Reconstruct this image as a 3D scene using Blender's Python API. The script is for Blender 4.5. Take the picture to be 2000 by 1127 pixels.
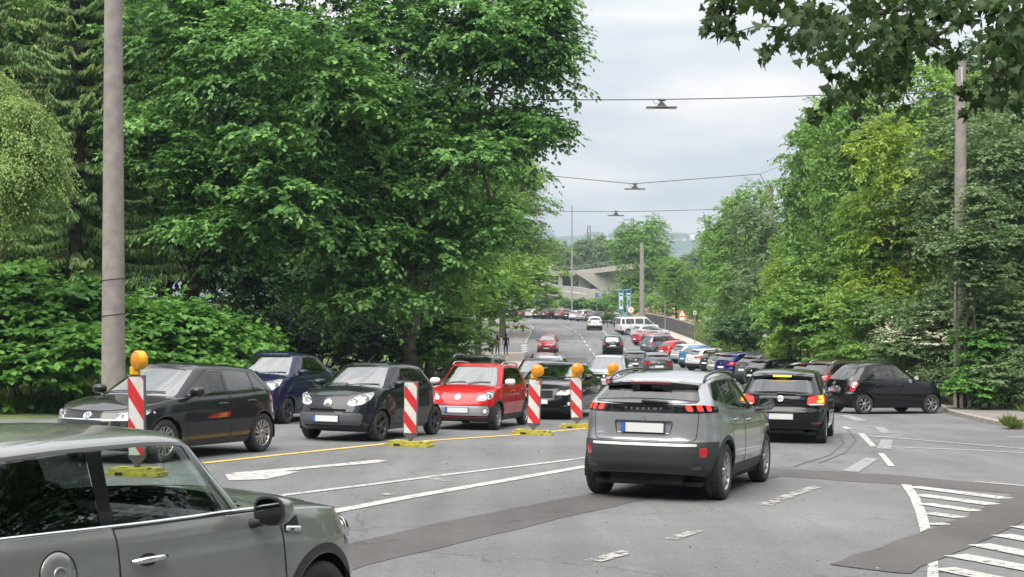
import bpy, bmesh, math, random
import numpy as np
from mathutils import Vector, Matrix
for _o in list(bpy.data.objects): bpy.data.objects.remove(_o)
SC = bpy.context.scene; COL = SC.collection; R = math.radians

# ------------------------------------------------------------------ camera, sky, sun, exposure
F, CX, VH, CZ = 2700., 1000., 590., 1.8
cam = bpy.data.objects.new('camera', bpy.data.cameras.new('camera')); COL.objects.link(cam)
cam.location = (0, 0, CZ); cam.rotation_euler = (R(90), 0, 0)
cam.data.sensor_width = 36; cam.data.lens = F / 2000 * 36; cam.data.shift_y = (VH - 563.5) / 2000
cam.data.clip_start = .1; cam.data.clip_end = 9000
SC.camera = cam
SUN_EL, SUN_AZ = 56, 205          # high soft sun behind the clouds, from behind and a little left
W = bpy.data.worlds.new('World'); SC.world = W; W.use_nodes = True
def sky():
    nt = W.node_tree; n = nt.nodes; l = nt.links; n.clear()
    out = n.new('ShaderNodeOutputWorld'); bg = n.new('ShaderNodeBackground'); bg.inputs[1].default_value = .1
    st = n.new('ShaderNodeTexSky'); st.sky_type = 'NISHITA'; st.sun_disc = False
    st.sun_elevation = R(SUN_EL); st.sun_rotation = R(SUN_AZ)
    tc = n.new('ShaderNodeTexCoord'); sp = n.new('ShaderNodeSeparateXYZ'); l.new(tc.outputs['Generated'], sp.inputs[0])
    # overcast: three times brighter overhead than at the horizon
    up = n.new('ShaderNodeMath'); up.operation = 'MULTIPLY_ADD'; up.use_clamp = True; l.new(sp.outputs[2], up.inputs[0]); up.inputs[1].default_value = 1; up.inputs[2].default_value = 0
    lum = n.new('ShaderNodeMapRange'); l.new(up.outputs[0], lum.inputs[0]); lum.inputs[3].default_value = 3.35; lum.inputs[4].default_value = 13
    mp = n.new('ShaderNodeMapping'); l.new(tc.outputs['Generated'], mp.inputs[0]); mp.inputs['Scale'].default_value = (1.0, 1.0, 4.2)
    nz = n.new('ShaderNodeTexNoise'); l.new(mp.outputs[0], nz.inputs[0]); nz.inputs['Scale'].default_value = 5.5; nz.inputs['Detail'].default_value = 8; nz.inputs['Roughness'].default_value = .5; nz.inputs['Distortion'].default_value = .25
    cr = n.new('ShaderNodeValToRGB'); l.new(nz.outputs[0], cr.inputs[0])
    cr.color_ramp.elements[0].position = .36; cr.color_ramp.elements[0].color = (.78, .82, .87, 1)
    cr.color_ramp.elements[1].position = .66; cr.color_ramp.elements[1].color = (1.24, 1.18, 1.13, 1)
    e = cr.color_ramp.elements.new(.5); e.color = (.95, .965, .98, 1)
    mu = n.new('ShaderNodeVectorMath'); mu.operation = 'SCALE'; l.new(cr.outputs[0], mu.inputs[0]); l.new(lum.outputs[0], mu.inputs[3])
    mx = n.new('ShaderNodeMix'); mx.data_type = 'RGBA'; mx.inputs[0].default_value = .93
    l.new(st.outputs[0], mx.inputs[6]); l.new(mu.outputs[0], mx.inputs[7]); l.new(mx.outputs[2], bg.inputs[0]); l.new(bg.outputs[0], out.inputs[0])
sky()
sl = bpy.data.lights.new('sun', 'SUN'); sl.energy = 3.2; sl.angle = R(60); sl.color = (1, .94, .86)
sun = bpy.data.objects.new('sun', sl); COL.objects.link(sun)
_d = Vector((math.sin(R(SUN_AZ)) * math.cos(R(SUN_EL)), math.cos(R(SUN_AZ)) * math.cos(R(SUN_EL)), math.sin(R(SUN_EL))))
sun.rotation_euler = _d.to_track_quat('Z', 'Y').to_euler()
SC.view_settings.view_transform = 'Standard'; SC.view_settings.look = 'None'
SC.view_settings.exposure = 0.9; SC.view_settings.gamma = 1
SC.cycles.max_bounces = 7; SC.cycles.transparent_max_bounces = 16; SC.cycles.caustics_reflective = False; SC.cycles.caustics_refractive = False
SC.cycles.use_denoising = True; SC.cycles.sample_clamp_indirect = 4

# ------------------------------------------------------------------ ground shape
_PY = np.array([-40, 0, 40, 75, 95, 120, 160, 225, 300, 420.]); _PZ = np.array([1.36, 0, -1.36, -2.5, -2.85, -2.65, -1.45, -.6, .3, 1.6])
_y = np.arange(-60, 500, 1.); _k = np.exp(-.5 * (np.arange(-25, 26) / 8) ** 2); _k /= _k.sum()
_z = np.interp(_y, _PY, _PZ)
_zs = np.convolve(np.concatenate([_z[0] + np.arange(25, 0, -1) * .034, _z, _z[-1] + np.arange(1, 26) * .012]), _k, 'valid')
def G(x, y):
    x = np.asarray(x, float); y = np.asarray(y, float)
    f = np.clip((95 - y) / 40, 0, 1); f = f * f * (3 - 2 * f)
    return np.interp(y, _y, _zs) - .015 * np.clip(x, -12, 12) * f
def g(x, y): return float(G(x, y))
def at(u, v, Y): return Vector(((u - CX) / F * Y, Y, CZ - (v - VH) / F * Y))       # measured photo point at distance Y
def gp(u, v):                                                                       # measured photo point on the road
    ys = np.linspace(3, 420, 8000); x = (u - CX) / F * ys; z = CZ - (v - VH) / F * ys
    i = int(np.argmax(z - G(x, ys) < 0)); return (float(x[i]), float(ys[i]))

# ------------------------------------------------------------------ materials
MATS = {}
def mat(name, col=(.5, .5, .5), rough=.6, metal=0., coat=0., spec=.5, emit=None, es=1., objcol=False, noise=None, bump=None, ior=1.5):
    if name in MATS: return MATS[name]
    m = bpy.data.materials.new(name); m.use_nodes = True; MATS[name] = m
    nt = m.node_tree; b = nt.nodes['Principled BSDF']
    b.inputs['Base Color'].default_value = (*col, 1); b.inputs['Roughness'].default_value = rough; b.inputs['Metallic'].default_value = metal
    b.inputs['Coat Weight'].default_value = coat; b.inputs['Coat Roughness'].default_value = .03; b.inputs['Coat IOR'].default_value = 1.42; b.inputs['Specular IOR Level'].default_value = spec; b.inputs['IOR'].default_value = ior
    if emit: b.inputs['Emission Color'].default_value = (*emit, 1); b.inputs['Emission Strength'].default_value = es
    src = None
    if objcol:
        oi = nt.nodes.new('ShaderNodeObjectInfo'); src = oi.outputs['Color']; nt.links.new(src, b.inputs['Base Color'])
    if noise:     # (scale, low factor, high factor[, detail])
        tc = nt.nodes.new('ShaderNodeTexCoord'); nz = nt.nodes.new('ShaderNodeTexNoise'); nz.inputs['Scale'].default_value = noise[0]; nz.inputs['Detail'].default_value = noise[3] if len(noise) > 3 else 5
        nt.links.new(tc.outputs['Object'], nz.inputs[0])
        mr = nt.nodes.new('ShaderNodeMapRange'); mr.inputs[1].default_value = .3; mr.inputs[2].default_value = .7; mr.inputs[3].default_value = noise[1]; mr.inputs[4].default_value = noise[2]
        nt.links.new(nz.outputs[0], mr.inputs[0])
        sc = nt.nodes.new('ShaderNodeVectorMath'); sc.operation = 'SCALE'; nt.links.new(mr.outputs[0], sc.inputs[3])
        if src: nt.links.new(src, sc.inputs[0])
        else: sc.inputs[0].default_value = col
        nt.links.new(sc.outputs[0], b.inputs['Base Color'])
    if bump:      # (scale, strength, distance)
        tc = nt.nodes.new('ShaderNodeTexCoord'); nz = nt.nodes.new('ShaderNodeTexNoise'); nz.inputs['Scale'].default_value = bump[0]; nz.inputs['Detail'].default_value = 4
        bp = nt.nodes.new('ShaderNodeBump'); bp.inputs['Strength'].default_value = bump[1]; bp.inputs['Distance'].default_value = bump[2]
        nt.links.new(tc.outputs['Object'], nz.inputs[0]); nt.links.new(nz.outputs[0], bp.inputs['Height']); nt.links.new(bp.outputs[0], b.inputs['Normal'])
    return m
def glass_mat(name, tint, ior=1.62):
    m = bpy.data.materials.new(name); m.use_nodes = True; MATS[name] = m; nt = m.node_tree; n = nt.nodes; n.clear()
    o = n.new('ShaderNodeOutputMaterial'); t = n.new('ShaderNodeBsdfTransparent'); t.inputs[0].default_value = (*tint, 1)
    gl = n.new('ShaderNodeBsdfGlossy'); gl.inputs['Roughness'].default_value = .01; gl.inputs['Color'].default_value = (1, 1, 1, 1)
    fr = n.new('ShaderNodeFresnel'); fr.inputs[0].default_value = ior; mx = n.new('ShaderNodeMixShader')
    ge = n.new('ShaderNodeNewGeometry'); bf = n.new('ShaderNodeMix'); nt.links.new(ge.outputs['Backfacing'], bf.inputs[0]); nt.links.new(fr.outputs[0], bf.inputs[2]); bf.inputs[3].default_value = .05; nt.links.new(bf.outputs[0], mx.inputs[0]); nt.links.new(t.outputs[0], mx.inputs[1]); nt.links.new(gl.outputs[0], mx.inputs[2]); nt.links.new(mx.outputs[0], o.inputs[0]); return m
glass_mat('glass', (.60, .68, .64), 1.75); glass_mat('glass_tinted', (.10, .11, .11), 2.2); glass_mat('glass_screen', (.60, .68, .64), 3.6); glass_mat('lens_clear', (.86, .88, .88), 1.5)
mat('paint', (.1, .1, .1), .32, .35, 1., .08, objcol=True); mat('paint_metal', (.1, .1, .1), .26, .5, 1., .3, objcol=True, noise=(700, .8, 1.2, 2)); mat('plastic', (.028, .029, .031), .55, bump=(300, .15, .001)); mat('gloss_black', (.008, .008, .009), .12, 0, .6)
mat('seam', (.004, .004, .004), .8); mat('chrome', (.75, .76, .78), .12, 1.); mat('bright_trim', (.60, .61, .62), .28, .25, .6); mat('silver', (.52, .53, .54), .32, .8); mat('rubber', (.022, .022, .023), .75, noise=(9, .8, 1.5))
mat('alloy', (.42, .42, .43), .3, .85); mat('alloy_dark', (.07, .07, .075), .38, .6); mat('rim_back', (.012, .012, .013), .6, .3)
mat('lens_red', (.42, .006, .01), .15, 0, 1.); mat('lens_lit', (.8, .02, .02), .3, emit=(1, .03, .02), es=1.6); mat('lens_hot', (.9, .4, .02), .3, emit=(1, .62, .03), es=2.2)
mat('lens_white', (.86, .86, .84), .18, .1, .8); mat('lamp_lit', (.9, .85, .7), .3, emit=(1, .83, .55), es=1.3); mat('amber', (.8, .3, .01), .25, 0, .5)
mat('plate', (.55, .56, .56), .4); mat('plate_blue', (.015, .09, .42), .4); mat('cabin', (.022, .022, .024), .85); mat('cabin_light', (.13, .13, .125), .9); mat('inside_dark', (.006, .006, .006), .9); mat('mirror_dark', (.10, .105, .11), .03, 1.); mat('lens_dark', (.10, .004, .008), .15, 0, 1.); mat('mirror', (.8, .82, .83), .02, 1.)

# ------------------------------------------------------------------ object helpers
def tag(o, label=None, cat=None, group=None, kind=None):
    if label: o['label'] = label
    if cat: o['category'] = cat
    if group: o['group'] = group
    if kind: o['kind'] = kind
    return o
def empty(name, loc=(0, 0, 0), parent=None):
    o = bpy.data.objects.new(name, None); COL.objects.link(o); o.location = loc; o.empty_display_size = .2
    if parent: o.parent = parent
    return o
def kids(o): return [c for c in bpy.data.objects if c.parent == o]
def copy_tree(o, parent=None):
    cm = {}
    for c in bpy.data.objects:
        if c.parent: cm.setdefault(c.parent.name, []).append(c)
    def rec(a, p):
        c = a.copy(); COL.objects.link(c); c.parent = p
        for k in cm.get(a.name, []): rec(k, c)
        return c
    return rec(o, parent)
class MB:
    """collects shapes, then links them as ONE mesh object"""
    def __init__(s): s.v = []; s.f = []; s.m = []; s.mats = []; s.sm = []
    def mi(s, m):
        m = MATS[m] if isinstance(m, str) else m
        if m not in s.mats: s.mats.append(m)
        return s.mats.index(m)
    def add(s, vs, fs, m, smooth=False):
        b = len(s.v); s.v += [tuple(map(float, p)) for p in vs]; i = s.mi(m)
        for f in fs: s.f.append(tuple(b + k for k in f)); s.m.append(i); s.sm.append(smooth)
        return s
    def box(s, c, d, m, M=None, bev=0):
        hx, hy, hz = d[0] / 2, d[1] / 2, d[2] / 2; bev = min(bev, hx * .8, hy * .8, hz * .8)
        if bev <= 0:
            vs = [Vector((sx * hx, sy * hy, sz * hz)) for sx in (-1, 1) for sy in (-1, 1) for sz in (-1, 1)]
            fs = [(0, 1, 3, 2), (4, 6, 7, 5), (0, 4, 5, 1), (2, 3, 7, 6), (0, 2, 6, 4), (1, 5, 7, 3)]
        else:
            vs = []; idx = {}; b = bev
            for sx in (-1, 1):
                for sy in (-1, 1):
                    for sz in (-1, 1):
                        for a, (p) in enumerate(((hx, hy - b, hz - b), (hx - b, hy, hz - b), (hx - b, hy - b, hz))):
                            idx[(sx, sy, sz, a)] = len(vs); vs.append(Vector((sx * p[0], sy * p[1], sz * p[2])))
            fs = []
            for a in range(3):
                o1, o2 = [(1, 2), (0, 2), (0, 1)][a]
                for sg in (-1, 1):
                    q = []
                    for t1, t2 in ((-1, -1), (1, -1), (1, 1), (-1, 1)):
                        k = [0, 0, 0]; k[a] = sg; k[o1] = t1; k[o2] = t2; q.append(idx[(*k, a)])
                    fs.append(tuple(q))
            for a in range(3):
                o1, o2 = [(1, 2), (0, 2), (0, 1)][a]
                for t1 in (-1, 1):
                    for t2 in (-1, 1):
                        k0 = [0, 0, 0]; k1 = [0, 0, 0]; k0[a] = -1; k1[a] = 1
                        for k in (k0, k1): k[o1] = t1; k[o2] = t2
                        fs.append((idx[(*k0, o1)], idx[(*k1, o1)], idx[(*k1, o2)], idx[(*k0, o2)]))
            for sx in (-1, 1):
                for sy in (-1, 1):
                    for sz in (-1, 1): fs.append(tuple(idx[(sx, sy, sz, a)] for a in range(3)))
        if M is not None: vs = [M @ v for v in vs]
        return s.add([Vector(c) + v for v in vs], fs, m)
    def tube(s, path, rad, m, n=10, cap=True, smooth=True):
        P = [Vector(p) for p in path]; k = len(P)
        rad = [rad] * k if not hasattr(rad, '__len__') else rad
        vs = []; ref = None
        for i in range(k):
            t = (P[min(i + 1, k - 1)] - P[max(i - 1, 0)]).normalized()
            if ref is None: ref = Vector((0, 0, 1)) if abs(t.z) < .9 else Vector((1, 0, 0))
            a = t.cross(ref).normalized(); b = t.cross(a).normalized(); ref = a.cross(t) * 1.0
            ref = b * -1 if False else (a.cross(t))
            for j in range(n):
                an = 2 * math.pi * j / n; vs.append(P[i] + (a * math.cos(an) + b * math.sin(an)) * rad[i])
        fs = [(i * n + j, i * n + (j + 1) % n, (i + 1) * n + (j + 1) % n, (i + 1) * n + j) for i in range(k - 1) for j in range(n)]
        s.add(vs, fs, m, smooth)
        if cap: s.add(vs[:n], [tuple(range(n))], m); s.add(vs[-n:], [tuple(range(n))], m)
        return s
    def lathe(s, prof, m, n=32, M=None, smooth=True):     # (radius, height) about +y
        vs = []; k = len(prof)
        for r, h in prof:
            for j in range(n):
                an = 2 * math.pi * j / n; v = Vector((r * math.cos(an), h, r * math.sin(an))); vs.append(M @ v if M is not None else v)
        fs = [(i * n + j, (i + 1) * n + j, (i + 1) * n + (j + 1) % n, i * n + (j + 1) % n) for i in range(k - 1) for j in range(n)]
        return s.add(vs, fs, m, smooth)
    def prism(s, poly, off, m, M=None):                   # polygon of Vectors extruded by off
        n = len(poly); a = [Vector(p) for p in poly]; b = [p + Vector(off) for p in a]
        if M is not None: a = [M @ p for p in a]; b = [M @ p for p in b]
        return s.add(a + b, [tuple(range(n - 1, -1, -1)), tuple(range(n, 2 * n))] + [(i, (i + 1) % n, n + (i + 1) % n, n + i) for i in range(n)], m)
    def build(s, name, parent=None, loc=None, color=None):
        me = bpy.data.meshes.new(name); me.from_pydata(s.v, [], s.f)
        for m in s.mats: me.materials.append(m)
        if s.f: me.polygons.foreach_set('material_index', s.m); me.polygons.foreach_set('use_smooth', s.sm)
        me.update(); o = bpy.data.objects.new(name, me); COL.objects.link(o)
        if parent: o.parent = parent
        if loc: o.location = loc
        if color: o.color = (*color, 1)
        return o
def np_mesh(name, V, Fq, mats, mi=None, smooth=False):
    me = bpy.data.meshes.new(name); n, k = Fq.shape
    me.vertices.add(len(V)); me.vertices.foreach_set('co', np.asarray(V, np.float32).ravel())
    me.loops.add(n * k); me.loops.foreach_set('vertex_index', Fq.astype(np.int32).ravel())
    me.polygons.add(n); me.polygons.foreach_set('loop_start', np.arange(0, n * k, k, dtype=np.int32))
    for m in mats: me.materials.append(m)
    if mi is not None: me.polygons.foreach_set('material_index', mi.astype(np.int32))
    me.polygons.foreach_set('use_smooth', np.full(n, smooth)); me.update(calc_edges=True); return me
# ------------------------------------------------------------------ car bodies: rings lofted from sill to roof, panes and panels cut out of them
def curve(pts, sm=.05):
    p = sorted(pts); xs = np.array([a for a, _ in p], float); ys = np.array([b for _, b in p], float)
    q = np.arange(xs[0] - .3, xs[-1] + .3, .01); v = np.interp(q, xs, ys)
    s = max(1, int(sm / .01)); k = np.exp(-.5 * (np.arange(-3 * s, 3 * s + 1) / s) ** 2); k /= k.sum()
    v = np.convolve(np.concatenate([np.full(3 * s, v[0]), v, np.full(3 * s, v[-1])]), k, 'valid')
    return lambda x: np.interp(x, q, v)
_TH = np.linspace(0, 2 * np.pi, 2401)
def outline(xf, xr, w, pf, qf, pr, qr, N):
    c, s = np.cos(_TH), np.sin(_TH); xm = (xf + xr) / 2; fr = c >= 0
    x = np.where(fr, xm + (xf - xm) * np.abs(c) ** (2 / pf), xm - (xm - xr) * np.abs(c) ** (2 / pr))
    y = w * np.sign(s) * np.abs(s) ** np.where(fr, 2 / qf, 2 / qr)
    L = np.concatenate([[0], np.cumsum(np.hypot(np.diff(x), np.diff(y)))])
    t = np.linspace(0, L[-1], N + 1)[:-1]
    x2, y2 = np.interp(t, L, x), np.interp(t, L, y)
    h = N // 2; y2[h + 1:] = -y2[1:h][::-1]; x2[h + 1:] = x2[1:h][::-1]; y2[0] = y2[h] = 0
    af = np.where(np.arange(N) <= h, t, t - L[-1]); ar = L[-1] / 2 - np.abs(af); ar = np.where(af >= 0, ar, -ar)
    return x2, y2, af, ar
def sdpoly(p, poly, r=0.):
    q = np.array(poly, float); n = len(q)
    A = np.sum(q[:, 0] * np.roll(q[:, 1], -1) - np.roll(q[:, 0], -1) * q[:, 1])
    if A < 0: q = q[::-1]
    if r > 0:
        e = np.roll(q, -1, 0) - q; e /= np.linalg.norm(e, axis=1)[:, None]; nn = np.stack([-e[:, 1], e[:, 0]], 1)
        o = []
        for i in range(n):
            a, b = nn[i - 1], nn[i]; m = a + b; m /= max(np.linalg.norm(m), 1e-6); o.append(q[i] + m * min(r / max(m @ b, .3), r * 2.2))
        q = np.array(o)
    d = np.full(len(p), 1e9); s = np.ones(len(p))
    for i in range(n):
        a, b = q[i], q[(i + 1) % n]; e = b - a; w = p - a
        t = np.clip((w @ e) / (e @ e), 0, 1); dd = w - t[:, None] * e; d = np.minimum(d, np.sum(dd * dd, 1))
        c1 = p[:, 1] >= a[1]; c2 = p[:, 1] < b[1]; c3 = e[0] * w[:, 1] > e[1] * w[:, 0]
        s = np.where((c1 & c2 & c3) | (~c1 & ~c2 & ~c3), -s, s)
    return s * np.sqrt(d) - r
class Shell:
    """vertex columns: x y z nx ny nz af ar g sn ; faces padded to 8 with their last index; freg: 0 side 1 bonnet 2 glasshouse 3 roof"""
    def __init__(s, T):
        L, Wd = T['L'], T['W']; s.T = T; s.L = L; D = lambda d: L / 2 - d
        zt = curve([(D(d), z) for d, z in T['belt']], T.get('bsm', .07)); zb = curve([(D(d), z) for d, z in T['sill']], .05); s.zt = zt
        ff = curve(T['nose'], .035); rf = curve(T['tail'], .035); fl = curve(T['flank'], .03)
        V = []; Fq = []; reg = []
        ds = T.get('ds', .032); N = int((2 * L + 2 * Wd) / ds) // 2 * 2; s.N = N
        vs = np.concatenate([np.linspace(0, .9, 46 if T.get('near', True) else 24), np.linspace(.92, 1, 6)])
        crn = lambda x, y: T.get('crown', .06) * np.clip(1 - (y / (Wd / 2)) ** 2, 0, 1) * np.clip((L / 2 - x - .03) / .35, 0, 1) ** .7
        for v in vs:
            x, y, af, ar = outline(L / 2 - ff(v), -L / 2 + rf(v), Wd / 2 * fl(v), *T.get('pl', (6.5, 2.7, 8, 3.2)), N)
            b0 = zb(x); t0 = zt(x) + (crn(x, y) if v > .999 else 0); z = b0 + (t0 - b0) * v
            if v <= .999: z = b0 + (zt(x) + crn(x, y) * max(0, (v - .5) * 2) - b0) * v
            bul = T.get('arch_bulge', .0)
            if bul:
                for d in (T['fo'], T['fo'] + T['wb']): y = y * (1 + bul * np.exp(-((x - D(d)) / .42) ** 2 - ((z - .45) / .3) ** 2))
            V.append(np.stack([x, y, z, af, ar, np.full(N, v), np.abs(y) / (Wd / 2 * fl(v))], 1))
        nl = len(vs); i = np.arange(N); j = (i + 1) % N
        for k in range(nl - 1): Fq.append(np.stack([k * N + i, k * N + j, (k + 1) * N + j, (k + 1) * N + i], 1)); reg += [0] * N
        base = nl * N; h = N // 2; M = 18
        def cap(ring0, ringV, zfun, rg, base):
            rows = np.arange(1, h); ks = np.linspace(1, -1, M + 1)[1:-1]
            P = []
            for kk in ks:
                x = ringV[rows, 0]; y = ringV[rows, 1] * kk; P.append(np.stack([x, y, zfun(x, y, ringV[rows, 2], ringV[rows, 1]), 0 * x, 0 * x, 0 * x + 1, np.abs(kk) + 0 * x], 1))
            V.append(np.concatenate(P)); n = len(rows)
            def idx(r, c):   # r 1..h-1 ; c 0..M
                return ring0 + r if c == 0 else (ring0 + N_ - r if c == M else base + (c - 1) * n + (r - 1))
            fs = []
            for c in range(M):
                for r in range(1, h - 1): fs.append((idx(r, c), idx(r + 1, c), idx(r + 1, c + 1), idx(r, c + 1)))
                fs.append((ring0, idx(1, c), idx(1, c + 1), ring0)); fs.append((idx(h - 1, c), ring0 + h, ring0 + h, idx(h - 1, c + 1)))
            Fq.append(np.array(fs)); reg.extend([rg] * len(fs)); return n * (M - 1)
        N_ = N; ringV = V[-1]
        # ---- bonnet deck
        c0, c1, r1, r0 = D(T['cowl']), D(T['wtop']), D(T['rtop']), D(T['rbase']); s.c0 = c0
        wg0, wg1 = Wd / 2 * T.get('wg', (.90, .70))[0], Wd / 2 * T.get('wg', (.90, .70))[1]
        gp_ = T.get('gp', (9, 3.2, 10, 3.6))
        base += cap((nl - 1) * N, ringV, lambda x, y, z, yr: zt(x) + crn(x, y), 1, base)
        # ---- glasshouse
        N = N_ = int((2 * (c0 - r0) + 4 * wg0) / ds) // 2 * 2; h = N // 2
        zr = curve([(D(d), z) for d, z in T['roof']], .08); s.zr = zr
        gs = np.concatenate([np.linspace(0, .86, 16), np.linspace(.88, 1, 7)]); rr = T.get('rr', .05); b0 = base
        wx = T.get('rear_bow', 1.0); fx = T.get('front_bow', 1.0); tp = T.get('tumble', 1.15); yt = np.clip(zt(np.array([c0])), 0, 9)[0]
        for q in gs:
            e = max(0, (q - .86) / .14); ins = rr * (1 - math.sqrt(max(0, 1 - e * e)))
            x, y, af, ar = outline(c0 + (c1 - c0) * q ** fx - ins, r0 + (r1 - r0) * q ** wx + ins * .6, wg0 + (wg1 - wg0) * q ** tp - ins, *gp_, N)
            x0 = np.clip(x + (r0 - (r0 + (r1 - r0) * q ** wx)) * np.clip((c1 - x) / max(c1 - r1, .1), 0, 1), r0, c0)
            za = zt(np.clip(x0, -L / 2 + .02, c0 + .0)) - .012; zz = za + (zr(np.clip(x, r1, c1)) - za) * q
            V.append(np.stack([x, y, zz, af, ar, np.full(N, q), np.abs(y) / (wg0 + (wg1 - wg0) * q ** tp - ins)], 1))
        ng = len(gs); i = np.arange(N); j = (i + 1) % N
        for k in range(ng - 1): Fq.append(np.stack([b0 + k * N + i, b0 + k * N + j, b0 + (k + 1) * N + j, b0 + (k + 1) * N + i], 1)); reg += [2] * N
        base = b0 + ng * N; rc = T.get('rcrown', .045)
        ringV = V[-1]
        cap(b0 + (ng - 1) * N, ringV, lambda x, y, z, yr: z + rc * np.clip(1 - (y / wg1) ** 2, 0, 1) * np.clip((1 - (yr / wg1) ** 2) * -1 + 1, 0, 1) ** .5, 3, base)
        V = np.concatenate(V); Fq = np.concatenate(Fq); reg = np.array(reg)
        # drop the deck under the glasshouse
        ctr = V[Fq][:, :, :2].mean(1); xm = (c0 + r0) / 2; hx = (c0 - r0) / 2
        inside = (np.abs((ctr[:, 0] - xm) / hx) ** 7 + np.abs(ctr[:, 1] / wg0) ** 3 < .93) & (reg == 1)
        Fq = Fq[~inside]; reg = reg[~inside]
        p = V[Fq][:, :, :3]; nrm = np.cross(p[:, 2] - p[:, 0], p[:, 3] - p[:, 1]); vn = np.zeros((len(V), 3))
        for c in range(4): np.add.at(vn, Fq[:, c], nrm)
        vn /= np.maximum(np.linalg.norm(vn, axis=1), 1e-9)[:, None]
        s.V = np.concatenate([V[:, :3], vn, V[:, 3:]], 1); s.F = np.concatenate([Fq] + [Fq[:, 3:4]] * 4, 1); s.reg = reg
    def cut(s, f, regs, F=None, reg=None):
        """splits faces (of the body, or of a given set) where f < 0"""
        own = F is None
        if own: F, reg = s.F, s.reg
        rm = np.isin(reg, regs); fv = f[F]
        ins = rm & (fv < 0).all(1); mix = rm & ~ins & (fv < 0).any(1)
        inF = [F[ins]]; inR = [reg[ins]]; outF = [F[~ins & ~mix]]; outR = [reg[~ins & ~mix]]
        newV = []; cache = {}; nb = len(s.V); ii, oo, ir, orr = [], [], [], []
        pad = lambda q: (q + [q[-1]] * 8)[:8]
        for fi in np.nonzero(mix)[0]:
            face = [F[fi, 0]]
            for k in F[fi, 1:]:
                if k != face[-1]: face.append(k)
            if face[0] == face[-1]: face.pop()
            a, b = [], []
            for k in range(len(face)):
                u, w = int(face[k]), int(face[(k + 1) % len(face)]); (a if f[u] < 0 else b).append(u)
                if (f[u] < 0) != (f[w] < 0):
                    e = (min(u, w), max(u, w))
                    if e not in cache:
                        t = f[u] / (f[u] - f[w]); cache[e] = nb + len(newV); newV.append(s.V[u] + (s.V[w] - s.V[u]) * t)
                    a.append(cache[e]); b.append(cache[e])
            if len(a) > 2: ii.append(pad(a)); ir.append(reg[fi])
            if len(b) > 2: oo.append(pad(b)); orr.append(reg[fi])
        if newV: s.V = np.concatenate([s.V, np.array(newV)])
        for a, b, c, d in ((inF, ii, inR, ir), (outF, oo, outR, orr)):
            if b: a.append(np.array(b)); c.append(np.array(d))
        A, Ar, B, Br = np.concatenate(inF), np.concatenate(inR), np.concatenate(outF), np.concatenate(outR)
        if own: s.F, s.reg = B, Br; return A, Ar
        return A, Ar, B, Br
    # signed distances per vertex
    def side(s, poly, r=.02):
        f = sdpoly(np.stack([s.L / 2 - s.V[:, 0], s.V[:, 2]], 1), poly, r); return np.maximum(f, (.72 - s.V[:, 9]) * .5)
    def sideg(s, poly, r=.02, hh=.42):          # glasshouse: (distance from nose, share of the height)
        f = sdpoly(np.stack([s.L / 2 - s.V[:, 0], s.V[:, 8] * hh], 1), [(a, b * hh) for a, b in poly], r); return np.maximum(f, (.72 - s.V[:, 9]) * .5)
    def front(s, poly, r=.02): return sdpoly(np.stack([s.V[:, 6], s.V[:, 2]], 1), poly, r)
    def rear(s, poly, r=.02): return sdpoly(np.stack([s.V[:, 7], s.V[:, 2]], 1), poly, r)
    def frontg(s, poly, r=.03, hh=.5): return sdpoly(np.stack([s.V[:, 6], s.V[:, 8] * hh], 1), [(a, b * hh) for a, b in poly], r)
    def rearg(s, poly, r=.03, hh=.5): return sdpoly(np.stack([s.V[:, 7], s.V[:, 8] * hh], 1), [(a, b * hh) for a, b in poly], r)
    def rfront(s, poly, r=.02): return sdpoly(np.stack([np.abs(s.V[:, 6]), s.V[:, 2]], 1), poly, r)
    def rrear(s, poly, r=.02): return sdpoly(np.stack([np.abs(s.V[:, 7]), s.V[:, 2]], 1), poly, r)
    def top(s, poly, r=.02): return sdpoly(np.stack([s.L / 2 - s.V[:, 0], np.abs(s.V[:, 1])], 1), poly, r)
    def mesh(s, name, F, m, parent, ribbon=None, recess=None, raise_=0, color=None, bowl=None):
        """ribbon: (half width, material) along the outline; recess: depth of a bowl behind the pane (bowl = its material, no pane)"""
        if len(F) == 0: return None
        u, inv = np.unique(F, return_inverse=True); inv = inv.reshape(F.shape); P = s.V[u, :3] + s.V[u, 3:6] * raise_; Nn = s.V[u, 3:6]
        faces = []; seen = {}
        for q in inv:
            fc = [int(q[0])]
            for k in q[1:]:
                if k != fc[-1]: fc.append(int(k))
            if fc[0] == fc[-1]: fc.pop()
            if len(set(fc)) > 2: faces.append(fc)
        for fc in faces:
            for k in range(len(fc)):
                a, b = fc[k], fc[(k + 1) % len(fc)]
                if (b, a) in seen: del seen[(b, a)]
                else: seen[(a, b)] = 1
        P = [tuple(p) for p in P]; NN = [tuple(p) for p in Nn]; mi = [0] * len(faces); mats = [MATS[m]]
        if recess is not None:
            n0 = len(P); Q = [tuple(np.array(P[i]) - np.array(NN[i]) * recess) for i in range(n0)]
            P = P + Q; NN = NN + NN
            if bowl: faces = [[k + n0 for k in f] for f in faces]; mi = [0] * len(faces)
            for a, b in seen: faces.append([a, b, b + n0, a + n0]); mi.append(0)
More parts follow.
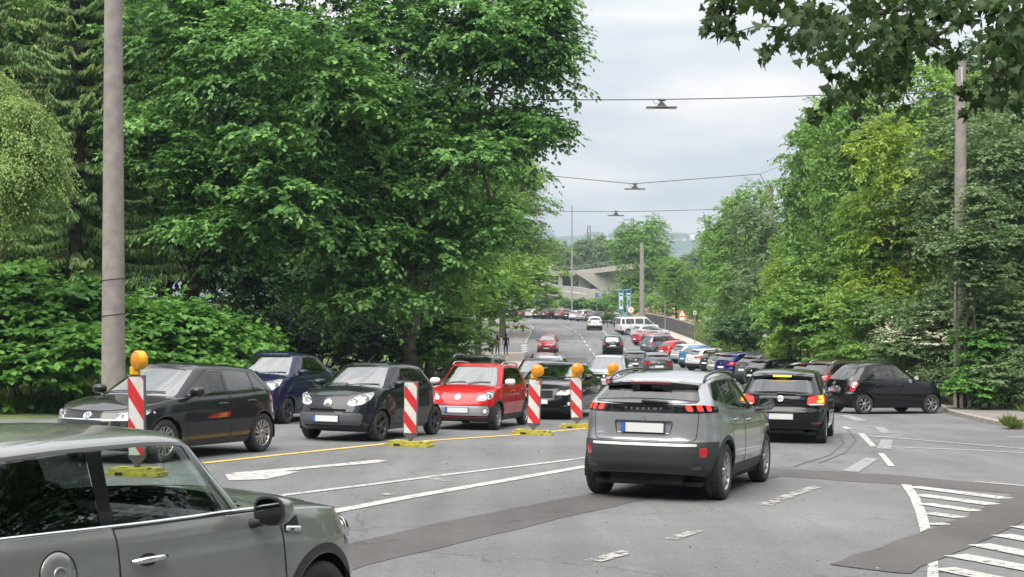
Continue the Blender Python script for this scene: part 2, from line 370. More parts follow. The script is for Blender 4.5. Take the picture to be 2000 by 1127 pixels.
        if ribbon:
            w, rm = ribbon; mats.append(MATS[rm])
            for a, b in list(seen):
                pa, pb, na, nb = np.array(P[a]), np.array(P[b]), np.array(NN[a]), np.array(NN[b]); e = pb - pa; l = np.linalg.norm(e)
                if l < 1e-6: continue
                e /= l; k = len(P)
                for p_, n_ in ((pa - e * w * .5, na), (pb + e * w * .5, nb)):
                    t = np.cross(n_, e); t /= max(np.linalg.norm(t), 1e-9)
                    for sg in (-1, 1): P.append(tuple(p_ + t * w * sg + n_ * .0022)); NN.append(tuple(n_))
                faces.append([k, k + 2, k + 3, k + 1]); mi.append(1)
        me = bpy.data.meshes.new(name); me.from_pydata(P, [], faces)
        for q in mats: me.materials.append(q)
        me.polygons.foreach_set('material_index', mi); me.polygons.foreach_set('use_smooth', [True] * len(faces)); me.update()
        if recess is None: me.normals_split_custom_set_from_vertices(NN)
        o = bpy.data.objects.new(name, me); COL.objects.link(o); o.parent = parent
        if color: o.color = (*color, 1)
        return o
    def split_y(s, F): c = s.V[F][:, :, 1].mean(1); return F[c > 0], F[c <= 0]
    def surf(s, axis, a, b, sgn):
        """point and normal of the outer skin: axis 'x' takes (y, z), axis 'y' takes (x, z), axis 'z' takes (x, y)"""
        if not hasattr(s, 'bvh'):
            from mathutils.bvhtree import BVHTree
            s.bvh = BVHTree.FromPolygons([tuple(p) for p in s.V0[:, :3]], [tuple(dict.fromkeys(map(int, f))) for f in s.F0])
        o = {'x': (9 * sgn, a, b), 'y': (a, 9 * sgn, b), 'z': (a, b, 9)}[axis]; d = {'x': (-sgn, 0, 0), 'y': (0, -sgn, 0), 'z': (0, 0, -1)}[axis]
        p, n, i, t = s.bvh.ray_cast(Vector(o), Vector(d))
        if p is None: return None
        if n.dot(Vector(d)) > 0: n = -n
        return p, n

def wheel(T, parent, x, side, name='wheel'):
    r, w = T['wr'], T.get('ww', .2); st = T.get('rim', 'five'); rm = T.get('rim_mat', 'alloy')
    e = empty(name, (x, side * (T['W'] / 2 - w / 2 - T.get('wi', .03)), r), parent)
    if side < 0: e.rotation_euler = (0, 0, math.pi)
    rr = r * T.get('rimr', .66); h = w / 2
    t = MB(); t.lathe([(rr * .97, -h * .8), (rr, -h), (r * .93, -h), (r * .985, -h * .82), (r, -h * .6), (r, -h * .2), (r * .992, -h * .18), (r * .992, -h * .1), (r, -h * .08), (r, h * .3), (r * .992, h * .32), (r * .992, h * .4), (r, h * .42), (r, h * .62), (r * .985, h * .84), (r * .93, h), (rr * 1.05, h * 1.02), (rr * 1.0, h * .9), (rr * .97, h * .8)], 'rubber', 40); t.build('tyre', e)
    b = MB(); b.lathe([(rr * 1.0, h * .92), (rr * .985, h * .98), (rr * .95, h * .9), (rr * .9, h * .3), (rr * .88, -h * .5)], rm, 40)
    b.lathe([(rr * .9, -h * .2), (.02, -h * .1)], 'rim_back', 24); b.lathe([(rr * .55, -h * .05), (rr * .55, h * .1), (.03, h * .12)], 'rim_back', 20)
    if st == 'steel':
        b.lathe([(rr * .93, h * .35), (rr * .7, h * .62), (rr * .45, h * .3), (rr * .3, h * .55), (.0, h * .6)], rm, 30)
        for k in range(12):
            a = 2 * math.pi * k / 12; b.lathe([(rr * .05, 0), (0, .004)], 'rim_back', 8, Matrix.Translation((rr * .78 * math.cos(a), h * .56, rr * .78 * math.sin(a))))
    else:
        n, wi, wo, tw, dbl = {'five': (5, .30, .17, 0, 0), 'star': (5, .34, .12, 0, 0), 'double': (5, .13, .09, 0, 1), 'swirl': (7, .13, .2, .34, 1), 'seven': (7, .18, .2, 0, 0), 'ten': (10, .13, .08, 0, 0)}[st]
        for k in range(n):
            for q in ((-1, 1) if dbl else (0,)):
                a = 2 * math.pi * k / n; aa = a + q * (.11 if st == 'double' else .16); ao = a + q * (.22 if st == 'double' else .2) + tw; am = (aa + ao) / 2 + tw * .15
                pts = []
                for ang, rad, wd, y in ((aa, rr * .16, wi * rr, h * .86), (am, rr * .55, (wi + wo) / 2 * rr, h * .80), (ao, rr * .94, wo * rr, h * .88)):
                    c, s_ = math.cos(ang), math.sin(ang); pts.append(((rad * c - wd / 2 * -s_, y, rad * s_ - wd / 2 * c), (rad * c + wd / 2 * -s_, y, rad * s_ + wd / 2 * c)))
                vs = []
                for l, rt in pts: vs += [l, rt, (l[0], l[1] - .03, l[2]), (rt[0], rt[1] - .03, rt[2])]
                fs = []
                for q2 in range(2):
                    o = q2 * 4; fs += [(o, o + 1, o + 5, o + 4), (o, o + 4, o + 6, o + 2), (o + 1, o + 3, o + 7, o + 5)]
                b.add(vs, fs, rm)
        b.lathe([(rr * .24, h * .6), (rr * .22, h * .86), (rr * .12, h * .93), (0, h * .93)], rm, 20); b.lathe([(rr * .1, h * .935), (0, h * .945)], 'plastic', 12)
    b.build('rim', e); return e

def plate(s, parent, axis_sgn, z, y0=0, tilt=None):
    p, n = s.surf('x', y0 + .001, z, axis_sgn); n = Vector((n.x, 0, n.z)).normalized() if tilt is None else Vector(tilt).normalized()
    up = Vector((0, 0, 1)); up = (up - n * up.dot(n)).normalized(); lf = up.cross(n)
    p = p + n * .016; M = Matrix((lf, up, n)).transposed().to_4x4()
    b = MB(); Mt = Matrix.Translation(p) @ M
    b.box((0, 0, -.006), (.535, .126, .016), 'plastic', Matrix.Identity(4)); b.v = []; b.f = []; b.m = []; b.sm = []
    def bx(c, d, m):
        k = MB(); k.box((0, 0, 0), d, m); vs = [Mt @ (Vector(v) + Vector(c)) for v in k.v]; b.add(vs, k.f, m)
    bx((0, 0, -.008), (.535, .128, .014), 'plastic'); bx((.022, 0, 0), (.466, .108, .008), 'plate'); bx((-.238, 0, 0), (.044, .108, .008), 'plate_blue')
    return b.build('number_plate', parent)
def ringbadge(s, parent, axis_sgn, z, r, kind, y0=0, raise_=.012):
    h = s.surf('x', y0 + .0007, z, axis_sgn)
    p, n = h; n = Vector((n.x, 0, n.z)).normalized(); up = Vector((0, 0, 1)); up = (up - n * up.dot(n)).normalized(); lf = up.cross(n)
    M = Matrix.Translation(p + n * raise_) @ Matrix((lf, up, n)).transposed().to_4x4(); b = MB()
    def strokes(segs, w, m='chrome', dz=.004):
        for (x0, y0_), (x1, y1) in segs:
            a = Vector((x0, y0_, 0)); c = Vector((x1, y1, 0)); e = (c - a).normalized(); t = Vector((-e.y, e.x, 0)) * w / 2
            b.prism([M @ q for q in (a + t + Vector((0, 0, 0)), a - t, c - t, c + t)], (M.to_3x3() @ Vector((0, 0, dz))), m)
    if kind == 'vw':
        Mq = M @ Matrix.Rotation(R(-90), 4, 'X').inverted()
        b.lathe([(r, -.006), (r, .004), (r * .97, .007), (r * .86, .007), (r * .83, .003)], 'chrome', 36, Mq); b.lathe([(r * .85, .001), (0, .003)], 'gloss_black', 30, Mq)
        q = r * .84
        strokes([((-.30 * q, .88 * q), (-.02 * q, .12 * q)), ((.30 * q, .88 * q), (.02 * q, .12 * q)), ((-.72 * q, .62 * q), (-.38 * q, -.80 * q)), ((.72 * q, .62 * q), (.38 * q, -.80 * q)), ((-.38 * q, -.78 * q), (0, -.05 * q)), ((.38 * q, -.78 * q), (0, -.05 * q))], .2 * r)
    elif kind == 'chevrons':
        for dy in (0, -.5): strokes([((-r, dy * r - .35 * r), (0, dy * r + .45 * r)), ((r, dy * r - .35 * r), (0, dy * r + .45 * r))], .3 * r, dz=.008)
    elif kind == 'bar_ring':
        Mq = M @ Matrix.Rotation(R(90), 4, 'X'); b.lathe([(r, -.006), (r, .004), (r * .7, .006), (r * .66, 0)], 'chrome', 28, Mq); strokes([((-r * 1.05, 0), (r * 1.05, 0))], .42 * r, dz=.01)
    elif kind == 'lion':      # a small shield outline
        strokes([((-r * .7, r * .6), (r * .7, r * .6)), ((-r * .7, r * .6), (-r * .55, -r * .4)), ((r * .7, r * .6), (r * .55, -r * .4)), ((-r * .55, -r * .4), (0, -r)), ((r * .55, -r * .4), (0, -r)), ((-.2 * r, -.5 * r), (.1 * r, .4 * r)), ((.1 * r, .4 * r), (.35 * r, 0))], .16 * r, 'silver')
    elif kind == 'wings':
        Mq = M @ Matrix.Rotation(R(90), 4, 'X'); b.lathe([(r, -.004), (r, .004), (r * .8, .006), (r * .78, .001)], 'chrome', 24, Mq); b.lathe([(r * .8, .001), (0, .002)], 'gloss_black', 20, Mq); strokes([((-r * .7, r * .3), (0, -r * .35)), ((r * .7, r * .3), (0, -r * .35))], .2 * r)
    else: b.lathe([(r, -.006), (r * .96, .006), (0, .008)], 'chrome', 24, M @ Matrix.Rotation(R(90), 4, 'X'))
    return b.build('badge', parent)

def make_car(T, name):
    """T: measurements of one kind of car; everything in metres, d = distance behind the nose"""
    L, Wd, H = T['L'], T['W'], T['H']; D = lambda d: L / 2 - d; col = T.get('col', (.1, .1, .1)); near = T.get('near', True)
    PM = T.get('paint', 'paint'); root = empty(name); s = Shell(T); s.V0 = s.V.copy(); s.F0 = s.F.copy()
    sm = ('seam'); seam = (.0045, 'seam')
    xa, xb = T['fo'], T['fo'] + T['wb']; ra = T['wr'] + T.get('arch_gap', .045)
    # wheel arches
    arcs = []
    for d in (xa, xb):
        c = np.stack([L / 2 - s.V[:, 0] - d, s.V[:, 2] - T['wr']], 1); f = np.maximum(np.hypot(c[:, 0], c[:, 1]) - ra, (.6 - s.V[:, 9])); s.cut(f, [0])
    clad = T.get('clad')
    if clad:
        for d in (xa, xb):
            c = np.stack([L / 2 - s.V[:, 0] - d, s.V[:, 2] - T['wr']], 1); f = np.maximum(np.hypot(c[:, 0], c[:, 1]) - ra - clad, (.6 - s.V[:, 9])); A, _ = s.cut(f, [0])
            for q in s.split_y(A): s.mesh('wheel_arch_trim', q, 'plastic', root, raise_=.006, recess=.008)
    else:
        for d in (xa, xb):
            c = np.stack([L / 2 - s.V[:, 0] - d, s.V[:, 2] - T['wr']], 1); f = np.maximum(np.hypot(c[:, 0], c[:, 1]) - ra - .018, (.6 - s.V[:, 9])); A, _ = s.cut(f, [0])
            for q in s.split_y(A): s.mesh('wheel_arch_lip', q, PM, root, raise_=.008, recess=.012, color=col)
    if T.get('side_low'): 
        A, _ = s.cut(s.side(T['side_low'], .02), [0])
        for q in s.split_y(A): s.mesh('sill', q, 'plastic', root, raise_=.004)
    # front and rear details: (part name, function, polygon, radius, material, options)
    for nm, fn, poly, r, m, op in T.get('front', []) + T.get('rear', []):
        f = getattr(s, fn)(poly, r); A, _ = s.cut(f, op.get('regs', [0] if fn[-1] != 'g' else [2]))
        if not len(A): continue
        for q in (s.split_y(A) if fn[0:2] in ('rf', 'rr') or op.get('split') else (A,)):
            if op.get('lens'):
                o = s.mesh(nm, q, m, root, recess=op['lens'], bowl=True); s.mesh('lens', q, op.get('lens_mat', 'lens_clear'), o)
                c = s.V[q.ravel(), :3].mean(0); nn = s.V[q.ravel(), 3:6].mean(0); nn /= np.linalg.norm(nn); fr = 1 if c[0] > 0 else -1
                for k, (da, dz, br, bm) in enumerate(op.get('bulbs', [])):
                    hit = s.surf('x', c[1] + da * (1 if c[1] > 0 else -1), c[2] + dz, fr)
                    if hit is None: continue
                    p, n_ = hit; Mx = Matrix.Translation(p - n_ * op['lens'] * .75) @ Vector((fr, 0, 0)).to_track_quat('Y', 'Z').to_matrix().to_4x4()
                    b = MB(); b.lathe([(br, .0), (br, .03), (br * .92, .034), (br * .88, .02), (br * .5, -.005), (0, -.01)], 'chrome', 24, Mx); b.lathe([(br * .42, -.004), (br * .4, .02), (0, .03)], bm, 16, Mx); b.build('reflector', o)
            else: s.mesh(nm, q, PM if m == 'paint' else m, root, raise_=op.get('raise', 0), recess=op.get('recess'), bowl=op.get('recess') is not None and not op.get('raise'), ribbon=op.get('rib'), color=col if m == 'paint' else None)
    # side glass
    glz = T.get('side_glass', 'glass')
    if T.get('dlo'):
        A, Ar = s.cut(s.sideg(T['dlo'], T.get('dlo_r', .05)), [2])
        for k, (poly, gm) in enumerate(T['panes']):
            B, Br, A, Ar = s.cut(s.sideg(poly, .025), [2], A, Ar)
            for q in s.split_y(B): s.mesh('side_window', q, gm or glz, root, raise_=-.004)
        for q in s.split_y(A): s.mesh('window_frame', q, T.get('dlo_mat', 'gloss_black'), root, ribbon=T.get('dlo_rib'))
    # windscreen and rear window with black borders
    ww = T.get('wg', (.9, .7)); wb_, wt_ = Wd / 2 * ww[0], Wd / 2 * ww[1]
    g0, g1, e0, e1 = T.get('ws', (.0, .95, .055, .055)); P = [(-wb_ + e0, g0), (wb_ - e0, g0), (wt_ - e1, g1), (-wt_ + e1, g1)]
    A, Ar = s.cut(s.frontg(P, .05), [2]); q = .022
    B, Br, A2, _ = s.cut(s.frontg([(-wb_ + e0 + q, g0 + .07), (wb_ - e0 - q, g0 + .07), (wt_ - e1 - q, g1 - .04), (-wt_ + e1 + q, g1 - .04)], .04), [2], A, Ar)
    w = s.mesh('windscreen', B, T.get('ws_glass', 'glass_screen'), root); s.mesh('border', A2, 'gloss_black', w)
    g0, g1, a0, a1 = T.get('rw', (.08, .86, wb_ - .13, wt_ - .08)); P = [(-a0, g0), (a0, g0), (a1, g1), (-a1, g1)]
    A, Ar = s.cut(s.rearg(P, .06), [2])
    B, Br, A2, _ = s.cut(s.rearg([(-a0 + q, g0 + .05), (a0 - q, g0 + .05), (a1 - q, g1 - .04), (-a1 + q, g1 - .04)], .05), [2], A, Ar)
    w = s.mesh('rear_window', B, T.get('rear_glass', 'glass_tinted'), root); s.mesh('border', A2, 'gloss_black', w)
    # panels
    for k, poly in enumerate(T.get('doors', [])):
        A, _ = s.cut(s.side(poly, .05), [0])
        for q_ in s.split_y(A):
            sgn = 1 if s.V[q_[:, 0], 1].mean() > 0 else -1
            o = s.mesh('door', q_, PM, root, ribbon=seam, color=col)
            hd, hz = T['handles'][k]; hit = s.surf('y', D(hd), hz, sgn)
            if hit:
                p, n = hit; b = MB(); hc = PM if T.get('handle_mat', 'paint') == 'paint' else T['handle_mat']
                M = Matrix.Translation(p) @ Matrix(((1, 0, 0), tuple(n), tuple(Vector((1, 0, 0)).cross(n)))).transposed().to_4x4()
                pts = [(-.105, .004, 0), (-.095, .028, 0), (-.05, .04, 0), (.05, .04, 0), (.095, .028, 0), (.105, .004, 0)]
                b.tube([M @ Vector(t) for t in pts], [.012, .015, .016, .016, .015, .012], hc, 8); b.lathe([(.05, .0022), (0, .0025)], 'seam', 16, M @ Matrix.Diagonal((1.25, 1, .62, 1)))
                b.build('handle', o, color=col)
    if T.get('bonnet'):
        A, _ = s.cut(s.top(T['bonnet'], .06), [1, 0] if T.get('bonnet_side') else [1]); s.mesh('bonnet', A, PM, root, ribbon=seam, color=col)
    if T.get('hatch'):
        A, _ = s.cut(np.where(s.V[:, 0] < 0, s.rear(T['hatch'], .06), 1), [0]); s.mesh('tailgate', A, PM, root, ribbon=seam, color=col)
    if T.get('roof_mat'):
        A, Ar = s.F[s.reg == 3], 3; s.mesh('roof', A, PM if T['roof_mat'] == 'paint' else T['roof_mat'], root, color=col); s.F, s.reg = s.F[s.reg != 3], s.reg[s.reg != 3]
    s.mesh('body', s.F, PM, root, color=col)
    # underbody, wheel wells
    b = MB(); zu = .17
    b.box((0, 0, zu + .04), (L * .86, Wd * .74, .05), 'inside_dark'); b.box((0, 0, .36), (L * .9, Wd * .5, .3), 'inside_dark')
    b.box((D(xa + ra + (T['wb'] - 2 * ra) / 2), 0, .25), (T['wb'] - 2 * ra - .02, Wd * .88, .1), 'inside_dark')
    for d in (xa, xb):
        for sg in (-1, 1):
            n = 20; vs = []; y0, y1 = sg * (Wd / 2 - .045), sg * (Wd / 2 - .36)
            for k in range(n + 1):
                a = math.pi * (k / n * 1.16 - .08)
                for yy in (y0, y1): vs.append((D(d) + (ra + .012) * math.cos(a), yy, T['wr'] + (ra + .012) * math.sin(a)))
            b.add(vs, [(2 * k, 2 * k + 1, 2 * k + 3, 2 * k + 2) for k in range(n)] + [tuple(2 * k + 1 for k in range(n + 1))], 'inside_dark')
    b.build('underbody', root)
    for d in (xa, xb):
        for sg in (1, -1): wheel(T, root, D(d), sg)
    # cabin
    b = MB(); zs = s.zt(np.array([0.]))[0]; fw = Wd * .78; c0 = T['cowl']
    b.box((D((c0 + T['rbase']) / 2), 0, .42), (T['rbase'] - c0 - .1, fw, .04), 'cabin'); b.box((D(c0 + .28), 0, zs - .14), (.42, fw, .22), 'cabin', bev=.06)
    seatd = c0 + T.get('seat', 1.05)
    for sd in [seatd] + ([seatd + .85] if T['rbase'] - seatd > 1.3 else []):
        for sg in (-1, 1):
            y = sg * fw * .25; M = Matrix.Rotation(R(-16), 4, 'Y')
            b.box((D(sd - .2), y, .55), (.5, .46, .18), 'cabin', bev=.07); b.box((D(sd + .12), y, .86), (.15, .44, .58), 'cabin', M, .06); b.box((D(sd + .22), y, min(1.22, H - .27)), (.1, .25, .17), 'cabin', M, .04)
    b.build('seats', root)
    b = MB(); M = Matrix.Translation((D(c0 + .52), fw * .25, zs - .05)) @ Matrix.Rotation(R(68), 4, 'Y')
    b.tube([M @ Vector((.18 * math.cos(t), .18 * math.sin(t), 0)) for t in np.linspace(0, 2 * math.pi, 25)], .015, 'cabin', 8, False)
    for t in (0.4, 2.7, 4.7): b.tube([M @ Vector((0, 0, -.03)), M @ Vector((.18 * math.cos(t), .18 * math.sin(t), 0))], .018, 'cabin', 6)
    b.build('steering_wheel', root)
    # mirrors
    md, mz = T.get('mirror', (c0 + .42, zs + .06)); ms = T.get('mirror_size', (.12, .24, .15))
    for sg in (1, -1):
        hit = s.surf('y', D(md), mz - .05, sg); y = abs(hit[0].y) if hit else Wd / 2
        e = MB(); n1, n2 = 10, 16; vs = []; cx, cy, cz = D(md) + .02, sg * (y + ms[1] * .62), mz + .03
        for i in range(n1 + 1):
            th = math.pi / 2 * i / n1 * 1.0
            for k in range(n2):
                ph = 2 * math.pi * k / n2; ex = lambda v: math.copysign(abs(v) ** .75, v)
                vs.append((cx + ms[0] * math.cos(th), cy + sg * ms[1] / 2 * ex(math.cos(ph)) * max(math.sin(th), .02) ** .8, cz + ms[2] / 2 * ex(math.sin(ph)) * max(math.sin(th), .02) ** .8))
        e.add(vs, [(i * n2 + k, i * n2 + (k + 1) % n2, (i + 1) * n2 + (k + 1) % n2, (i + 1) * n2 + k) for i in range(n1) for k in range(n2)], PM if T.get('mirror_mat', 'paint') == 'paint' else T['mirror_mat'], True)
        lo = vs[-n2:]; e.add([(p[0] - .012, p[1], p[2]) for p in lo], [tuple(range(n2))], 'plastic')
        e.add([(p[0] - .0 * 1, p[1], p[2]) for p in lo] + [(p[0] - .012, p[1], p[2]) for p in lo], [(k, (k + 1) % n2, n2 + (k + 1) % n2, n2 + k) for k in range(n2)], 'plastic')
        e.tube([(cx + .01, sg * (y - .03), mz - .05), (cx, cy - sg * .05, cz - ms[2] * .38)], [.028, .022], 'plastic', 8)
        o = e.build('wing_mirror', root, color=col)
        gq = MB(); cm = Vector((cx - .015, cy, cz)); gq.add([(cx - .0155, cy + (p[1] - cy) * .86, cz + (p[2] - cz) * .84) for p in lo], [tuple(range(n2))], T.get('mirror_glass', 'mirror')); gq.build('mirror_glass', o)
    # roof furniture
    if T.get('rails'):
        d0, d1, rmn, hh = T['rails']
        for sg in (1, -1):
            y = sg * Wd / 2 * ww[1] * .96; b = MB(); zq = lambda d: float(s.zr(np.array([D(d)]))[0])
            pts = [(D(d0), y, zq(d0) - .01), (D(d0 + .08), y, zq(d0 + .08) + hh * .8)] + [(D(d0 + (d1 - d0) * t), y, zq(d0 + (d1 - d0) * t) + hh) for t in (.15, .35, .5, .65, .85)] + [(D(d1 - .08), y, zq(d1 - .08) + hh * .8), (D(d1), y, zq(d1) - .01)]
            b.tube(pts, .018, rmn, 8); b.build('roof_rail', root)
    if T.get('spoiler'):
        ln, th, smn = T['spoiler']; d = T['rtop']; wv = Wd / 2 * ww[1] * .93; b = MB(); n = 14; vs = []
        for k in range(n + 1):
            t = 2 * k / n - 1; y = wv * t; xo = -abs(t) ** 3 * .06; z = float(s.zr(np.array([D(d)]))[0]) + T.get('rcrown', .045) * (1 - t * t) * .8 - .012
            vs += [(D(d) + .16 + xo * .3, y, z + .004), (D(d) - ln - xo, y, z - .028), (D(d) - ln - xo + .005, y, z - .028 - th), (D(d) + .05, y, z - .03 - th)]
        fs = []
        for k in range(n):
            o = k * 4; fs += [(o + q, o + (q + 1) % 4, o + 4 + (q + 1) % 4, o + 4 + q) for q in range(4)]
        fs += [(0, 1, 2, 3), (n * 4, n * 4 + 3, n * 4 + 2, n * 4 + 1)]
        b.add(vs, fs, PM if smn == 'paint' else smn); b.build('spoiler', root, color=col)
        if T.get('brake3'):
            b = MB(); z = float(s.zr(np.array([D(d)]))[0]) + T.get('rcrown', .045) * .8 - .04 - th / 2; b.box((D(d) - ln - .004, 0, z), (.012, T['brake3'][0], .03), T['brake3'][1], bev=.003); b.build('brake_light', root)
    if T.get('antenna'):
        d, ln = T['antenna']; hit = s.surf('z', D(d), .0, 1); b = MB(); p = hit[0]; b.tube([p, p + Vector((-.03, 0, .03)), p + Vector((-ln, 0, ln * .55))], [.012, .006, .003], 'plastic', 6); b.build('antenna', root)
    if T.get('rear_wiper'):
        y0, y1, z0, z1 = T['rear_wiper']; b = MB(); pts = []
        for t in (0, .25, .5, .75, 1):
            hit = s.surf('x', y0 + (y1 - y0) * t, z0 + (z1 - z0) * t, -1)
            if hit: pts.append(hit[0] + hit[1] * .018)
        b.tube(pts, [.022, .02, .015, .012, .008], 'plastic', 6); b.build('rear_wiper', root)
    if T.get('wipers'):
        for ya, yb in T['wipers']:
            b = MB(); pts = []
            for t in (0, .33, .66, 1):
                z = s.zt(np.array([D(c0)]))[0] + .045 + .10 * t * (1 - t * .7); hit = s.surf('x', ya + (yb - ya) * t, z + .02, 1)
                if hit: pts.append(hit[0] + hit[1] * .016)
            if len(pts) > 2: b.tube(pts, .009, 'plastic', 5); b.build('wiper', root)
    for (sg, z, kw) in T.get('plates', []): plate(s, root, sg, z, **kw)
    for (sg, z, r, kind) in T.get('badges', []): ringbadge(s, root, sg, z, r, kind)
    if T.get('extra'): T['extra'](s, root, D, col)
    return root, s
# ------------------------------------------------------------------ kinds of car
FL = [(0, .90), (.08, .955), (.3, .99), (.5, 1), (.78, .985), (.92, .96), (.97, .945), (1, .915)]
def kind(**k):
    L, wb, fo, Wd = k['L'], k['wb'], k['fo'], k['W']; T = dict(k); xb = fo + wb
    T.setdefault('wr', .31); T.setdefault('flank', FL)
    T.setdefault('sill', [(0, .24), (.25, .20), (fo - .3, .2), (fo + .4, .2), (xb - .4, .2), (xb + .35, .26), (L, .34)])
    T.setdefault('nose', [(0, .14), (.12, .05), (.3, .0), (.55, .015), (.8, .06), (1, .14)])
    T.setdefault('tail', [(0, .12), (.15, .03), (.35, .0), (.5, .02), (.56, .05), (.8, .07), (1, .13)])
    bz = lambda d: float(np.interp(d, [a for a, _ in T['belt']], [b for _, b in T['belt']]))
    bp, cp, e = T['bpil'], T.get('cpil'), T['dlo_end']; a0, a1 = T['cowl'] + .34, T['wtop'] + .20
    T.setdefault('dlo', [(a0, .03), (a1, .86), (e[1], .86), (e[0], e[2] if len(e) > 2 else .05)])
    if 'panes' not in T:
        g = T.get('rear_side_glass', None)
        P = [([(a0 + .03, .06), (a1 + .02, .83), (bp - .04, .83), (bp - .03, .06)], None)]
        if cp: P += [([(bp + .04, .06), (bp + .04, .83), (cp - .04, .83), (cp, .06)], g), ([(cp + .05, .07), (cp + .01, .82), (e[1] - .04, .81), (e[0] - .06, .1)], g)]
        else: P += [([(bp + .04, .06), (bp + .04, .83), (e[1] - .04, .82), (e[0] - .06, .09)], g)]
        T['panes'] = P
    if 'doors' not in T:
        T['doors'] = [[(T['cowl'] + .30, .30), (T['cowl'] + .26, bz(1.2) + .2), (bp + .01, bz(bp) + .2), (bp + .01, .30)]]; T['handles'] = [(bp - .2, bz(bp) - .13)]
        if cp: T['doors'].append([(bp + .02, .30), (bp + .02, bz(bp) + .2), (cp + .02, bz(cp) + .2), (cp + .02, .80), (xb - .33, .42), (xb - .42, .30)]); T['handles'].append((cp - .16, bz(cp) - .13))
    T.setdefault('mirror', (T['cowl'] + .46, bz(T['cowl'] + .4) + .07))
    return T
def lamp(poly, lens=.05, bulbs=((0, 0, .06, 'lens_white'),), m='chrome', **k): return ('headlight', 'rfront', poly, .03, m, dict(lens=lens, bulbs=bulbs, **k))
def tail(poly, m='lens_red', fn='rrear', **k): return ('taillight', fn, poly, .025, m, dict(raise_=0, **{'raise': .006, 'recess': .02, **k}))
def grille(poly, m='inside_dark', fn='front', name='grille', rec=.03, **k): return (name, fn, poly, .02, m, dict(recess=rec, **k))
def trim(name, poly, m='plastic', fn='front', rise=.006, r=.02, **k): return (name, fn, poly, r, m, {'raise': rise, **k})

def swirl_hatch():     # long bonnet, five doors, thin lamps joined by a slim grille
    def extra(s, root, D, col):
        for sg in (1, -1): pass
    return kind(L=4.07, W=1.75, H=1.45, wb=2.55, fo=.81, wr=.318, ww=.205, rim='swirl', rimr=.68, col=(.016, .017, .02), belt=[(0, .70), (.12, .735), (.5, .83), (1.0, .915), (1.4, .935), (2.4, .955), (3.3, .985), (3.8, 1.0), (4.07, .99)],
        cowl=1.02, wtop=1.86, rtop=3.55, rbase=3.99, roof=[(1.7, 1.375), (2.1, 1.41), (2.5, 1.415), (3.1, 1.385), (3.6, 1.325)], bpil=2.42, cpil=3.17, dlo_end=(3.62, 3.36, .12), wg=(.905, .70),
        front=[trim('grille', [(-.50, .66), (.50, .66), (.46, .735), (-.46, .735)], 'gloss_black', rise=.002), trim('chrome_strip', [(-.78, .632), (.78, .632), (.78, .65), (-.78, .65)], 'silver', rise=.006, r=.006),
               lamp([(.45, .645), (.47, .735), (.78, .775), (1.02, .80), (.98, .73), (.72, .655)], .045, ((0.05, 0, .055, 'lens_white'), (-.12, -.005, .05, 'lens_white'), (.17, .02, .035, 'lens_white'))),
               grille([(-.55, .30), (.55, .30), (.62, .52), (-.62, .52)], 'plastic', rec=.03), grille([(-.95, .36), (-.72, .36), (-.68, .5), (-.9, .52)]), grille([(.95, .36), (.72, .36), (.68, .5), (.9, .52)])],
        rear=[tail([(.50, .80), (.50, .965), (.78, .975), (1.0, .90), (.98, .82)]), trim('rear_apron', [(-1, .2), (1, .2), (1, .40), (-1, .40)], 'plastic', 'rear')],
        bonnet=[(.13, -.1), (.16, .58), (.7, .70), (1.3, .74), (1.3, -.1)], hatch=[(-.62, .62), (.62, .62), (.74, 1.2), (-.74, 1.2)], spoiler=(.12, .03, 'paint'), brake3=(.3, 'lens_red'), handle_mat='paint', wipers=[(-.1, .5), (-.6, 0.0)], badges=[(1, .693, .064, 'vw'), (-1, .86, .05, 'vw')], plates=[(1, .44, {}), (-1, .72, {})], rear_side_glass='glass_tinted')
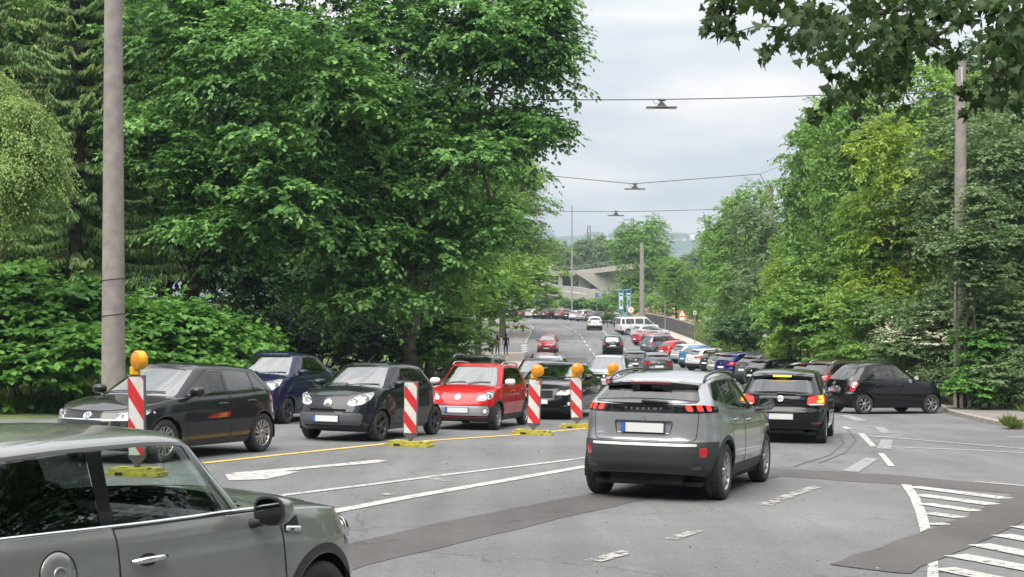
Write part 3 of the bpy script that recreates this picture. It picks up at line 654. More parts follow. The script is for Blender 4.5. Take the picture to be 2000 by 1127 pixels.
def round_city_car(doors=3, H=1.465, L=3.435):   # short and round, big almond lamps
    k = H / 1.465
    return kind(L=L, W=1.63, H=H, wb=2.34, fo=.72, wr=.285, ww=.165, rim='five', rimr=.66, rim_mat='alloy_dark', col=(.011, .013, .018), crown=.075,
        belt=[(0, .72 * k), (.1, .78 * k), (.35, .865 * k), (.8, .945 * k), (1.4, .955 * k), (2.4, .98 * k), (2.9, 1.02 * k), (3.3, 1.0 * k), (L, .96 * k)], cowl=.82, wtop=1.52, rtop=2.95, rbase=L - .06, roof=[(1.35, 1.37 * k), (1.7, 1.42 * k), (2.1, 1.425 * k), (2.6, 1.395 * k), (3.0, 1.31 * k)],
        rr=.07, rcrown=.04, wg=(.92, .70), bpil=2.18 if doors == 3 else 1.98, cpil=None if doors == 3 else 2.62, dlo_end=(2.86, 2.66, .14) if doors == 3 else (2.98, 2.78, .14), gp=(7, 3., 7, 3.), dlo_r=.09, front_bow=1.08,
        nose=[(0, .10), (.12, .03), (.3, .0), (.5, .01), (.62, .03), (.8, .07), (1, .17)],
        front=[lamp([(.36, .70 * k), (.40, .775 * k), (.56, .865 * k), (.80, .93 * k), (.90, .91 * k), (.82, .78 * k), (.66, .69 * k), (.46, .66 * k)], .05, ((-.08, -.03, .07, 'lens_white'), (.08, .03, .075, 'lens_white')), m='lens_white'),
               grille([(-.36, .555), (.36, .555), (.40, .60), (-.40, .60)], rec=.03), trim('bumper_insert', [(-.66, .31), (.66, .31), (.72, .49), (.66, .53), (-.66, .53), (-.72, .49)], 'plastic_grey', rise=.006, r=.05), grille([(-.5, .29), (.5, .29), (.56, .335), (-.56, .335)], name='lower_grille')],
        rear=[tail([(.58, .72 * k), (.56, .98 * k), (.74, 1.0 * k), (.86, .86 * k), (.80, .72 * k)]), trim('rear_apron', [(-1, .2), (1, .2), (1, .42), (-1, .42)], 'plastic', 'rear')],
        bonnet=[(.11, -.1), (.13, .30), (.42, .52), (.9, .64), (1.02, .66), (1.02, -.1)], hatch=[(-.52, .55), (.52, .55), (.62, 1.2), (-.62, 1.2)], handle_mat='paint', wipers=[(.0, .55), (-.55, -.05)], badges=[(1, .735 * k, .072, 'chevrons')] if doors == 3 else [(1, .72 * k, .05, 'bar_ring')], plates=[(1, .425, {}), (-1, .66, {})], antenna=(1.62, .30), mirror_mat='paint')
def boxy_red_hatch():  # five doors, upright, black arches, silver bumper insert, rails
    return kind(L=3.56, W=1.645, H=1.50, wb=2.42, fo=.60, wr=.297, ww=.18, rim='double', rimr=.66, col=(.50, .006, .012), clad=.045, crown=.05,
        belt=[(0, .74), (.1, .79), (.4, .88), (.72, .945), (1.2, .955), (2.0, .975), (2.7, .99), (3.2, 1.0), (3.56, 1.0)], cowl=.74, wtop=1.42, rtop=3.12, rbase=3.50, roof=[(1.2, 1.39), (1.6, 1.435), (2.1, 1.44), (2.7, 1.42), (3.15, 1.38)], rcrown=.035, wg=(.92, .735), bpil=1.95, cpil=2.72, dlo_end=(2.84, 2.8, .05),
        panes=[([(1.11, .06), (1.62, .83), (1.91, .83), (1.92, .06)], None), ([(1.99, .06), (1.99, .83), (2.68, .82), (2.76, .5), (2.78, .07)], 'glass')],
        nose=[(0, .10), (.12, .03), (.3, .0), (.5, .005), (.65, .02), (.85, .06), (1, .14)], pl=(7.5, 3, 9, 3.4),
        front=[lamp([(.42, .665), (.44, .75), (.60, .83), (.80, .87), (.93, .86), (.87, .75), (.74, .68), (.55, .65)], .05, ((-.1, -.02, .05, 'lamp_lit'), (.06, .01, .065, 'lens_white')), m='chrome'),
               trim('bumper_insert', [(-.70, .33), (.70, .33), (.74, .42), (.70, .535), (-.70, .535), (-.74, .42)], 'silver', rise=.008, r=.05), grille([(-.44, .30), (.44, .30), (.54, .395), (-.54, .395)], 'plastic', rec=.03),
               trim('bumper_frame', [(-.78, .30), (.78, .30), (.80, .42), (.76, .56), (-.76, .56), (-.80, .42)], 'plastic', rise=.003, r=.05), trim('front_apron', [(-1.2, .15), (1.2, .15), (1.2, .275), (-1.2, .275)], 'plastic', rise=.004)],
        rear=[tail([(.54, .62), (.54, .95), (.70, .99), (.80, .8), (.76, .62)]), trim('rear_apron', [(-1, .2), (1, .2), (1, .42), (-1, .42)], 'plastic', 'rear')],
        side_low=[(.9, .1), (.9, .335), (2.7, .335), (2.7, .1)], bonnet=[(.12, -.1), (.13, .40), (.4, .60), (.9, .67), (.95, .67), (.95, -.1)], hatch=[(-.55, .5), (.55, .5), (.64, 1.25), (-.64, 1.25)],
        rails=(1.55, 2.95, 'silver', .045), wipers=[(.0, .5), (-.5, -.05)], badges=[(1, .725, .068, 'vw'), (-1, .8, .05, 'vw')], plates=[(1, .445, {}), (-1, .62, {})], mirror_mat='lens_white', spoiler=(.05, .03, 'paint'),
        extra=lambda s, root, D, col: [fog(s, root, sg * .60, .425) for sg in (1, -1)])
def fog(s, root, y, z, r=.05):
    h = s.surf('x', y, z, 1)
    if h: b = MB(); M = Matrix.Translation(h[0]) @ h[1].to_track_quat('Y', 'Z').to_matrix().to_4x4(); b.lathe([(r * 1.35, .0), (r * 1.25, .016), (r, .014)], 'plastic', 20, M); b.lathe([(r, .014), (r * .7, .016), (0, .018)], 'lens_white', 20, M); b.build('fog_light', root)
def saloon():          # long black four door
    return kind(L=4.90, W=1.86, H=1.46, wb=2.97, fo=.85, wr=.335, ww=.225, rim='double', rimr=.73, col=(.006, .006, .007), crown=.07,
        belt=[(0, .70), (.1, .755), (.5, .865), (1.2, .96), (2.0, .985), (3.2, 1.0), (4.0, 1.02), (4.5, 1.03), (4.9, 1.0)], cowl=1.40, wtop=2.15, rtop=3.55, rbase=4.35, roof=[(1.9, 1.36), (2.4, 1.42), (2.9, 1.425), (3.3, 1.40), (3.7, 1.33)], wg=(.90, .66), bpil=2.72, cpil=3.62, dlo_end=(3.98, 3.62, .12), dlo_rib=(.006, 'chrome'),
        front=[lamp([(.46, .645), (.47, .70), (.62, .765), (.86, .79), (1.0, .775), (.92, .69), (.74, .64)], .045, ((-.09, -.005, .062, 'lamp_lit'), (.09, .01, .062, 'lamp_lit')), m='lens_white'),
               grille([(-.38, .56), (-.05, .56), (-.04, .75), (-.36, .75)], rec=.02, name='grille'), grille([(.38, .56), (.05, .56), (.04, .75), (.36, .75)], rec=.02), grille([(-.55, .28), (.55, .28), (.62, .42), (-.62, .42)], name='lower_grille'), trim('chrome_strip', [(-.92, .37), (-.66, .36), (-.66, .375), (-.92, .385)], 'chrome', r=.004), trim('chrome_strip', [(.92, .37), (.66, .36), (.66, .375), (.92, .385)], 'chrome', r=.004)],
        rear=[tail([(.42, .78), (.42, .93), (.80, .96), (1.1, .92), (1.0, .80)])], bonnet=[(.12, -.1), (.14, .60), (.8, .74), (1.5, .79), (1.5, -.1)], badges=[(1, .77, .041, 'disc')], plates=[(1, .47, {}), (-1, .70, {})], wipers=[(0, .6), (-.6, 0)],
        extra=lambda s, root, D, col: [fog(s, root, sg * .74, .42, .045) for sg in (1, -1)])
def band_suv():        # grey suv: black band of lamps across the tail, black bumper, cladding, rails
    def extra(s, root, D, col):
        # lettering across the band, spaced along it
        for i, ch in enumerate('PEUGEOT'):
            y = .215 - i * .0717; h = s.surf('x', y, 1.112, -1); p, n = h; n = Vector((n.x, n.y, n.z)).normalized()
            cu = bpy.data.curves.new('letter', 'FONT'); cu.body = ch; cu.size = .042; cu.extrude = .003; cu.align_x = 'CENTER'; cu.align_y = 'CENTER'; cu.space_character = 1
            o = bpy.data.objects.new('letter', cu); COL.objects.link(o)
            rt = Vector((0, -1, 0)); rt = (rt - n * rt.dot(n)).normalized(); up = n.cross(rt)
            o.matrix_world = Matrix.Translation(p + n * .006) @ Matrix((rt, up, n)).transposed().to_4x4() @ Matrix.Diagonal((1.25, .8, 1, 1)); cu.materials.append(MATS['silver'])
            dg = bpy.context.evaluated_depsgraph_get(); me = bpy.data.meshes.new_from_object(o.evaluated_get(dg)); mw = o.matrix_world.copy(); bpy.data.objects.remove(o)
            me.transform(mw); o = bpy.data.objects.new('letter', me); COL.objects.link(o); o.parent = root
        for y0, z0, ys in ((.47, .80, 4),):   # model number plate letters, tiny raised marks
            b = MB()
            for k in range(ys):
                h = s.surf('x', y0 + .12 - k * .035, z0, -1); b.box(h[0] + Vector((-.003, 0, 0)), (.006, .024, .026), 'silver', bev=.002)
            b.build('model_mark', root)
    lamps = []
    for k, a in enumerate((.50, .635, .77)):
        lamps.append(('taillight', 'rrear', [(a + .03, 1.09), (a, 1.16), (a + .072, 1.16), (a + .102, 1.09)], .006, 'lens_lit', {'raise': .008, 'recess': .01}))
    return kind(L=4.30, W=1.77, H=1.55, wb=2.605, fo=.88, wr=.345, ww=.215, rim='double', rimr=.68, col=(.29, .30, .315), paint='paint_metal', clad=.05, ds=.026,
        belt=[(0, .86), (.1, .90), (.5, .98), (1.1, 1.03), (1.6, 1.05), (2.6, 1.06), (3.2, 1.09), (3.9, 1.16), (4.1, 1.18), (4.3, 1.17)], cowl=1.12, wtop=1.9, rtop=3.72, rbase=4.22, roof=[(1.7, 1.46), (2.2, 1.515), (2.6, 1.515), (3.2, 1.49), (3.75, 1.43)], rcrown=.04, wg=(.905, .70), bpil=2.45, cpil=3.2,
        dlo_end=(3.80, 3.58, .25), dlo_r=.03, sill=[(0, .28), (.25, .23), (.9, .25), (1.3, .26), (3.0, .26), (3.9, .30), (4.3, .36)], tail=[(0, .10), (.12, .02), (.3, .0), (.42, .01), (.48, .05), (.62, .07), (.84, .07), (.92, .075), (1, .10)], pl=(7, 2.8, 7.5, 3.1),
        front=[lamp([(.46, .80), (.46, .88), (.8, .94), (1.02, .95), (.98, .86)]), grille([(-.5, .56), (.5, .56), (.56, .84), (-.56, .84)], 'plastic', rec=.02), grille([(-.6, .32), (.6, .32), (.66, .48), (-.66, .48)])],
        rear=lamps + [trim('light_band', [(-.90, 1.068), (.90, 1.068), (1.07, 1.072), (1.0, 1.172), (.86, 1.178), (-.86, 1.178), (-1.0, 1.172), (-1.07, 1.072)], 'gloss_black', 'rear', .003, .012),
              trim('reflector', [(.70, .545), (.70, .66), (.815, .66), (.815, .545)], 'lens_red', 'rrear', .006, .01), trim('chrome_strip', [(-.66, .672), (.66, .672), (.66, .70), (-.66, .70)], 'bright_trim', 'rear', .014, .01),
              trim('rear_bumper', [(-1.05, .1), (1.05, .1), (1.05, .725), (-1.05, .725)], 'plastic', 'rear', .006, .02), grille([(-.33, .815), (.33, .815), (.36, .965), (-.36, .965)], 'paint', 'rear', 'plate_recess', .022)],
        side_low=[(1.2, .1), (1.2, .40), (3.15, .40), (3.15, .1)], bonnet=[(.12, -.1), (.14, .62), (.6, .74), (1.3, .78), (1.3, -.1)], hatch=[(-.64, .735), (.64, .735), (.70, 1.3), (-.70, 1.3)],
        rails=(1.9, 3.62, 'gloss_black', .05), spoiler=(.17, .035, 'gloss_black'), brake3=(.5, 'lens_dark'), roof_mat='paint', rear_wiper=(.02, -.30, 1.205, 1.19), plates=[(1, .5, {}), (-1, .885, dict())], badges=[(-1, 1.0, .035, 'lion')], mirror=(1.56, 1.08), mirror_size=(.14, .22, .17), mirror_mat='paint', rw=(.06, .86, .68, .55), rear_side_glass='glass_tinted', dlo_rib=(.005, 'gloss_black'), extra=extra)
def lit_hatch():       # black hatchback braking
    return kind(L=4.20, W=1.79, H=1.48, wb=2.575, fo=.88, wr=.316, ww=.21, rim='five', col=(.006, .006, .008), ds=.028,
        belt=[(0, .72), (.1, .77), (.5, .86), (1.1, .945), (1.5, .955), (2.5, .965), (3.4, .975), (3.9, .985), (4.2, .97)], cowl=1.08, wtop=1.86, rtop=3.62, rbase=4.12, roof=[(1.7, 1.39), (2.1, 1.435), (2.6, 1.44), (3.2, 1.415), (3.68, 1.36)], bpil=2.44, cpil=3.2, dlo_end=(3.52, 3.38, .1), rcrown=.04, wg=(.905, .705), rw=(.06, .87, .67, .55),
        front=[lamp([(.44, .64), (.46, .74), (.78, .79), (1.0, .80), (.95, .70), (.74, .64)]), grille([(-.42, .65), (.42, .65), (.40, .735), (-.40, .735)], rec=.02), grille([(-.6, .30), (.6, .30), (.66, .46), (-.66, .46)])],
        rear=[('taillight_inner', 'rrear', [(.74, .825), (.74, .87), (.86, .87), (.885, .90), (.885, 1.0), (.945, 1.0), (.95, .85), (.91, .825)], .006, 'lens_hot', {'raise': .010, 'recess': .004}), ('taillight_inner', 'rrear', [(.79, .905), (.79, .955), (.85, .955), (.85, .905)], .02, 'lens_hot', {'raise': .010, 'recess': .004}),
              trim('reversing_light', [(.55, .775), (.55, .80), (.98, .80), (.97, .775)], 'lens_white', 'rrear', .007, .006), tail([(.52, .785), (.54, .93), (.70, .955), (.80, 1.02), (.99, 1.04), (1.06, .93), (1.0, .79)], 'lens_lit'),
              trim('reflector', [(.62, .405), (.62, .435), (.86, .435), (.86, .405)], 'lens_red', 'rrear', .004, .006), trim('rear_apron', [(-1, .2), (1, .2), (1, .33), (-1, .33)], 'plastic', 'rear', .004)],
        tail=[(0, .12), (.14, .03), (.3, .0), (.46, .0), (.53, .02), (.56, .06), (.64, .075), (.8, .075), (1, .12)],
        bonnet=[(.13, -.1), (.16, .58), (.7, .70), (1.3, .75), (1.3, -.1)], hatch=[(-.64, .64), (.64, .64), (.72, 1.2), (-.72, 1.2)], spoiler=(.13, .045, 'paint'), brake3=(.36, 'lens_hot'), rear_wiper=(.06, -.30, 1.0, .985), badges=[(1, .69, .06, 'vw'), (-1, .895, .062, 'vw')], plates=[(1, .42, {}), (-1, .545, {})])
def bubble_hatch():    # black, very round, five doors
    return kind(L=3.72, W=1.66, H=1.58, wb=2.43, fo=.66, wr=.30, ww=.175, rim='seven', rimr=.66, col=(.005, .005, .007), crown=.09, rr=.09, gp=(6.5, 2.8, 5.5, 2.8), dlo_r=.10,
        belt=[(0, .72), (.08, .79), (.35, .90), (.8, .985), (1.3, .995), (2.2, 1.0), (2.9, 1.0), (3.4, .98), (3.72, .93)], cowl=.84, wtop=1.62, rtop=3.12, rbase=3.60, rear_bow=1.25, roof=[(1.5, 1.49), (1.85, 1.55), (2.2, 1.56), (2.6, 1.535), (3.15, 1.43)], wg=(.93, .68), bpil=1.98, cpil=2.74, dlo_end=(3.02, 2.78, .12), panes=[([(1.24, .06), (1.80, .82), (1.93, .83), (1.94, .06)], None), ([(2.03, .06), (2.03, .83), (2.62, .82), (2.80, .55), (2.86, .09)], 'glass')],
        nose=[(0, .10), (.15, .02), (.35, .0), (.55, .02), (.75, .06), (1, .17)], front=[lamp([(.46, .74), (.50, .86), (.62, .93), (.76, .92), (.80, .82), (.66, .73)]), grille([(-.4, .6), (.4, .6), (.36, .70), (-.36, .70)], rec=.02), grille([(-.6, .28), (.6, .28), (.6, .44), (-.6, .44)])],
        rear=[('taillight_inner', 'rrear', [(.76, .875), (.76, .95), (.84, .95), (.84, .875)], .035, 'lens_white', {'raise': .012}), ('taillight_inner', 'rrear', [(.74, .785), (.74, .855), (.82, .855), (.82, .785)], .035, 'lens_white', {'raise': .012}), tail([(.66, .69), (.70, .96), (.80, 1.0), (.90, .93), (.82, .70)])],
        bonnet=[(.1, -.1), (.12, .35), (.4, .52), (1.05, .62), (1.05, -.1)], hatch=[(-.56, .60), (.56, .60), (.62, 1.1), (-.62, 1.1)], wipers=[(0, .5)], rear_wiper=(.04, -.32, 1.01, 1.0), badges=[(-1, .915, .05, 'bar_ring'), (1, .70, .05, 'bar_ring')], plates=[(1, .45, {}), (-1, .72, {})], antenna=(1.8, .2))
def crossover():       # generic suv for the rows
    return kind(L=4.35, W=1.80, H=1.60, wb=2.64, fo=.90, wr=.34, ww=.21, rim='five', col=(.05, .05, .06), clad=.045, ds=.05, near=False,
        belt=[(0, .84), (.1, .90), (.5, .98), (1.1, 1.04), (2.2, 1.06), (3.2, 1.10), (3.9, 1.15), (4.35, 1.12)], cowl=1.1, wtop=1.9, rtop=3.72, rbase=4.25, roof=[(1.7, 1.50), (2.2, 1.555), (2.7, 1.56), (3.2, 1.53), (3.75, 1.46)], wg=(.90, .69), bpil=2.45, cpil=3.25, dlo_end=(3.82, 3.55, .22), sill=[(0, .28), (.25, .23), (.9, .25), (3.0, .26), (3.9, .30), (4.35, .38)],
        front=[lamp([(.46, .78), (.46, .88), (.8, .93), (1.02, .94), (.95, .83)]), grille([(-.42, .68), (.42, .68), (.44, .85), (-.44, .85)], 'gloss_black', rec=.02), trim('chrome_strip', [(-.44, .83), (.44, .83), (.44, .85), (-.44, .85)], 'chrome', r=.006), grille([(-.65, .34), (.65, .34), (.7, .56), (-.7, .56)], 'plastic')],
        rear=[tail([(.46, .92), (.46, 1.02), (.80, 1.09), (1.12, 1.08), (1.0, .93)]), trim('reflector', [(.62, .5), (.62, .54), (.84, .54), (.84, .5)], 'lens_red', 'rrear', .008, .006), trim('rear_apron', [(-1.2, .1), (1.2, .1), (1.2, .56), (-1.2, .56)], 'plastic', 'rear', .004)], side_low=[(1.2, .1), (1.2, .40), (3.2, .40), (3.2, .1)],
        rails=(1.9, 3.6, 'silver', .05), spoiler=(.14, .035, 'paint'), brake3=(.3, 'lens_red'), rear_wiper=(.0, -.32, 1.19, 1.18), badges=[(-1, 1.0, .045, 'wings'), (1, .76, .06, 'disc')], plates=[(1, .5, {}), (-1, .80, {})], rear_side_glass='glass_tinted', hatch=[(-.62, .66), (.62, .66), (.72, 1.3), (-.72, 1.3)], bonnet=[(.12, -.1), (.14, .62), (.6, .74), (1.3, .78), (1.3, -.1)], mirror_size=(.13, .23, .17))
def people_carrier():  # tall estate-like mpv
    return kind(L=4.47, W=1.80, H=1.64, wb=2.70, fo=.93, wr=.32, ww=.2, rim='five', col=(.12, .14, .17), ds=.05, near=False,
        belt=[(0, .76), (.1, .82), (.5, .92), (.95, 1.02), (1.5, 1.03), (2.5, 1.04), (3.5, 1.06), (4.1, 1.07), (4.47, 1.05)], cowl=.95, wtop=1.85, rtop=4.02, rbase=4.40, roof=[(1.6, 1.54), (2.1, 1.595), (2.8, 1.60), (3.5, 1.58), (4.05, 1.52)], wg=(.915, .74), bpil=2.48, cpil=3.3, dlo_end=(4.12, 4.0, .06),
        front=[lamp([(.46, .66), (.46, .78), (.8, .86), (1.0, .86), (.93, .72)]), grille([(-.42, .62), (.42, .62), (.42, .76), (-.42, .76)], rec=.02), grille([(-.65, .30), (.65, .30), (.7, .5), (-.7, .5)])],
        rear=[tail([(.62, .82), (.62, 1.03), (.76, 1.06), (.98, 1.03), (.98, .84)]), trim('rear_strip', [(-.8, .62), (.8, .62), (.8, .655), (-.8, .655)], 'plastic', 'rear', .008, .01)], rails=(1.9, 3.9, 'silver', .045), spoiler=(.07, .03, 'paint'), rear_wiper=(.0, -.34, 1.12, 1.1), badges=[(-1, .95, .045, 'wings'), (1, .70, .05, 'disc')], plates=[(1, .45, {}), (-1, .78, {})], hatch=[(-.66, .5), (.66, .5), (.74, 1.25), (-.74, 1.25)], bonnet=[(.13, -.1), (.16, .6), (1.2, .76), (1.2, -.1)])
def estate():          # long load carrier
    return kind(L=4.65, W=1.80, H=1.50, wb=2.68, fo=.90, wr=.315, ww=.2, rim='five', col=(.10, .04, .03), ds=.05, near=False,
        belt=[(0, .70), (.1, .76), (.5, .86), (1.15, .95), (2.2, .97), (3.4, 1.0), (4.2, 1.02), (4.65, 1.0)], cowl=1.12, wtop=1.92, rtop=4.05, rbase=4.58, roof=[(1.7, 1.40), (2.2, 1.455), (2.9, 1.46), (3.6, 1.44), (4.1, 1.39)], wg=(.905, .72), bpil=2.5, cpil=3.3, dlo_end=(4.18, 4.0, .1),
        front=[lamp([(.46, .62), (.46, .74), (.8, .80), (1.0, .80), (.93, .68)]), grille([(-.42, .60), (.42, .60), (.42, .74), (-.42, .74)], rec=.02), grille([(-.65, .28), (.65, .28), (.7, .46), (-.7, .46)])],
        rear=[tail([(.52, .80), (.52, .93), (.8, 1.0), (1.06, .99), (1.0, .82)]), trim('rear_apron', [(-1.2, .1), (1.2, .1), (1.2, .40), (-1.2, .40)], 'plastic', 'rear', .004)], rails=(2.0, 3.95, 'chrome', .045), spoiler=(.09, .03, 'paint'), rear_wiper=(.0, -.34, 1.06, 1.05), badges=[(-1, .90, .045, 'wings'), (1, .68, .05, 'disc')], plates=[(1, .45, {}), (-1, .74, {})], rear_side_glass='glass_tinted', hatch=[(-.66, .52), (.66, .52), (.74, 1.2), (-.74, 1.2)], bonnet=[(.13, -.1), (.16, .6), (1.35, .76), (1.35, -.1)])
def plain_hatch():     # five door hatchback for the rows
    T = lit_hatch(); T.update(near=False, ds=.05, rear=[tail([(.50, .80), (.52, .95), (.80, .985), (1.04, .97), (1.0, .81)]), trim('rear_apron', [(-1, .2), (1, .2), (1, .36), (-1, .36)], 'plastic', 'rear', .004)], brake3=(.3, 'lens_red'), badges=[(-1, .88, .05, 'disc'), (1, .70, .05, 'disc')], plates=[(1, .42, {}), (-1, .66, {})], col=(.7, .7, .7)); return T
def coupe():           # low sloping tail
    return kind(L=4.25, W=1.78, H=1.38, wb=2.55, fo=.88, wr=.315, ww=.21, rim='five', col=(.30, .008, .012), ds=.05, near=False, crown=.08,
        belt=[(0, .66), (.1, .72), (.5, .82), (1.15, .92), (2.2, .95), (3.2, 1.0), (3.9, 1.02), (4.25, .98)], cowl=1.12, wtop=1.88, rtop=3.05, rbase=4.05, roof=[(1.7, 1.29), (2.1, 1.335), (2.5, 1.335), (3.0, 1.28), (3.2, 1.24)], rear_bow=1.1, wg=(.88, .64), bpil=2.62, dlo_end=(3.4, 3.05, .14),
        front=[lamp([(.46, .60), (.46, .70), (.8, .76), (1.0, .76), (.93, .66)]), grille([(-.6, .28), (.6, .28), (.6, .56), (-.6, .56)])], rear=[tail([(.40, .76), (.40, .90), (.8, .93), (1.02, .90), (.95, .78)])], badges=[(-1, .84, .045, 'disc'), (1, .66, .05, 'disc')], plates=[(1, .42, {}), (-1, .6, {})], rails=None)
def van():             # white window van
    return kind(L=4.89, W=1.90, H=1.97, wb=3.0, fo=.91, wr=.335, ww=.215, rim='steel', rim_mat='alloy', col=(.74, .75, .75), ds=.055, near=False, crown=.06,
        belt=[(0, .86), (.1, .92), (.45, 1.02), (.8, 1.10), (1.3, 1.12), (4.6, 1.12), (4.89, 1.12)], cowl=.66, wtop=1.55, rtop=4.72, rbase=4.86, roof=[(1.3, 1.84), (1.8, 1.915), (2.6, 1.925), (4.0, 1.92), (4.75, 1.90)], wg=(.94, .80), rr=.08, bpil=1.98, dlo_end=(4.6, 4.55, .1), gp=(9, 3.4, 14, 5), pl=(7.5, 3, 14, 5),
        dlo=[(1.0, .05), (1.62, .82), (1.98, .82), (1.98, .05)], panes=[([(1.05, .08), (1.64, .79), (1.93, .79), (1.93, .08)], None)], tail=[(0, .06), (.15, .01), (.3, 0), (1, .02)], roof_mat=None,
        front=[lamp([(.52, .72), (.52, .88), (.8, .95), (.98, .95), (.95, .78)]), grille([(-.46, .72), (.46, .72), (.46, .88), (-.46, .88)], rec=.02), trim('bumper', [(-1.3, .2), (1.3, .2), (1.3, .6), (-1.3, .6)], 'plastic', rise=.01)],
        rear=[tail([(.82, .62), (.82, 1.02), (.96, 1.02), (.96, .62)]), trim('bumper', [(-1.2, .1), (1.2, .1), (1.2, .52), (-1.2, .52)], 'plastic', 'rear', .01),
              ('side_window', 'sideg', [(2.10, .10), (2.10, .80), (3.05, .80), (3.05, .10)], .03, 'glass_tinted', dict(split=1)), ('side_window', 'sideg', [(3.2, .10), (3.2, .80), (4.15, .80), (4.15, .10)], .03, 'glass_tinted', dict(split=1)), ('side_window', 'sideg', [(4.28, .12), (4.28, .78), (4.58, .78), (4.6, .12)], .03, 'glass_tinted', dict(split=1))],
        doors=[[(.95, .35), (.95, 1.4), (2.02, 1.4), (2.02, .35)]], handles=[(1.85, 1.0)], rw=(.06, .84, .76, .68), plates=[(1, .5, {}), (-1, .68, {})], badges=[(-1, .95, .06, 'disc'), (1, .80, .07, 'disc')], hatch=[(-.80, .55), (.80, .55), (.80, 1.3), (-.80, 1.3)], mirror_size=(.13, .2, .24), mirror_mat='paint')
def three_door():      # grey small car in the foreground: upright glass, floating roof, black arches
    def extra(s, root, D, col):
        for sg in (1, -1):
            # chrome waist strip, side vent, filler cap ring
            b = MB(); Ps = []
            for d in np.linspace(1.22, 3.62, 70):
                z = float(s.zt(np.array([D(d)]))[0]) + .012; h = s.surf('y', D(d), z + .004, sg)
                if h: Ps.append(h[0] + Vector((0, sg * .006, 0)))
            vs = []
            for p in Ps: vs += [p + Vector((0, 0, .013)), p + Vector((0, sg * .008, .006)), p + Vector((0, sg * .008, -.006)), p + Vector((0, 0, -.013))]
            b.add(vs, [(4 * i + k, 4 * i + k + 1, 4 * i + k + 5, 4 * i + k + 4) for i in range(len(Ps) - 1) for k in range(3)], 'chrome', True); b.build('waist_strip', root)
            hv = s.surf('y', D(1.03), .835, sg); p, n = hv
            if sg < 0:
                b = MB(); fr = []
                for dx, dz in ((-.10, -.035), (-.10, .005), (.03, .045), (.03, -.03)):
                    h = s.surf('y', D(1.03) + dx, .845 + dz, sg); fr.append(h[0] + h[1] * .004)
                b.prism(fr, (0, -.006, 0), 'inside_dark'); b.box(p + Vector((-.03, -.014, -.012)), (.135, .02, .032), 'chrome', Matrix.Rotation(R(6), 4, 'Y'), .009); b.box(p + Vector((-.05, -.024, -.012)), (.03, .006, .014), 'plastic', bev=.002); b.build('side_vent', root)
                q = s.surf('y', D(2.78), .80, sg); M = Matrix.Translation(q[0]) @ q[1].to_track_quat('Y', 'Z').to_matrix().to_4x4(); b = MB()
                b.lathe([(.112, .0005), (.110, .004), (.106, .0005)], 'seam', 40, M); b.lathe([(.104, .001), (.098, .008), (.06, .012), (0, .013)], 'paint_metal', 40, M); b.lathe([(.04, .012), (.038, .018), (.028, .018), (.026, .012)], 'paint_metal', 24, M); b.build('filler_cap', root, color=col)
        # black-and-grey glass pillars are panes; dark roof
    T = kind(L=3.82, W=1.727, H=1.414, wb=2.495, fo=.77, wr=.305, ww=.2, rim='five', col=(.23, .24, .235), clad=.055, ds=.022, crown=.085, bsm=.10,
        belt=[(0, .64), (.06, .69), (.2, .77), (.45, .85), (.8, .905), (1.3, .935), (2.2, .945), (3.0, .965), (3.6, .975), (3.82, .95)], cowl=1.14, wtop=1.56, rtop=3.42, rbase=3.72, roof=[(1.4, 1.32), (1.7, 1.355), (2.0, 1.372), (2.6, 1.365), (3.1, 1.34), (3.5, 1.29)], rr=.05, rcrown=.04, wg=(.915, .755), bpil=2.40, dlo_end=(3.62, 3.45, .05), gp=(8, 3., 8, 3.2), tumble=1.1, arch_bulge=.022, pl=(5.6, 2.8, 8, 3.2), paint='paint_metal',
        dlo=[(1.44, .0), (1.70, .93), (3.48, .93), (3.66, .0)], dlo_r=.02, panes=[([(1.55, .03), (1.76, .885), (2.36, .885), (2.38, .03)], None), ([(2.46, .03), (2.46, .885), (3.36, .88), (3.52, .04)], 'glass_tinted')], side_glass='glass_side', ws_glass='glass_side',
        doors=[[(1.14, .28), (1.14, .60), (1.15, .80), (1.20, 1.15), (2.40, 1.15), (2.40, .28)]], handles=[(2.21, .80)], handle_mat='chrome', mirror_glass='mirror_dark', mirror=(1.43, .93), mirror_size=(.15, .20, .155), mirror_mat='paint', roof_mat='paint',
        nose=[(0, .10), (.12, .03), (.3, .0), (.55, .01), (.8, .05), (1, .16)], front=[lamp([(.44, .64), (.44, .80), (.60, .85), (.74, .80), (.74, .66), (.6, .60)], .05, ((0, 0, .1, 'lens_white'),)), grille([(-.38, .5), (.38, .5), (.36, .70), (-.36, .70)], rec=.02), grille([(-.6, .25), (.6, .25), (.6, .38), (-.6, .38)])],
        rear=[tail([(.60, .62), (.60, .88), (.76, .88), (.76, .62)])], side_low=[(1.0, .1), (1.0, .30), (3.1, .30), (3.1, .1)], plates=[(1, .42, {}), (-1, .72, {})], seat=1.2, extra=extra, bonnet=[(.1, -.1), (.1, .45), (.25, .66), (1.2, .76), (1.2, -.1)], ws=(0, .9, .03, .03))
    return T
mat('plastic_grey', (.06, .066, .075), .45, bump=(300, .1, .001)); glass_mat('glass_side', (.80, .88, .84), 1.6); mat('paint_roof', (.20, .215, .20), .3, .3, 1.)
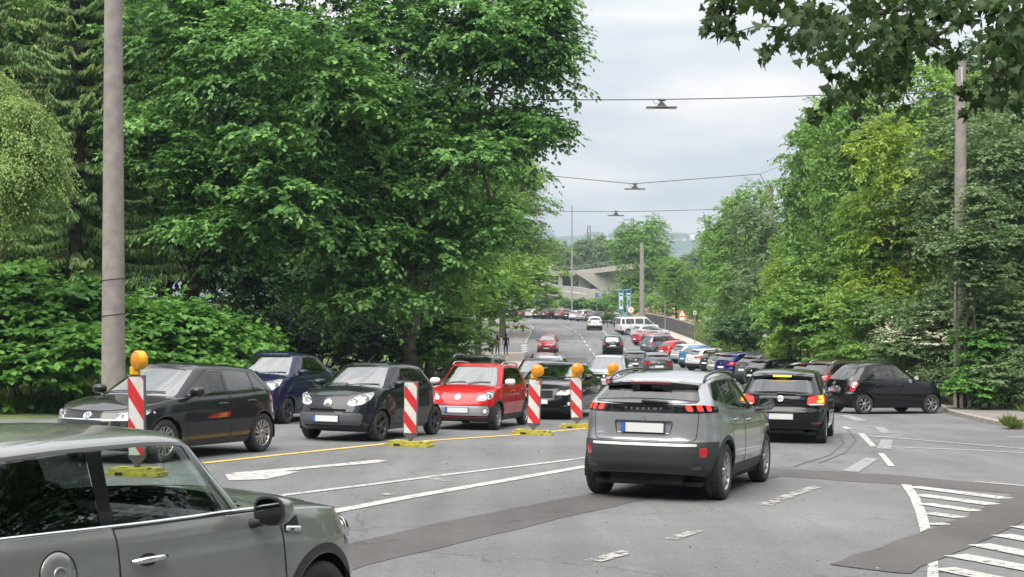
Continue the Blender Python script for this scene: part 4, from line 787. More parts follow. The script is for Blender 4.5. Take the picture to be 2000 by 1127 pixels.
# ------------------------------------------------------------------ ground, road, paths, hills
def asphalt(name, col, k=1., rough=.82):
    m = bpy.data.materials.new(name); m.use_nodes = True; MATS[name] = m; nt = m.node_tree; b = nt.nodes['Principled BSDF']; L = nt.links
    tc = nt.nodes.new('ShaderNodeTexCoord')
    def nz(scale, detail, rng, lo, hi, vec=None):
        a = nt.nodes.new('ShaderNodeTexNoise'); a.inputs['Scale'].default_value = scale; a.inputs['Detail'].default_value = detail; a.inputs['Roughness'].default_value = .62; L.new(vec or tc.outputs['Object'], a.inputs[0])
        r = nt.nodes.new('ShaderNodeMapRange'); r.inputs[1].default_value, r.inputs[2].default_value = rng; r.inputs[3].default_value = lo; r.inputs[4].default_value = hi; L.new(a.outputs[0], r.inputs[0]); return r.outputs[0], a.outputs[0]
    def mul(a, c):
        x = nt.nodes.new('ShaderNodeMath'); x.operation = 'MULTIPLY'; L.new(a, x.inputs[0]); L.new(c, x.inputs[1]); return x.outputs[0]
    f1, h1 = nz(95, 3, (.34, .66), 1 - .46 * k, 1 + .55 * k); f2, _ = nz(.35, 5, (.3, .7), .80, 1.14); f3, _ = nz(14, 6, (.3, .7), .90, 1.09)
    mp = nt.nodes.new('ShaderNodeMapping'); mp.inputs['Rotation'].default_value = (0, 0, R(-20)); mp.inputs['Scale'].default_value = (1.6, .10, 1); L.new(tc.outputs['Object'], mp.inputs[0])
    f4, _ = nz(1.0, 3, (.35, .65), .87, 1.09, mp.outputs[0])
    v = nt.nodes.new('ShaderNodeTexVoronoi'); v.feature = 'DISTANCE_TO_EDGE'; v.inputs['Scale'].default_value = .22
    wv = nt.nodes.new('ShaderNodeTexNoise'); wv.inputs['Scale'].default_value = .9; wv.inputs['Detail'].default_value = 5; L.new(tc.outputs['Object'], wv.inputs[0])
    ad = nt.nodes.new('ShaderNodeVectorMath'); ad.operation = 'MULTIPLY_ADD'; L.new(wv.outputs['Color'], ad.inputs[0]); ad.inputs[1].default_value = (2.2, 2.2, 0); L.new(tc.outputs['Object'], ad.inputs[2]); L.new(ad.outputs[0], v.inputs[0])
    cr = nt.nodes.new('ShaderNodeMapRange'); cr.inputs[1].default_value = .0; cr.inputs[2].default_value = .006; cr.inputs[3].default_value = .62; cr.inputs[4].default_value = 1; L.new(v.outputs[0], cr.inputs[0])
    t = mul(mul(mul(mul(f1, f2), f3), f4), cr.outputs[0])
    sc = nt.nodes.new('ShaderNodeVectorMath'); sc.operation = 'SCALE'; sc.inputs[0].default_value = col; L.new(t, sc.inputs[3]); L.new(sc.outputs[0], b.inputs['Base Color'])
    bp = nt.nodes.new('ShaderNodeBump'); bp.inputs['Strength'].default_value = .35; bp.inputs['Distance'].default_value = .004; L.new(h1, bp.inputs['Height']); L.new(bp.outputs[0], b.inputs['Normal'])
    b.inputs['Roughness'].default_value = rough; b.inputs['Specular IOR Level'].default_value = .35; return m
asphalt('asphalt', (.130, .133, .136)); mat('tar_line', (.085, .084, .083), .7); asphalt('asphalt_patch', (.084, .079, .079), .6); asphalt('asphalt_path', (.19, .175, .165), .5)
def paint_mat(name, col, wear):       # worn road paint: the road shows through where it has gone
    m = mat(name, col, .7); nt = m.node_tree; b = nt.nodes['Principled BSDF']; L = nt.links; tc = nt.nodes.new('ShaderNodeTexCoord')
    a = nt.nodes.new('ShaderNodeTexNoise'); a.inputs['Scale'].default_value = 9; a.inputs['Detail'].default_value = 9; a.inputs['Roughness'].default_value = .75; L.new(tc.outputs['Object'], a.inputs[0])
    r = nt.nodes.new('ShaderNodeMapRange'); r.inputs[1].default_value = wear; r.inputs[2].default_value = wear + .06; L.new(a.outputs[0], r.inputs[0])
    
    tr = nt.nodes.new('ShaderNodeBsdfTransparent'); ms = nt.nodes.new('ShaderNodeMixShader'); L.new(r.outputs[0], ms.inputs[0]); L.new(tr.outputs[0], ms.inputs[1]); L.new(b.outputs[0], ms.inputs[2]); L.new(ms.outputs[0], nt.nodes['Material Output'].inputs[0])
    a2 = nt.nodes.new('ShaderNodeTexNoise'); a2.inputs['Scale'].default_value = 26; a2.inputs['Detail'].default_value = 5; L.new(tc.outputs['Object'], a2.inputs[0]); r2 = nt.nodes.new('ShaderNodeMapRange'); r2.inputs[1].default_value = .3; r2.inputs[2].default_value = .7; r2.inputs[3].default_value = .74; r2.inputs[4].default_value = 1.1; L.new(a2.outputs[0], r2.inputs[0])
    s_ = nt.nodes.new('ShaderNodeVectorMath'); s_.operation = 'SCALE'; s_.inputs[0].default_value = col; L.new(r2.outputs[0], s_.inputs[3]); L.new(s_.outputs[0], b.inputs['Base Color']); return m
paint_mat('road_paint', (.42, .42, .40), .395); paint_mat('road_paint_worn', (.38, .38, .36), .46); paint_mat('road_paint_yellow', (.66, .44, .10), .36); paint_mat('road_paint_grey', (.25, .25, .25), .38)
mat('concrete', (.30, .285, .255), .85, noise=(3, .8, 1.12, 8), bump=(60, .3, .004)); mat('concrete_pole', (.235, .21, .195), .85, noise=(4, .78, 1.16, 9), bump=(90, .4, .004)); mat('kerbstone', (.30, .28, .24), .85, noise=(5, .75, 1.15, 6))
mat('path_pale', (.40, .34, .30), .9, noise=(2, .85, 1.1)); mat('earth', (.10, .085, .05), .95, noise=(1.2, .6, 1.5, 8)); mat('soil_heap', (.34, .24, .14), .95, noise=(1.5, .7, 1.3, 8), bump=(5, .8, .2)); mat('meadow', (.075, .11, .03), .95, noise=(.8, .55, 1.5, 9))
mat('hill_wood', (.045, .075, .045), .95, noise=(.02, .6, 1.5, 8)); mat('wall_dark', (.075, .072, .07), .85, noise=(2, .8, 1.2)); mat('steel', (.30, .31, .31), .5, .6); mat('steel_dark', (.10, .09, .095), .55, .3); mat('wire', (.05, .05, .055), .6)
KL_ = np.array([(-15, -60), (0, -52), (5, -45), (15, -32), (25, -19), (30, -13.5), (35, -8.6), (40, -4.9), (46, -2.7), (60, -.9), (80, .3), (100, .8), (120, 1.0), (135, 1.3), (165, 2.5), (185, 2.3), (200, .4), (212, -6), (222, -16), (235, -40), (250, -60.)])
KR_ = np.array([(-15, 60), (20, 60), (29, 45), (31, 22), (32.5, 13.2), (34, 12.5), (42, 13.4), (50, 15.4), (60, 16.4), (150, 16.6), (170, 17.2), (190, 18), (205, 18), (216, 14), (225, 8), (232, -2), (240, -20), (250, -40.)])
def smooth1(A, s=2.2):
    q = np.arange(-15, 250.1, .5); v = np.interp(q, A[:, 0], A[:, 1]); k = np.exp(-.5 * (np.arange(-12, 13) * .5 / s) ** 2); k /= k.sum()
    return q, np.convolve(np.concatenate([np.full(12, v[0]), v, np.full(12, v[-1])]), k, 'valid')
_lq, _lv = smooth1(KL_); _rq, _rv = smooth1(KR_, 1.0)
KL = lambda y: np.interp(y, _lq, _lv); KR = lambda y: np.interp(y, _rq, _rv)
def terrain(x, y):
    z = G(x, y); l = np.clip(KL(y) - x - 4.6, 0, 60) * np.clip((245 - y) / 40, 0, 1) * np.clip(np.abs(y - 126) / 7 - 1.1, 0, 1); r = np.clip(x - KR(y) - 3, 0, 40) * np.clip((y - 28) / 10, 0, 1)
    z = z + .10 * np.minimum(l, 25) + .05 * np.minimum(r, 20) * np.clip((110 - y) / 30, -1, 1)
    road = (x > KL(y) - .4) & (x < KR(y) + .3) & (y < 244)
    return np.where(road, z - .06, z + .0)
def grid_mesh(name, xs, ys, zf, m, smooth=True):
    X, Y = np.meshgrid(xs, ys); V = np.stack([X, Y, zf(X, Y)], -1).reshape(-1, 3); nx, ny = len(xs), len(ys)
    i = np.arange(nx - 1)[None] + nx * np.arange(ny - 1)[:, None]; Fq = np.stack([i, i + 1, i + nx + 1, i + nx], -1).reshape(-1, 4)
    o = bpy.data.objects.new(name, np_mesh(name, V, Fq, [MATS[m]], smooth=smooth)); COL.objects.link(o); return o
xs = np.concatenate([np.arange(-3000, -200, 200), np.arange(-200, -50, 10), np.arange(-50, 50, 1.), np.arange(50, 200, 10), np.arange(200, 3001, 200)]); ys = np.concatenate([np.arange(-60, -15, 5), np.arange(-15, 260, 1.), np.arange(260, 600, 20), np.arange(600, 4000, 200)])
tag(grid_mesh('ground', xs, ys, terrain, 'meadow'), kind='structure')
def strip(name, yv, xl, xr, n, m, dz, zf=G):
    t = np.linspace(0, 1, n); V = []; 
    for y, a, b in zip(yv, xl, xr): x = a + (b - a) * t; V.append(np.stack([x, np.full(n, y), zf(x, np.full(n, y)) + dz], 1))
    V = np.concatenate(V); i = np.arange(n - 1)[None] + n * np.arange(len(yv) - 1)[:, None]
    return np_mesh(name, V, np.stack([i, i + 1, i + n + 1, i + n], -1).reshape(-1, 4), [MATS[m]], smooth=True)
yv = np.arange(-12, 243, 1.); o = bpy.data.objects.new('road', strip('road', yv, np.minimum(KL(yv), KR(yv) - .1), KR(yv), 40, 'asphalt', 0)); COL.objects.link(o); tag(o, kind='structure')
def slab(name, yv, xl, xr, m, h, kerb_l=False, kerb_r=False):
    o = bpy.data.objects.new(name, strip(name, yv, xl, xr, 6, m, h)); COL.objects.link(o); tag(o, kind='structure')
    for i, sg in ((0, 1), (-1, -1)):
        b = MB(); y = yv[i]; q = np.linspace(xl[i], xr[i], 8); vs = []
        for x in q: z = g(x, y); vs += [(x, y - .06 * sg, z - .1), (x, y - .06 * sg, z + h - .008), (x, y + .06 * sg, z + h + .005)]
        b.add(vs, [(3 * k + j, 3 * k + 3 + j, 3 * k + 4 + j, 3 * k + 1 + j) for k in range(7) for j in range(2)], 'kerbstone'); tag(b.build('kerb'), kind='structure')
    for flag, x0, sg in ((kerb_r, xr, 1), (kerb_l, xl, -1)):
        if not flag: continue
        b = MB(); vs = []
        for y, x in zip(yv, x0):
            z = g(x, y); vs += [(x, y, z - .06), (x, y, z + h - .012), (x - sg * .02, y, z + h + .006), (x - sg * .15, y, z + h + .006)]
            if sg < 0: pass
        b.add(vs, [(4 * i + k, 4 * i + k + 1, 4 * i + k + 5, 4 * i + k + 4) for i in range(len(yv) - 1) for k in range(3)], 'kerbstone'); tag(b.build('kerb'), kind='structure')
y1 = np.arange(44, 119.5, 1.); slab('pavement', y1, KL(y1) - 3.2, KL(y1) + .16, 'path_pale', .12, kerb_r=True)
y1 = np.arange(133, 205, 1.); slab('pavement', y1, KL(y1) - 4.2, KL(y1) + .16, 'asphalt_path', .12, kerb_r=True)
y1 = np.arange(32.4, 48, .6); slab('pavement', y1, KR(y1) - .16, KR(y1) + 1.9, 'asphalt_path', .11, kerb_l=True)
y1 = np.arange(48, 168, 1.); slab('pavement', y1, KR(y1) - .16, KR(y1) + 1.7, 'path_pale', .10, kerb_l=True)
def sideroad():      # the street that leaves between the two pavements
    yy = np.arange(119, 133.1, 1.); o = bpy.data.objects.new('side_road', strip('side_road', yy, KL(yy) - 30, KL(yy) + .3, 24, 'asphalt', .006)); COL.objects.link(o); tag(o, kind='structure')
sideroad()
# ---- painted markings and patches: flat sheets a few millimetres above the road
def sheet(name, poly, m, dz, px=True, n=1):
    jit = random.Random(7); band = name == 'asphalt_band'
    P = [gp(*p) for p in poly] if px else poly
    bm = bmesh.new(); vs = [bm.verts.new((x, y, 0)) for x, y in P]; bm.faces.new(vs); bmesh.ops.triangulate(bm, faces=bm.faces[:])
    for _ in range(9):
        es = [e for e in bm.edges if e.calc_length() > (.45 if band else 1.2)]
        if not es: break
        bmesh.ops.subdivide_edges(bm, edges=es, cuts=1, use_grid_fill=False); bmesh.ops.triangulate(bm, faces=[f for f in bm.faces if len(f.verts) > 3])
    if band:
        for v in bm.verts:
            if v.is_boundary: v.co.x += jit.uniform(-.018, .018); v.co.y += jit.uniform(-.03, .03)
    for v in bm.verts: v.co.z = g(v.co.x, v.co.y) + dz
    bmesh.ops.recalc_face_normals(bm, faces=bm.faces[:])
    if sum(f.normal.z for f in bm.faces) < 0: bmesh.ops.reverse_faces(bm, faces=bm.faces[:])
    me = bpy.data.meshes.new(name); bm.to_mesh(me); bm.free(); me.materials.append(MATS[m]); o = bpy.data.objects.new(name, me); COL.objects.link(o); tag(o, kind='structure'); return o
def line(name, pts, w, m, dz=.009, px=True):
    P = [Vector(gp(*p)) for p in pts] if px else [Vector(p) for p in pts]; Q = []
    for a, c in zip(P, P[1:]):
        k = max(1, int((c - a).length / .8)); Q += [a.lerp(c, i / k) for i in range(k)]
    Q.append(P[-1]); vs = []
    for i, p in enumerate(Q):
        t = (Q[min(i + 1, len(Q) - 1)] - Q[max(i - 1, 0)]).normalized(); nrm = Vector((-t.y, t.x)) * w / 2
        for s_ in (-1, 1): q = p + nrm * s_; vs.append((q.x, q.y, g(q.x, q.y) + dz))
    b = MB(); b.add(vs, [(2 * i + 1, 2 * i, 2 * i + 2, 2 * i + 3) for i in range(len(Q) - 1)], m); return tag(b.build(name), kind='structure')
sheet('asphalt_band', [(560, 1092), (690, 1060), (880, 1018), (1115, 972), (1300, 940), (1440, 918), (1500, 915), (1600, 920), (1760, 929), (2000, 952), (2000, 966), (1760, 947), (1640, 939), (1530, 931), (1400, 948), (1300, 968), (1130, 1005), (880, 1066), (715, 1106), (590, 1150)], 'asphalt_patch', .004)
sheet('asphalt_band', [(1620, 1104), (1700, 1076), (1820, 1034), (1907, 1000), (1985, 964), (2000, 958), (2000, 1020), (1934, 1053), (1864, 1083), (1826, 1098), (1774, 1120), (1750, 1121), (1700, 1114)], 'asphalt_patch', .0075)
Wm = 'road_paint'; line('lane_line', [(395, 906), (560, 888), (760, 867), (1010, 850), (1160, 836)], .15, 'road_paint_yellow'); line('lane_line', [(480, 978), (700, 951), (900, 925), (1050, 907), (1115, 899)], .13, Wm); line('lane_line', [(620, 1007), (800, 972), (1000, 937), (1145, 912)], .20, Wm)
line('lane_line', [(1145, 912), (1230, 897)], .2, 'road_paint_worn'); line('lane_line', [(1115, 899), (1200, 888)], .13, 'road_paint_worn')
sheet('road_arrow', [(452, 925), (500, 921), (640, 909), (735, 899), (757, 900), (738, 905), (640, 913), (470, 930)], Wm, .009); sheet('road_arrow', [(440, 928), (520, 922), (585, 922), (555, 930), (520, 937), (447, 940)], Wm, .0092)
sheet('road_mark', [(832, 936), (850, 935), (868, 938), (884, 940), (866, 941), (845, 939)], 'road_paint_worn', .009); sheet('road_mark', [(745, 965), (772, 964), (770, 968), (748, 968)], 'road_paint_worn', .009)
line('lane_dash', [(1493, 988), (1540, 970), (1596, 951)], .17, 'road_paint_worn'); line('lane_dash', [(1157, 1099), (1230, 1078)], .16, 'road_paint_worn'); line('lane_dash', [(1310, 1055), (1364, 1038)], .13, 'road_paint_worn')
sheet('hatching_border', [(1760, 947), (1780, 949), (1797, 975), (1810, 1005), (1817, 1034), (1798, 1041), (1789, 1005), (1777, 973)], Wm, .0105); sheet('hatching_border', [(1812, 1104), (1832, 1098), (1834, 1150), (1810, 1150)], Wm, .0105)
for a, c, w in (((1781, 952), (1966, 975), .30), ((1793, 968), (1940, 987), .30), ((1805, 985), (1908, 1000), .26), ((1814, 1004), (1878, 1013), .24), ((1823, 1024), (1840, 1027), .24), ((1954, 1046), (2040, 1062), .28), ((1911, 1066), (2040, 1091), .28), ((1865, 1086), (2030, 1117), .28), ((1842, 1112), (1990, 1142), .26), ((1990, 1030), (2040, 1039), .26)): line('hatching_bar', [a, c], w, Wm, .0108)
for q in ([(1706, 834), (1727, 835), (1740, 847), (1721, 846)], [(1721, 859), (1744, 860), (1740, 878), (1712, 877)], [(1691, 895), (1716, 897), (1677, 923), (1644, 921)], [(1640, 812), (1660, 811), (1695, 822), (1672, 823)]): sheet('road_arrow', q, 'road_paint_grey', .009)
for q in ([(1675, 847), (1688, 847.5), (1712, 873), (1700, 873)], [(1715, 886), (1727, 887), (1748, 912), (1735, 911)], [(1644, 834), (1654, 834), (1663, 838), (1652, 839)]): sheet('lane_dash', q, Wm, .009)
for q in ([(1690, 851), (1840, 864), (2010, 878)], [(1740, 874), (1900, 880), (2010, 886)], [(1644, 836), (1708, 838)], [(1625, 824), (1688, 825)], [(1700, 855), (1760, 852)], [(1905, 942), (2010, 951)], [(1966, 854), (2010, 854)]): line('bay_line', q, .10, Wm, .0095)
line('lane_line', [(1600, 905), (1650, 885), (1672, 860), (1655, 838)], .035, 'tar_line', .008); line('lane_line', [(1550, 912), (1620, 890), (1648, 866), (1640, 848)], .03, 'tar_line', .008)
W2 = lambda a, c, w=.14: line('lane_dash', [a, c], w, Wm, .012, px=False)
for y in (100, 103.5, 107, 110.5, 114, 125, 128.5, 136, 139): W2((3.95 + (y - 100) * .0, y), (3.95, y + 1.5), .22)
for y in np.arange(84, 210, 6.5):
    xq = np.interp(y, [84, 110, 130, 150, 165, 185, 200, 210], [6.5, 6.9, 7.1, 7.4, 7.0, 6.0, 3.6, 1.2]); x2 = np.interp(y + 3, [84, 110, 130, 150, 165, 185, 200, 210], [6.5, 6.9, 7.1, 7.4, 7.0, 6.0, 3.6, 1.2]); W2((xq, y), (x2, y + 3), .16)
for y in np.arange(95, 150, 4.2): W2((10.2, y), (10.2, y + 2), .14)
line('lane_line', [(10.4, 150), (10.6, 165), (10.0, 182), (7.4, 196), (3, 207), (-6, 215)], .16, Wm, .012, px=False)
for k in range(4): W2((1.05, 121 + k * 3.2), (1.25, 122.6 + k * 3.2), .5)
sheet('asphalt_band', [(4.4, 96), (5.9, 96), (5.9, 112), (4.4, 112)], 'asphalt_patch', .005, px=False)
sheet('asphalt_band', [(4.0, 150), (6.8, 150), (6.4, 166), (3.4, 166)], 'asphalt_path', .005, px=False)
# ---- small stones and litter on the road
rng = random.Random(4); b = MB()
for k in range(260):
    y = 11 + 22 * rng.random() ** 1.3; x = rng.uniform(-6, 7.5); s_ = rng.uniform(.004, .012) * (2.0 if rng.random() < .04 else 1); z = g(x, y)
    pts = [Vector((x + s_ * math.cos(a) * rng.uniform(.6, 1.2), y + s_ * math.sin(a) * rng.uniform(.6, 1.2), z)) for a in np.arange(0, 6.2, 1.25)]
    b.prism(pts, (0, 0, s_ * rng.uniform(.4, .9)), 'kerbstone' if rng.random() < .55 else 'earth')
tag(b.build('grit'), kind='stuff')
# ---- far hills, wooded, with their houses
def hills():
    rr = np.random.RandomState(5); xs = np.arange(-900, 1300, 7.); ys = np.arange(1250, 2300, 22.)
    P = rr.rand(24, 4)
    def zf(X, Y):
        t = np.clip((Y - 1250) / 700, 0, 1); h = 84 + 3 * np.sin(X / 260 + 1.1) + 3 * np.sin(X / 97 + .4) + 2 * np.sin(X / 41 + 2)
        z = h * (t * t * (3 - 2 * t)) + 1
        for a, bq, c, d in P: z = z + 2.2 * np.sin(X / (9 + 14 * a) + 6 * bq) * np.sin(Y / (14 + 20 * c) + 6 * d) * (t > .02)
        return z
    o = grid_mesh('hills', xs, ys, zf, 'hill_wood'); tag(o, kind='structure'); return zf
hills_z = hills()
# ------------------------------------------------------------------ trees and shrubs: tapered trunk and limbs, crowns of single leaves
def leaf_mat(name, cols, trans=.35, rough=.5, big=.5):
    m = bpy.data.materials.new(name); m.use_nodes = True; MATS[name] = m; nt = m.node_tree; n = nt.nodes; l = nt.links; b = n['Principled BSDF']
    ge = n.new('ShaderNodeNewGeometry'); cr = n.new('ShaderNodeValToRGB'); k = len(cols)
    cr.color_ramp.elements[0].color = (*cols[0], 1); cr.color_ramp.elements[1].color = (*cols[-1], 1)
    for i in range(1, k - 1): e = cr.color_ramp.elements.new(i / (k - 1)); e.color = (*cols[i], 1)
    tc = n.new('ShaderNodeTexCoord'); nz = n.new('ShaderNodeTexNoise'); nz.inputs['Scale'].default_value = big; nz.inputs['Detail'].default_value = 3; l.new(tc.outputs['Object'], nz.inputs[0])
    mr = n.new('ShaderNodeMapRange'); mr.inputs[1].default_value = .35; mr.inputs[2].default_value = .65; mr.inputs[3].default_value = -.28; mr.inputs[4].default_value = .28; l.new(nz.outputs[0], mr.inputs[0])
    ma = n.new('ShaderNodeMath'); ma.operation = 'ADD'; ma.use_clamp = True; l.new(ge.outputs['Random Per Island'], ma.inputs[0]); l.new(mr.outputs[0], ma.inputs[1]); l.new(ma.outputs[0], cr.inputs[0])
    l.new(cr.outputs[0], b.inputs['Base Color']); b.inputs['Roughness'].default_value = rough; b.inputs['Specular IOR Level'].default_value = .4
    tr = n.new('ShaderNodeBsdfTranslucent'); hs = n.new('ShaderNodeHueSaturation'); hs.inputs['Value'].default_value = 1.25; hs.inputs['Hue'].default_value = .485; l.new(cr.outputs[0], hs.inputs['Color']); l.new(hs.outputs[0], tr.inputs[0])
    mx = n.new('ShaderNodeMixShader'); mx.inputs[0].default_value = trans; l.new(b.outputs[0], mx.inputs[1]); l.new(tr.outputs[0], mx.inputs[2]); l.new(mx.outputs[0], n['Material Output'].inputs[0]); return m
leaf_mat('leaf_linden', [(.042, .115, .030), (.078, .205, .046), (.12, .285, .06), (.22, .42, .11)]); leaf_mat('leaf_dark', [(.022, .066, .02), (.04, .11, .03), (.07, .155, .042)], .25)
leaf_mat('leaf_spruce', [(.06, .14, .04), (.10, .20, .055), (.15, .27, .075), (.22, .26, .09)], .2); leaf_mat('leaf_willow', [(.14, .22, .055), (.20, .30, .08), (.28, .40, .12)]); leaf_mat('leaf_bush', [(.06, .18, .028), (.10, .26, .042), (.17, .36, .07)])
leaf_mat('leaf_fresh', [(.09, .20, .026), (.14, .28, .036), (.21, .36, .055)]); leaf_mat('leaf_yellow', [(.16, .26, .025), (.22, .33, .035), (.29, .40, .05)]); leaf_mat('leaf_mid', [(.07, .17, .028), (.13, .27, .045), (.21, .38, .07)]); leaf_mat('leaf_grey', [(.07, .13, .042), (.12, .20, .07), (.22, .31, .15)])
leaf_mat('leaf_far', [(.10, .17, .06), (.14, .22, .075), (.19, .27, .09)]); leaf_mat('leaf_shade', [(.014, .034, .008), (.024, .055, .010), (.045, .09, .018)], .28, .6); leaf_mat('blossom', [(.45, .45, .32), (.55, .55, .42)], .2); leaf_mat('grass_blade', [(.07, .13, .02), (.12, .18, .03), (.18, .22, .05)], .3)  # leaf_shade: the bough's backlit darkness is put into its leaf colour
mat('bark', (.055, .045, .036), .95, noise=(6, .6, 1.4, 8), bump=(14, .8, .03)); mat('bark_pale', (.16, .135, .11), .95, noise=(5, .6, 1.35, 8), bump=(14, .8, .02))
def leaves(P, A, N_, S, wid=.62, fold=.22, droop=.18, lobes=False):
    """six-cornered folded leaves: two quads each sharing the midrib"""
    A = A / np.maximum(np.linalg.norm(A, axis=1), 1e-9)[:, None]; B = np.cross(N_, A); B /= np.maximum(np.linalg.norm(B, axis=1), 1e-9)[:, None]; N2 = np.cross(A, B)
    S = S[:, None]; w = wid * .5
    tip = P + A * S - N2 * S * droop; m1 = P + A * S * .32; m2 = P + A * S * .70 - N2 * S * droop * .45
    V = np.stack([P, m1 + B * S * w + N2 * S * fold * w, m2 + B * S * w * .78 + N2 * S * fold * w, tip, m2 - B * S * w * .78 + N2 * S * fold * w, m1 - B * S * w + N2 * S * fold * w], 1)
    n = len(P); i = np.arange(n)[:, None] * 6; Fq = np.concatenate([i + np.array([[0, 1, 2, 3]]), i + np.array([[0, 3, 4, 5]])], 0)
    return V.reshape(-1, 3), Fq
def crown_points(rr, blobs, n_clump, shell=.62, low=.35):
    """clump centres with their outward direction, spread through the crown, denser towards its skin"""
    Bs = []
    for b in blobs:          # boughs: smaller masses sitting on each big one, with hollows between them
        for _ in range(11):
            d = rr.normal(size=3); d[2] = abs(d[2]) if rr.rand() > .3 else d[2]; d /= np.linalg.norm(d); k = rr.uniform(.32, .52); Bs.append((b[0] + d[0] * b[3] * .72, b[1] + d[1] * b[4] * .72, b[2] + d[2] * b[5] * .72, b[3] * k, b[4] * k, b[5] * k * .8))
        Bs.append((*b[:3], b[3] * .86, b[4] * .86, b[5] * .86))
    blobs = Bs
    vol = np.array([b[3] * b[4] * b[5] for b in blobs]) ** .62; pick = rr.choice(len(blobs), n_clump, p=vol / vol.sum()); Bq = np.array(blobs)[pick]
    d = rr.normal(size=(n_clump, 3)); d[:, 2] = np.where((d[:, 2] < 0) & (rr.rand(n_clump) > low), -d[:, 2], d[:, 2]); d /= np.linalg.norm(d, axis=1)[:, None]
    r = shell + (1.04 - shell) * rr.rand(n_clump) ** .8; inner = rr.rand(n_clump) < .16; r = np.where(inner, rr.uniform(.2, shell, n_clump), r)
    C = Bq[:, :3] + d * Bq[:, 3:6] * r[:, None]; o = d / Bq[:, 3:6]; o /= np.linalg.norm(o, axis=1)[:, None]; return C, o
def foliage(seed, blobs, n_clump, twigs=6, per=9, rad=.55, size=.14, wid=.62, droop=.35, flat=.55, mode='spray', shell=.62, low=.35, hang=0.):
    rr = np.random.RandomState(seed); C, O = crown_points(rr, blobs, n_clump, shell, low); n = n_clump * twigs
    C = np.repeat(C, twigs, 0); O = np.repeat(O, twigs, 0); rn = rr.normal(size=(n, 3))
    T = O * .75 + rn * np.array([.75, .75, .75 * (1 - flat)]); T[:, 2] = T[:, 2] * (1 - flat * .6) + .10; T /= np.linalg.norm(T, axis=1)[:, None]
    Lg = rad * rr.uniform(.6, 1.35, n); t = np.tile(np.linspace(.15, 1, per), (n, 1)) + rr.uniform(-.05, .05, (n, per))
    if mode == 'hang':
        T = T * .35 + np.array([0, 0, -1.]) * .9; T /= np.linalg.norm(T, axis=1)[:, None]
    P = C[:, None] + T[:, None] * (Lg[:, None] * t)[..., None]; P[..., 2] -= (droop * Lg[:, None] * t ** 2)
    side = np.cross(T, np.array([0, 0, 1.])); side /= np.maximum(np.linalg.norm(side, axis=1), 1e-6)[:, None]
    alt = np.where(np.arange(per) % 2 == 0, 1., -1.)[None, :, None]; k = n * per
    A = T[:, None] * .75 + side[:, None] * alt * .8 + rr.normal(size=(n, per, 3)) * .28; A[..., 2] -= .22 + hang + droop * t * .8
    Nn = np.array([0, 0, 1.]) * .85 + O[:, None] * .45 + rr.normal(size=(n, per, 3)) * .33
    return leaves(P.reshape(k, 3), A.reshape(k, 3), Nn.reshape(k, 3), size * rr.uniform(.65, 1.3, k), wid)
def crown_mesh(parts, mats): 
    Vs, Fs, Ms, b = [], [], [], 0
    for (V, Fq), m in parts: Vs.append(V); Fs.append(Fq + b); Ms.append(np.full(len(Fq), m)); b += len(V)
    return np_mesh('crown', np.concatenate(Vs), np.concatenate(Fs), [MATS[m] for m in mats], np.concatenate(Ms))
def limb_path(rr, a, c, wob=.12, n=6):
    a, c = Vector(a), Vector(c); L = (c - a).length; return [a.lerp(c, i / (n - 1)) + Vector((rr.uniform(-1, 1), rr.uniform(-1, 1), rr.uniform(-.5, .5))) * L * wob * math.sin(math.pi * i / (n - 1)) * .6 + Vector((0, 0, L * .06 * math.sin(math.pi * i / (n - 1)))) for i in range(n)]
LASTC = [None]
def tree(name, label, base, h_trunk, r, blobs, crown, bark='bark', lift=0, group=None, limbs=7, cat='tree', seed=1, lean=(0, 0), kindname='crown'):
    """blobs are relative to the trunk's foot; crown is a mesh or a (args, material) list"""
    x, y = base; z = float(terrain(np.array(x), np.array(y))); e = empty(name, (x, y, z - .1)); tag(e, label, cat, group); rr = random.Random(seed)
    if h_trunk:
        b = MB(); top = Vector((lean[0], lean[1], h_trunk)); cen = Vector([sum(q[i] for q in blobs) / len(blobs) for i in range(3)]); path = limb_path(rr, (0, 0, 0), top, .05, 7)
        b.tube(path, [r * f for f in (1.35, 1.05, .95, .9, .86, .8, .74)], bark, 12); b.tube(limb_path(rr, path[-1], top.lerp(cen, .9) + Vector((0, 0, 1)), .1), [r * .74, r * .6, r * .45, r * .34, r * .22, r * .1], bark, 9)
        for k in range(limbs):
            q = blobs[k % len(blobs)]; d = Vector((rr.uniform(-1, 1) * q[3], rr.uniform(-1, 1) * q[4], rr.uniform(-.5, .9) * q[5])) * .62; s_ = path[-1].lerp(path[3], rr.random() * .8); rb = r * rr.uniform(.28, .5)
            pt = limb_path(rr, s_, Vector(q[:3]) + d, .16, 7); b.tube(pt, [rb * f for f in (1, .85, .7, .55, .42, .3, .14)], bark, 7)
            for j in range(2):
                p0 = pt[3 + j]; p1 = p0 + Vector((rr.uniform(-1, 1), rr.uniform(-1, 1), rr.uniform(-.1, .9))).normalized() * max(q[3:6]) * .5; b.tube(limb_path(rr, p0, p1, .18, 5), [rb * .4, rb * .32, rb * .24, rb * .15, rb * .06], bark, 5)
        b.build('trunk', e)
    me = crown if isinstance(crown, bpy.types.Mesh) else crown_mesh([(foliage(**a), i) for i, (a, m) in enumerate(crown)], [m for a, m in crown])
    c = bpy.data.objects.new(kindname, me); COL.objects.link(c); c.parent = e; c.location.z = lift; LASTC[0] = c; return e
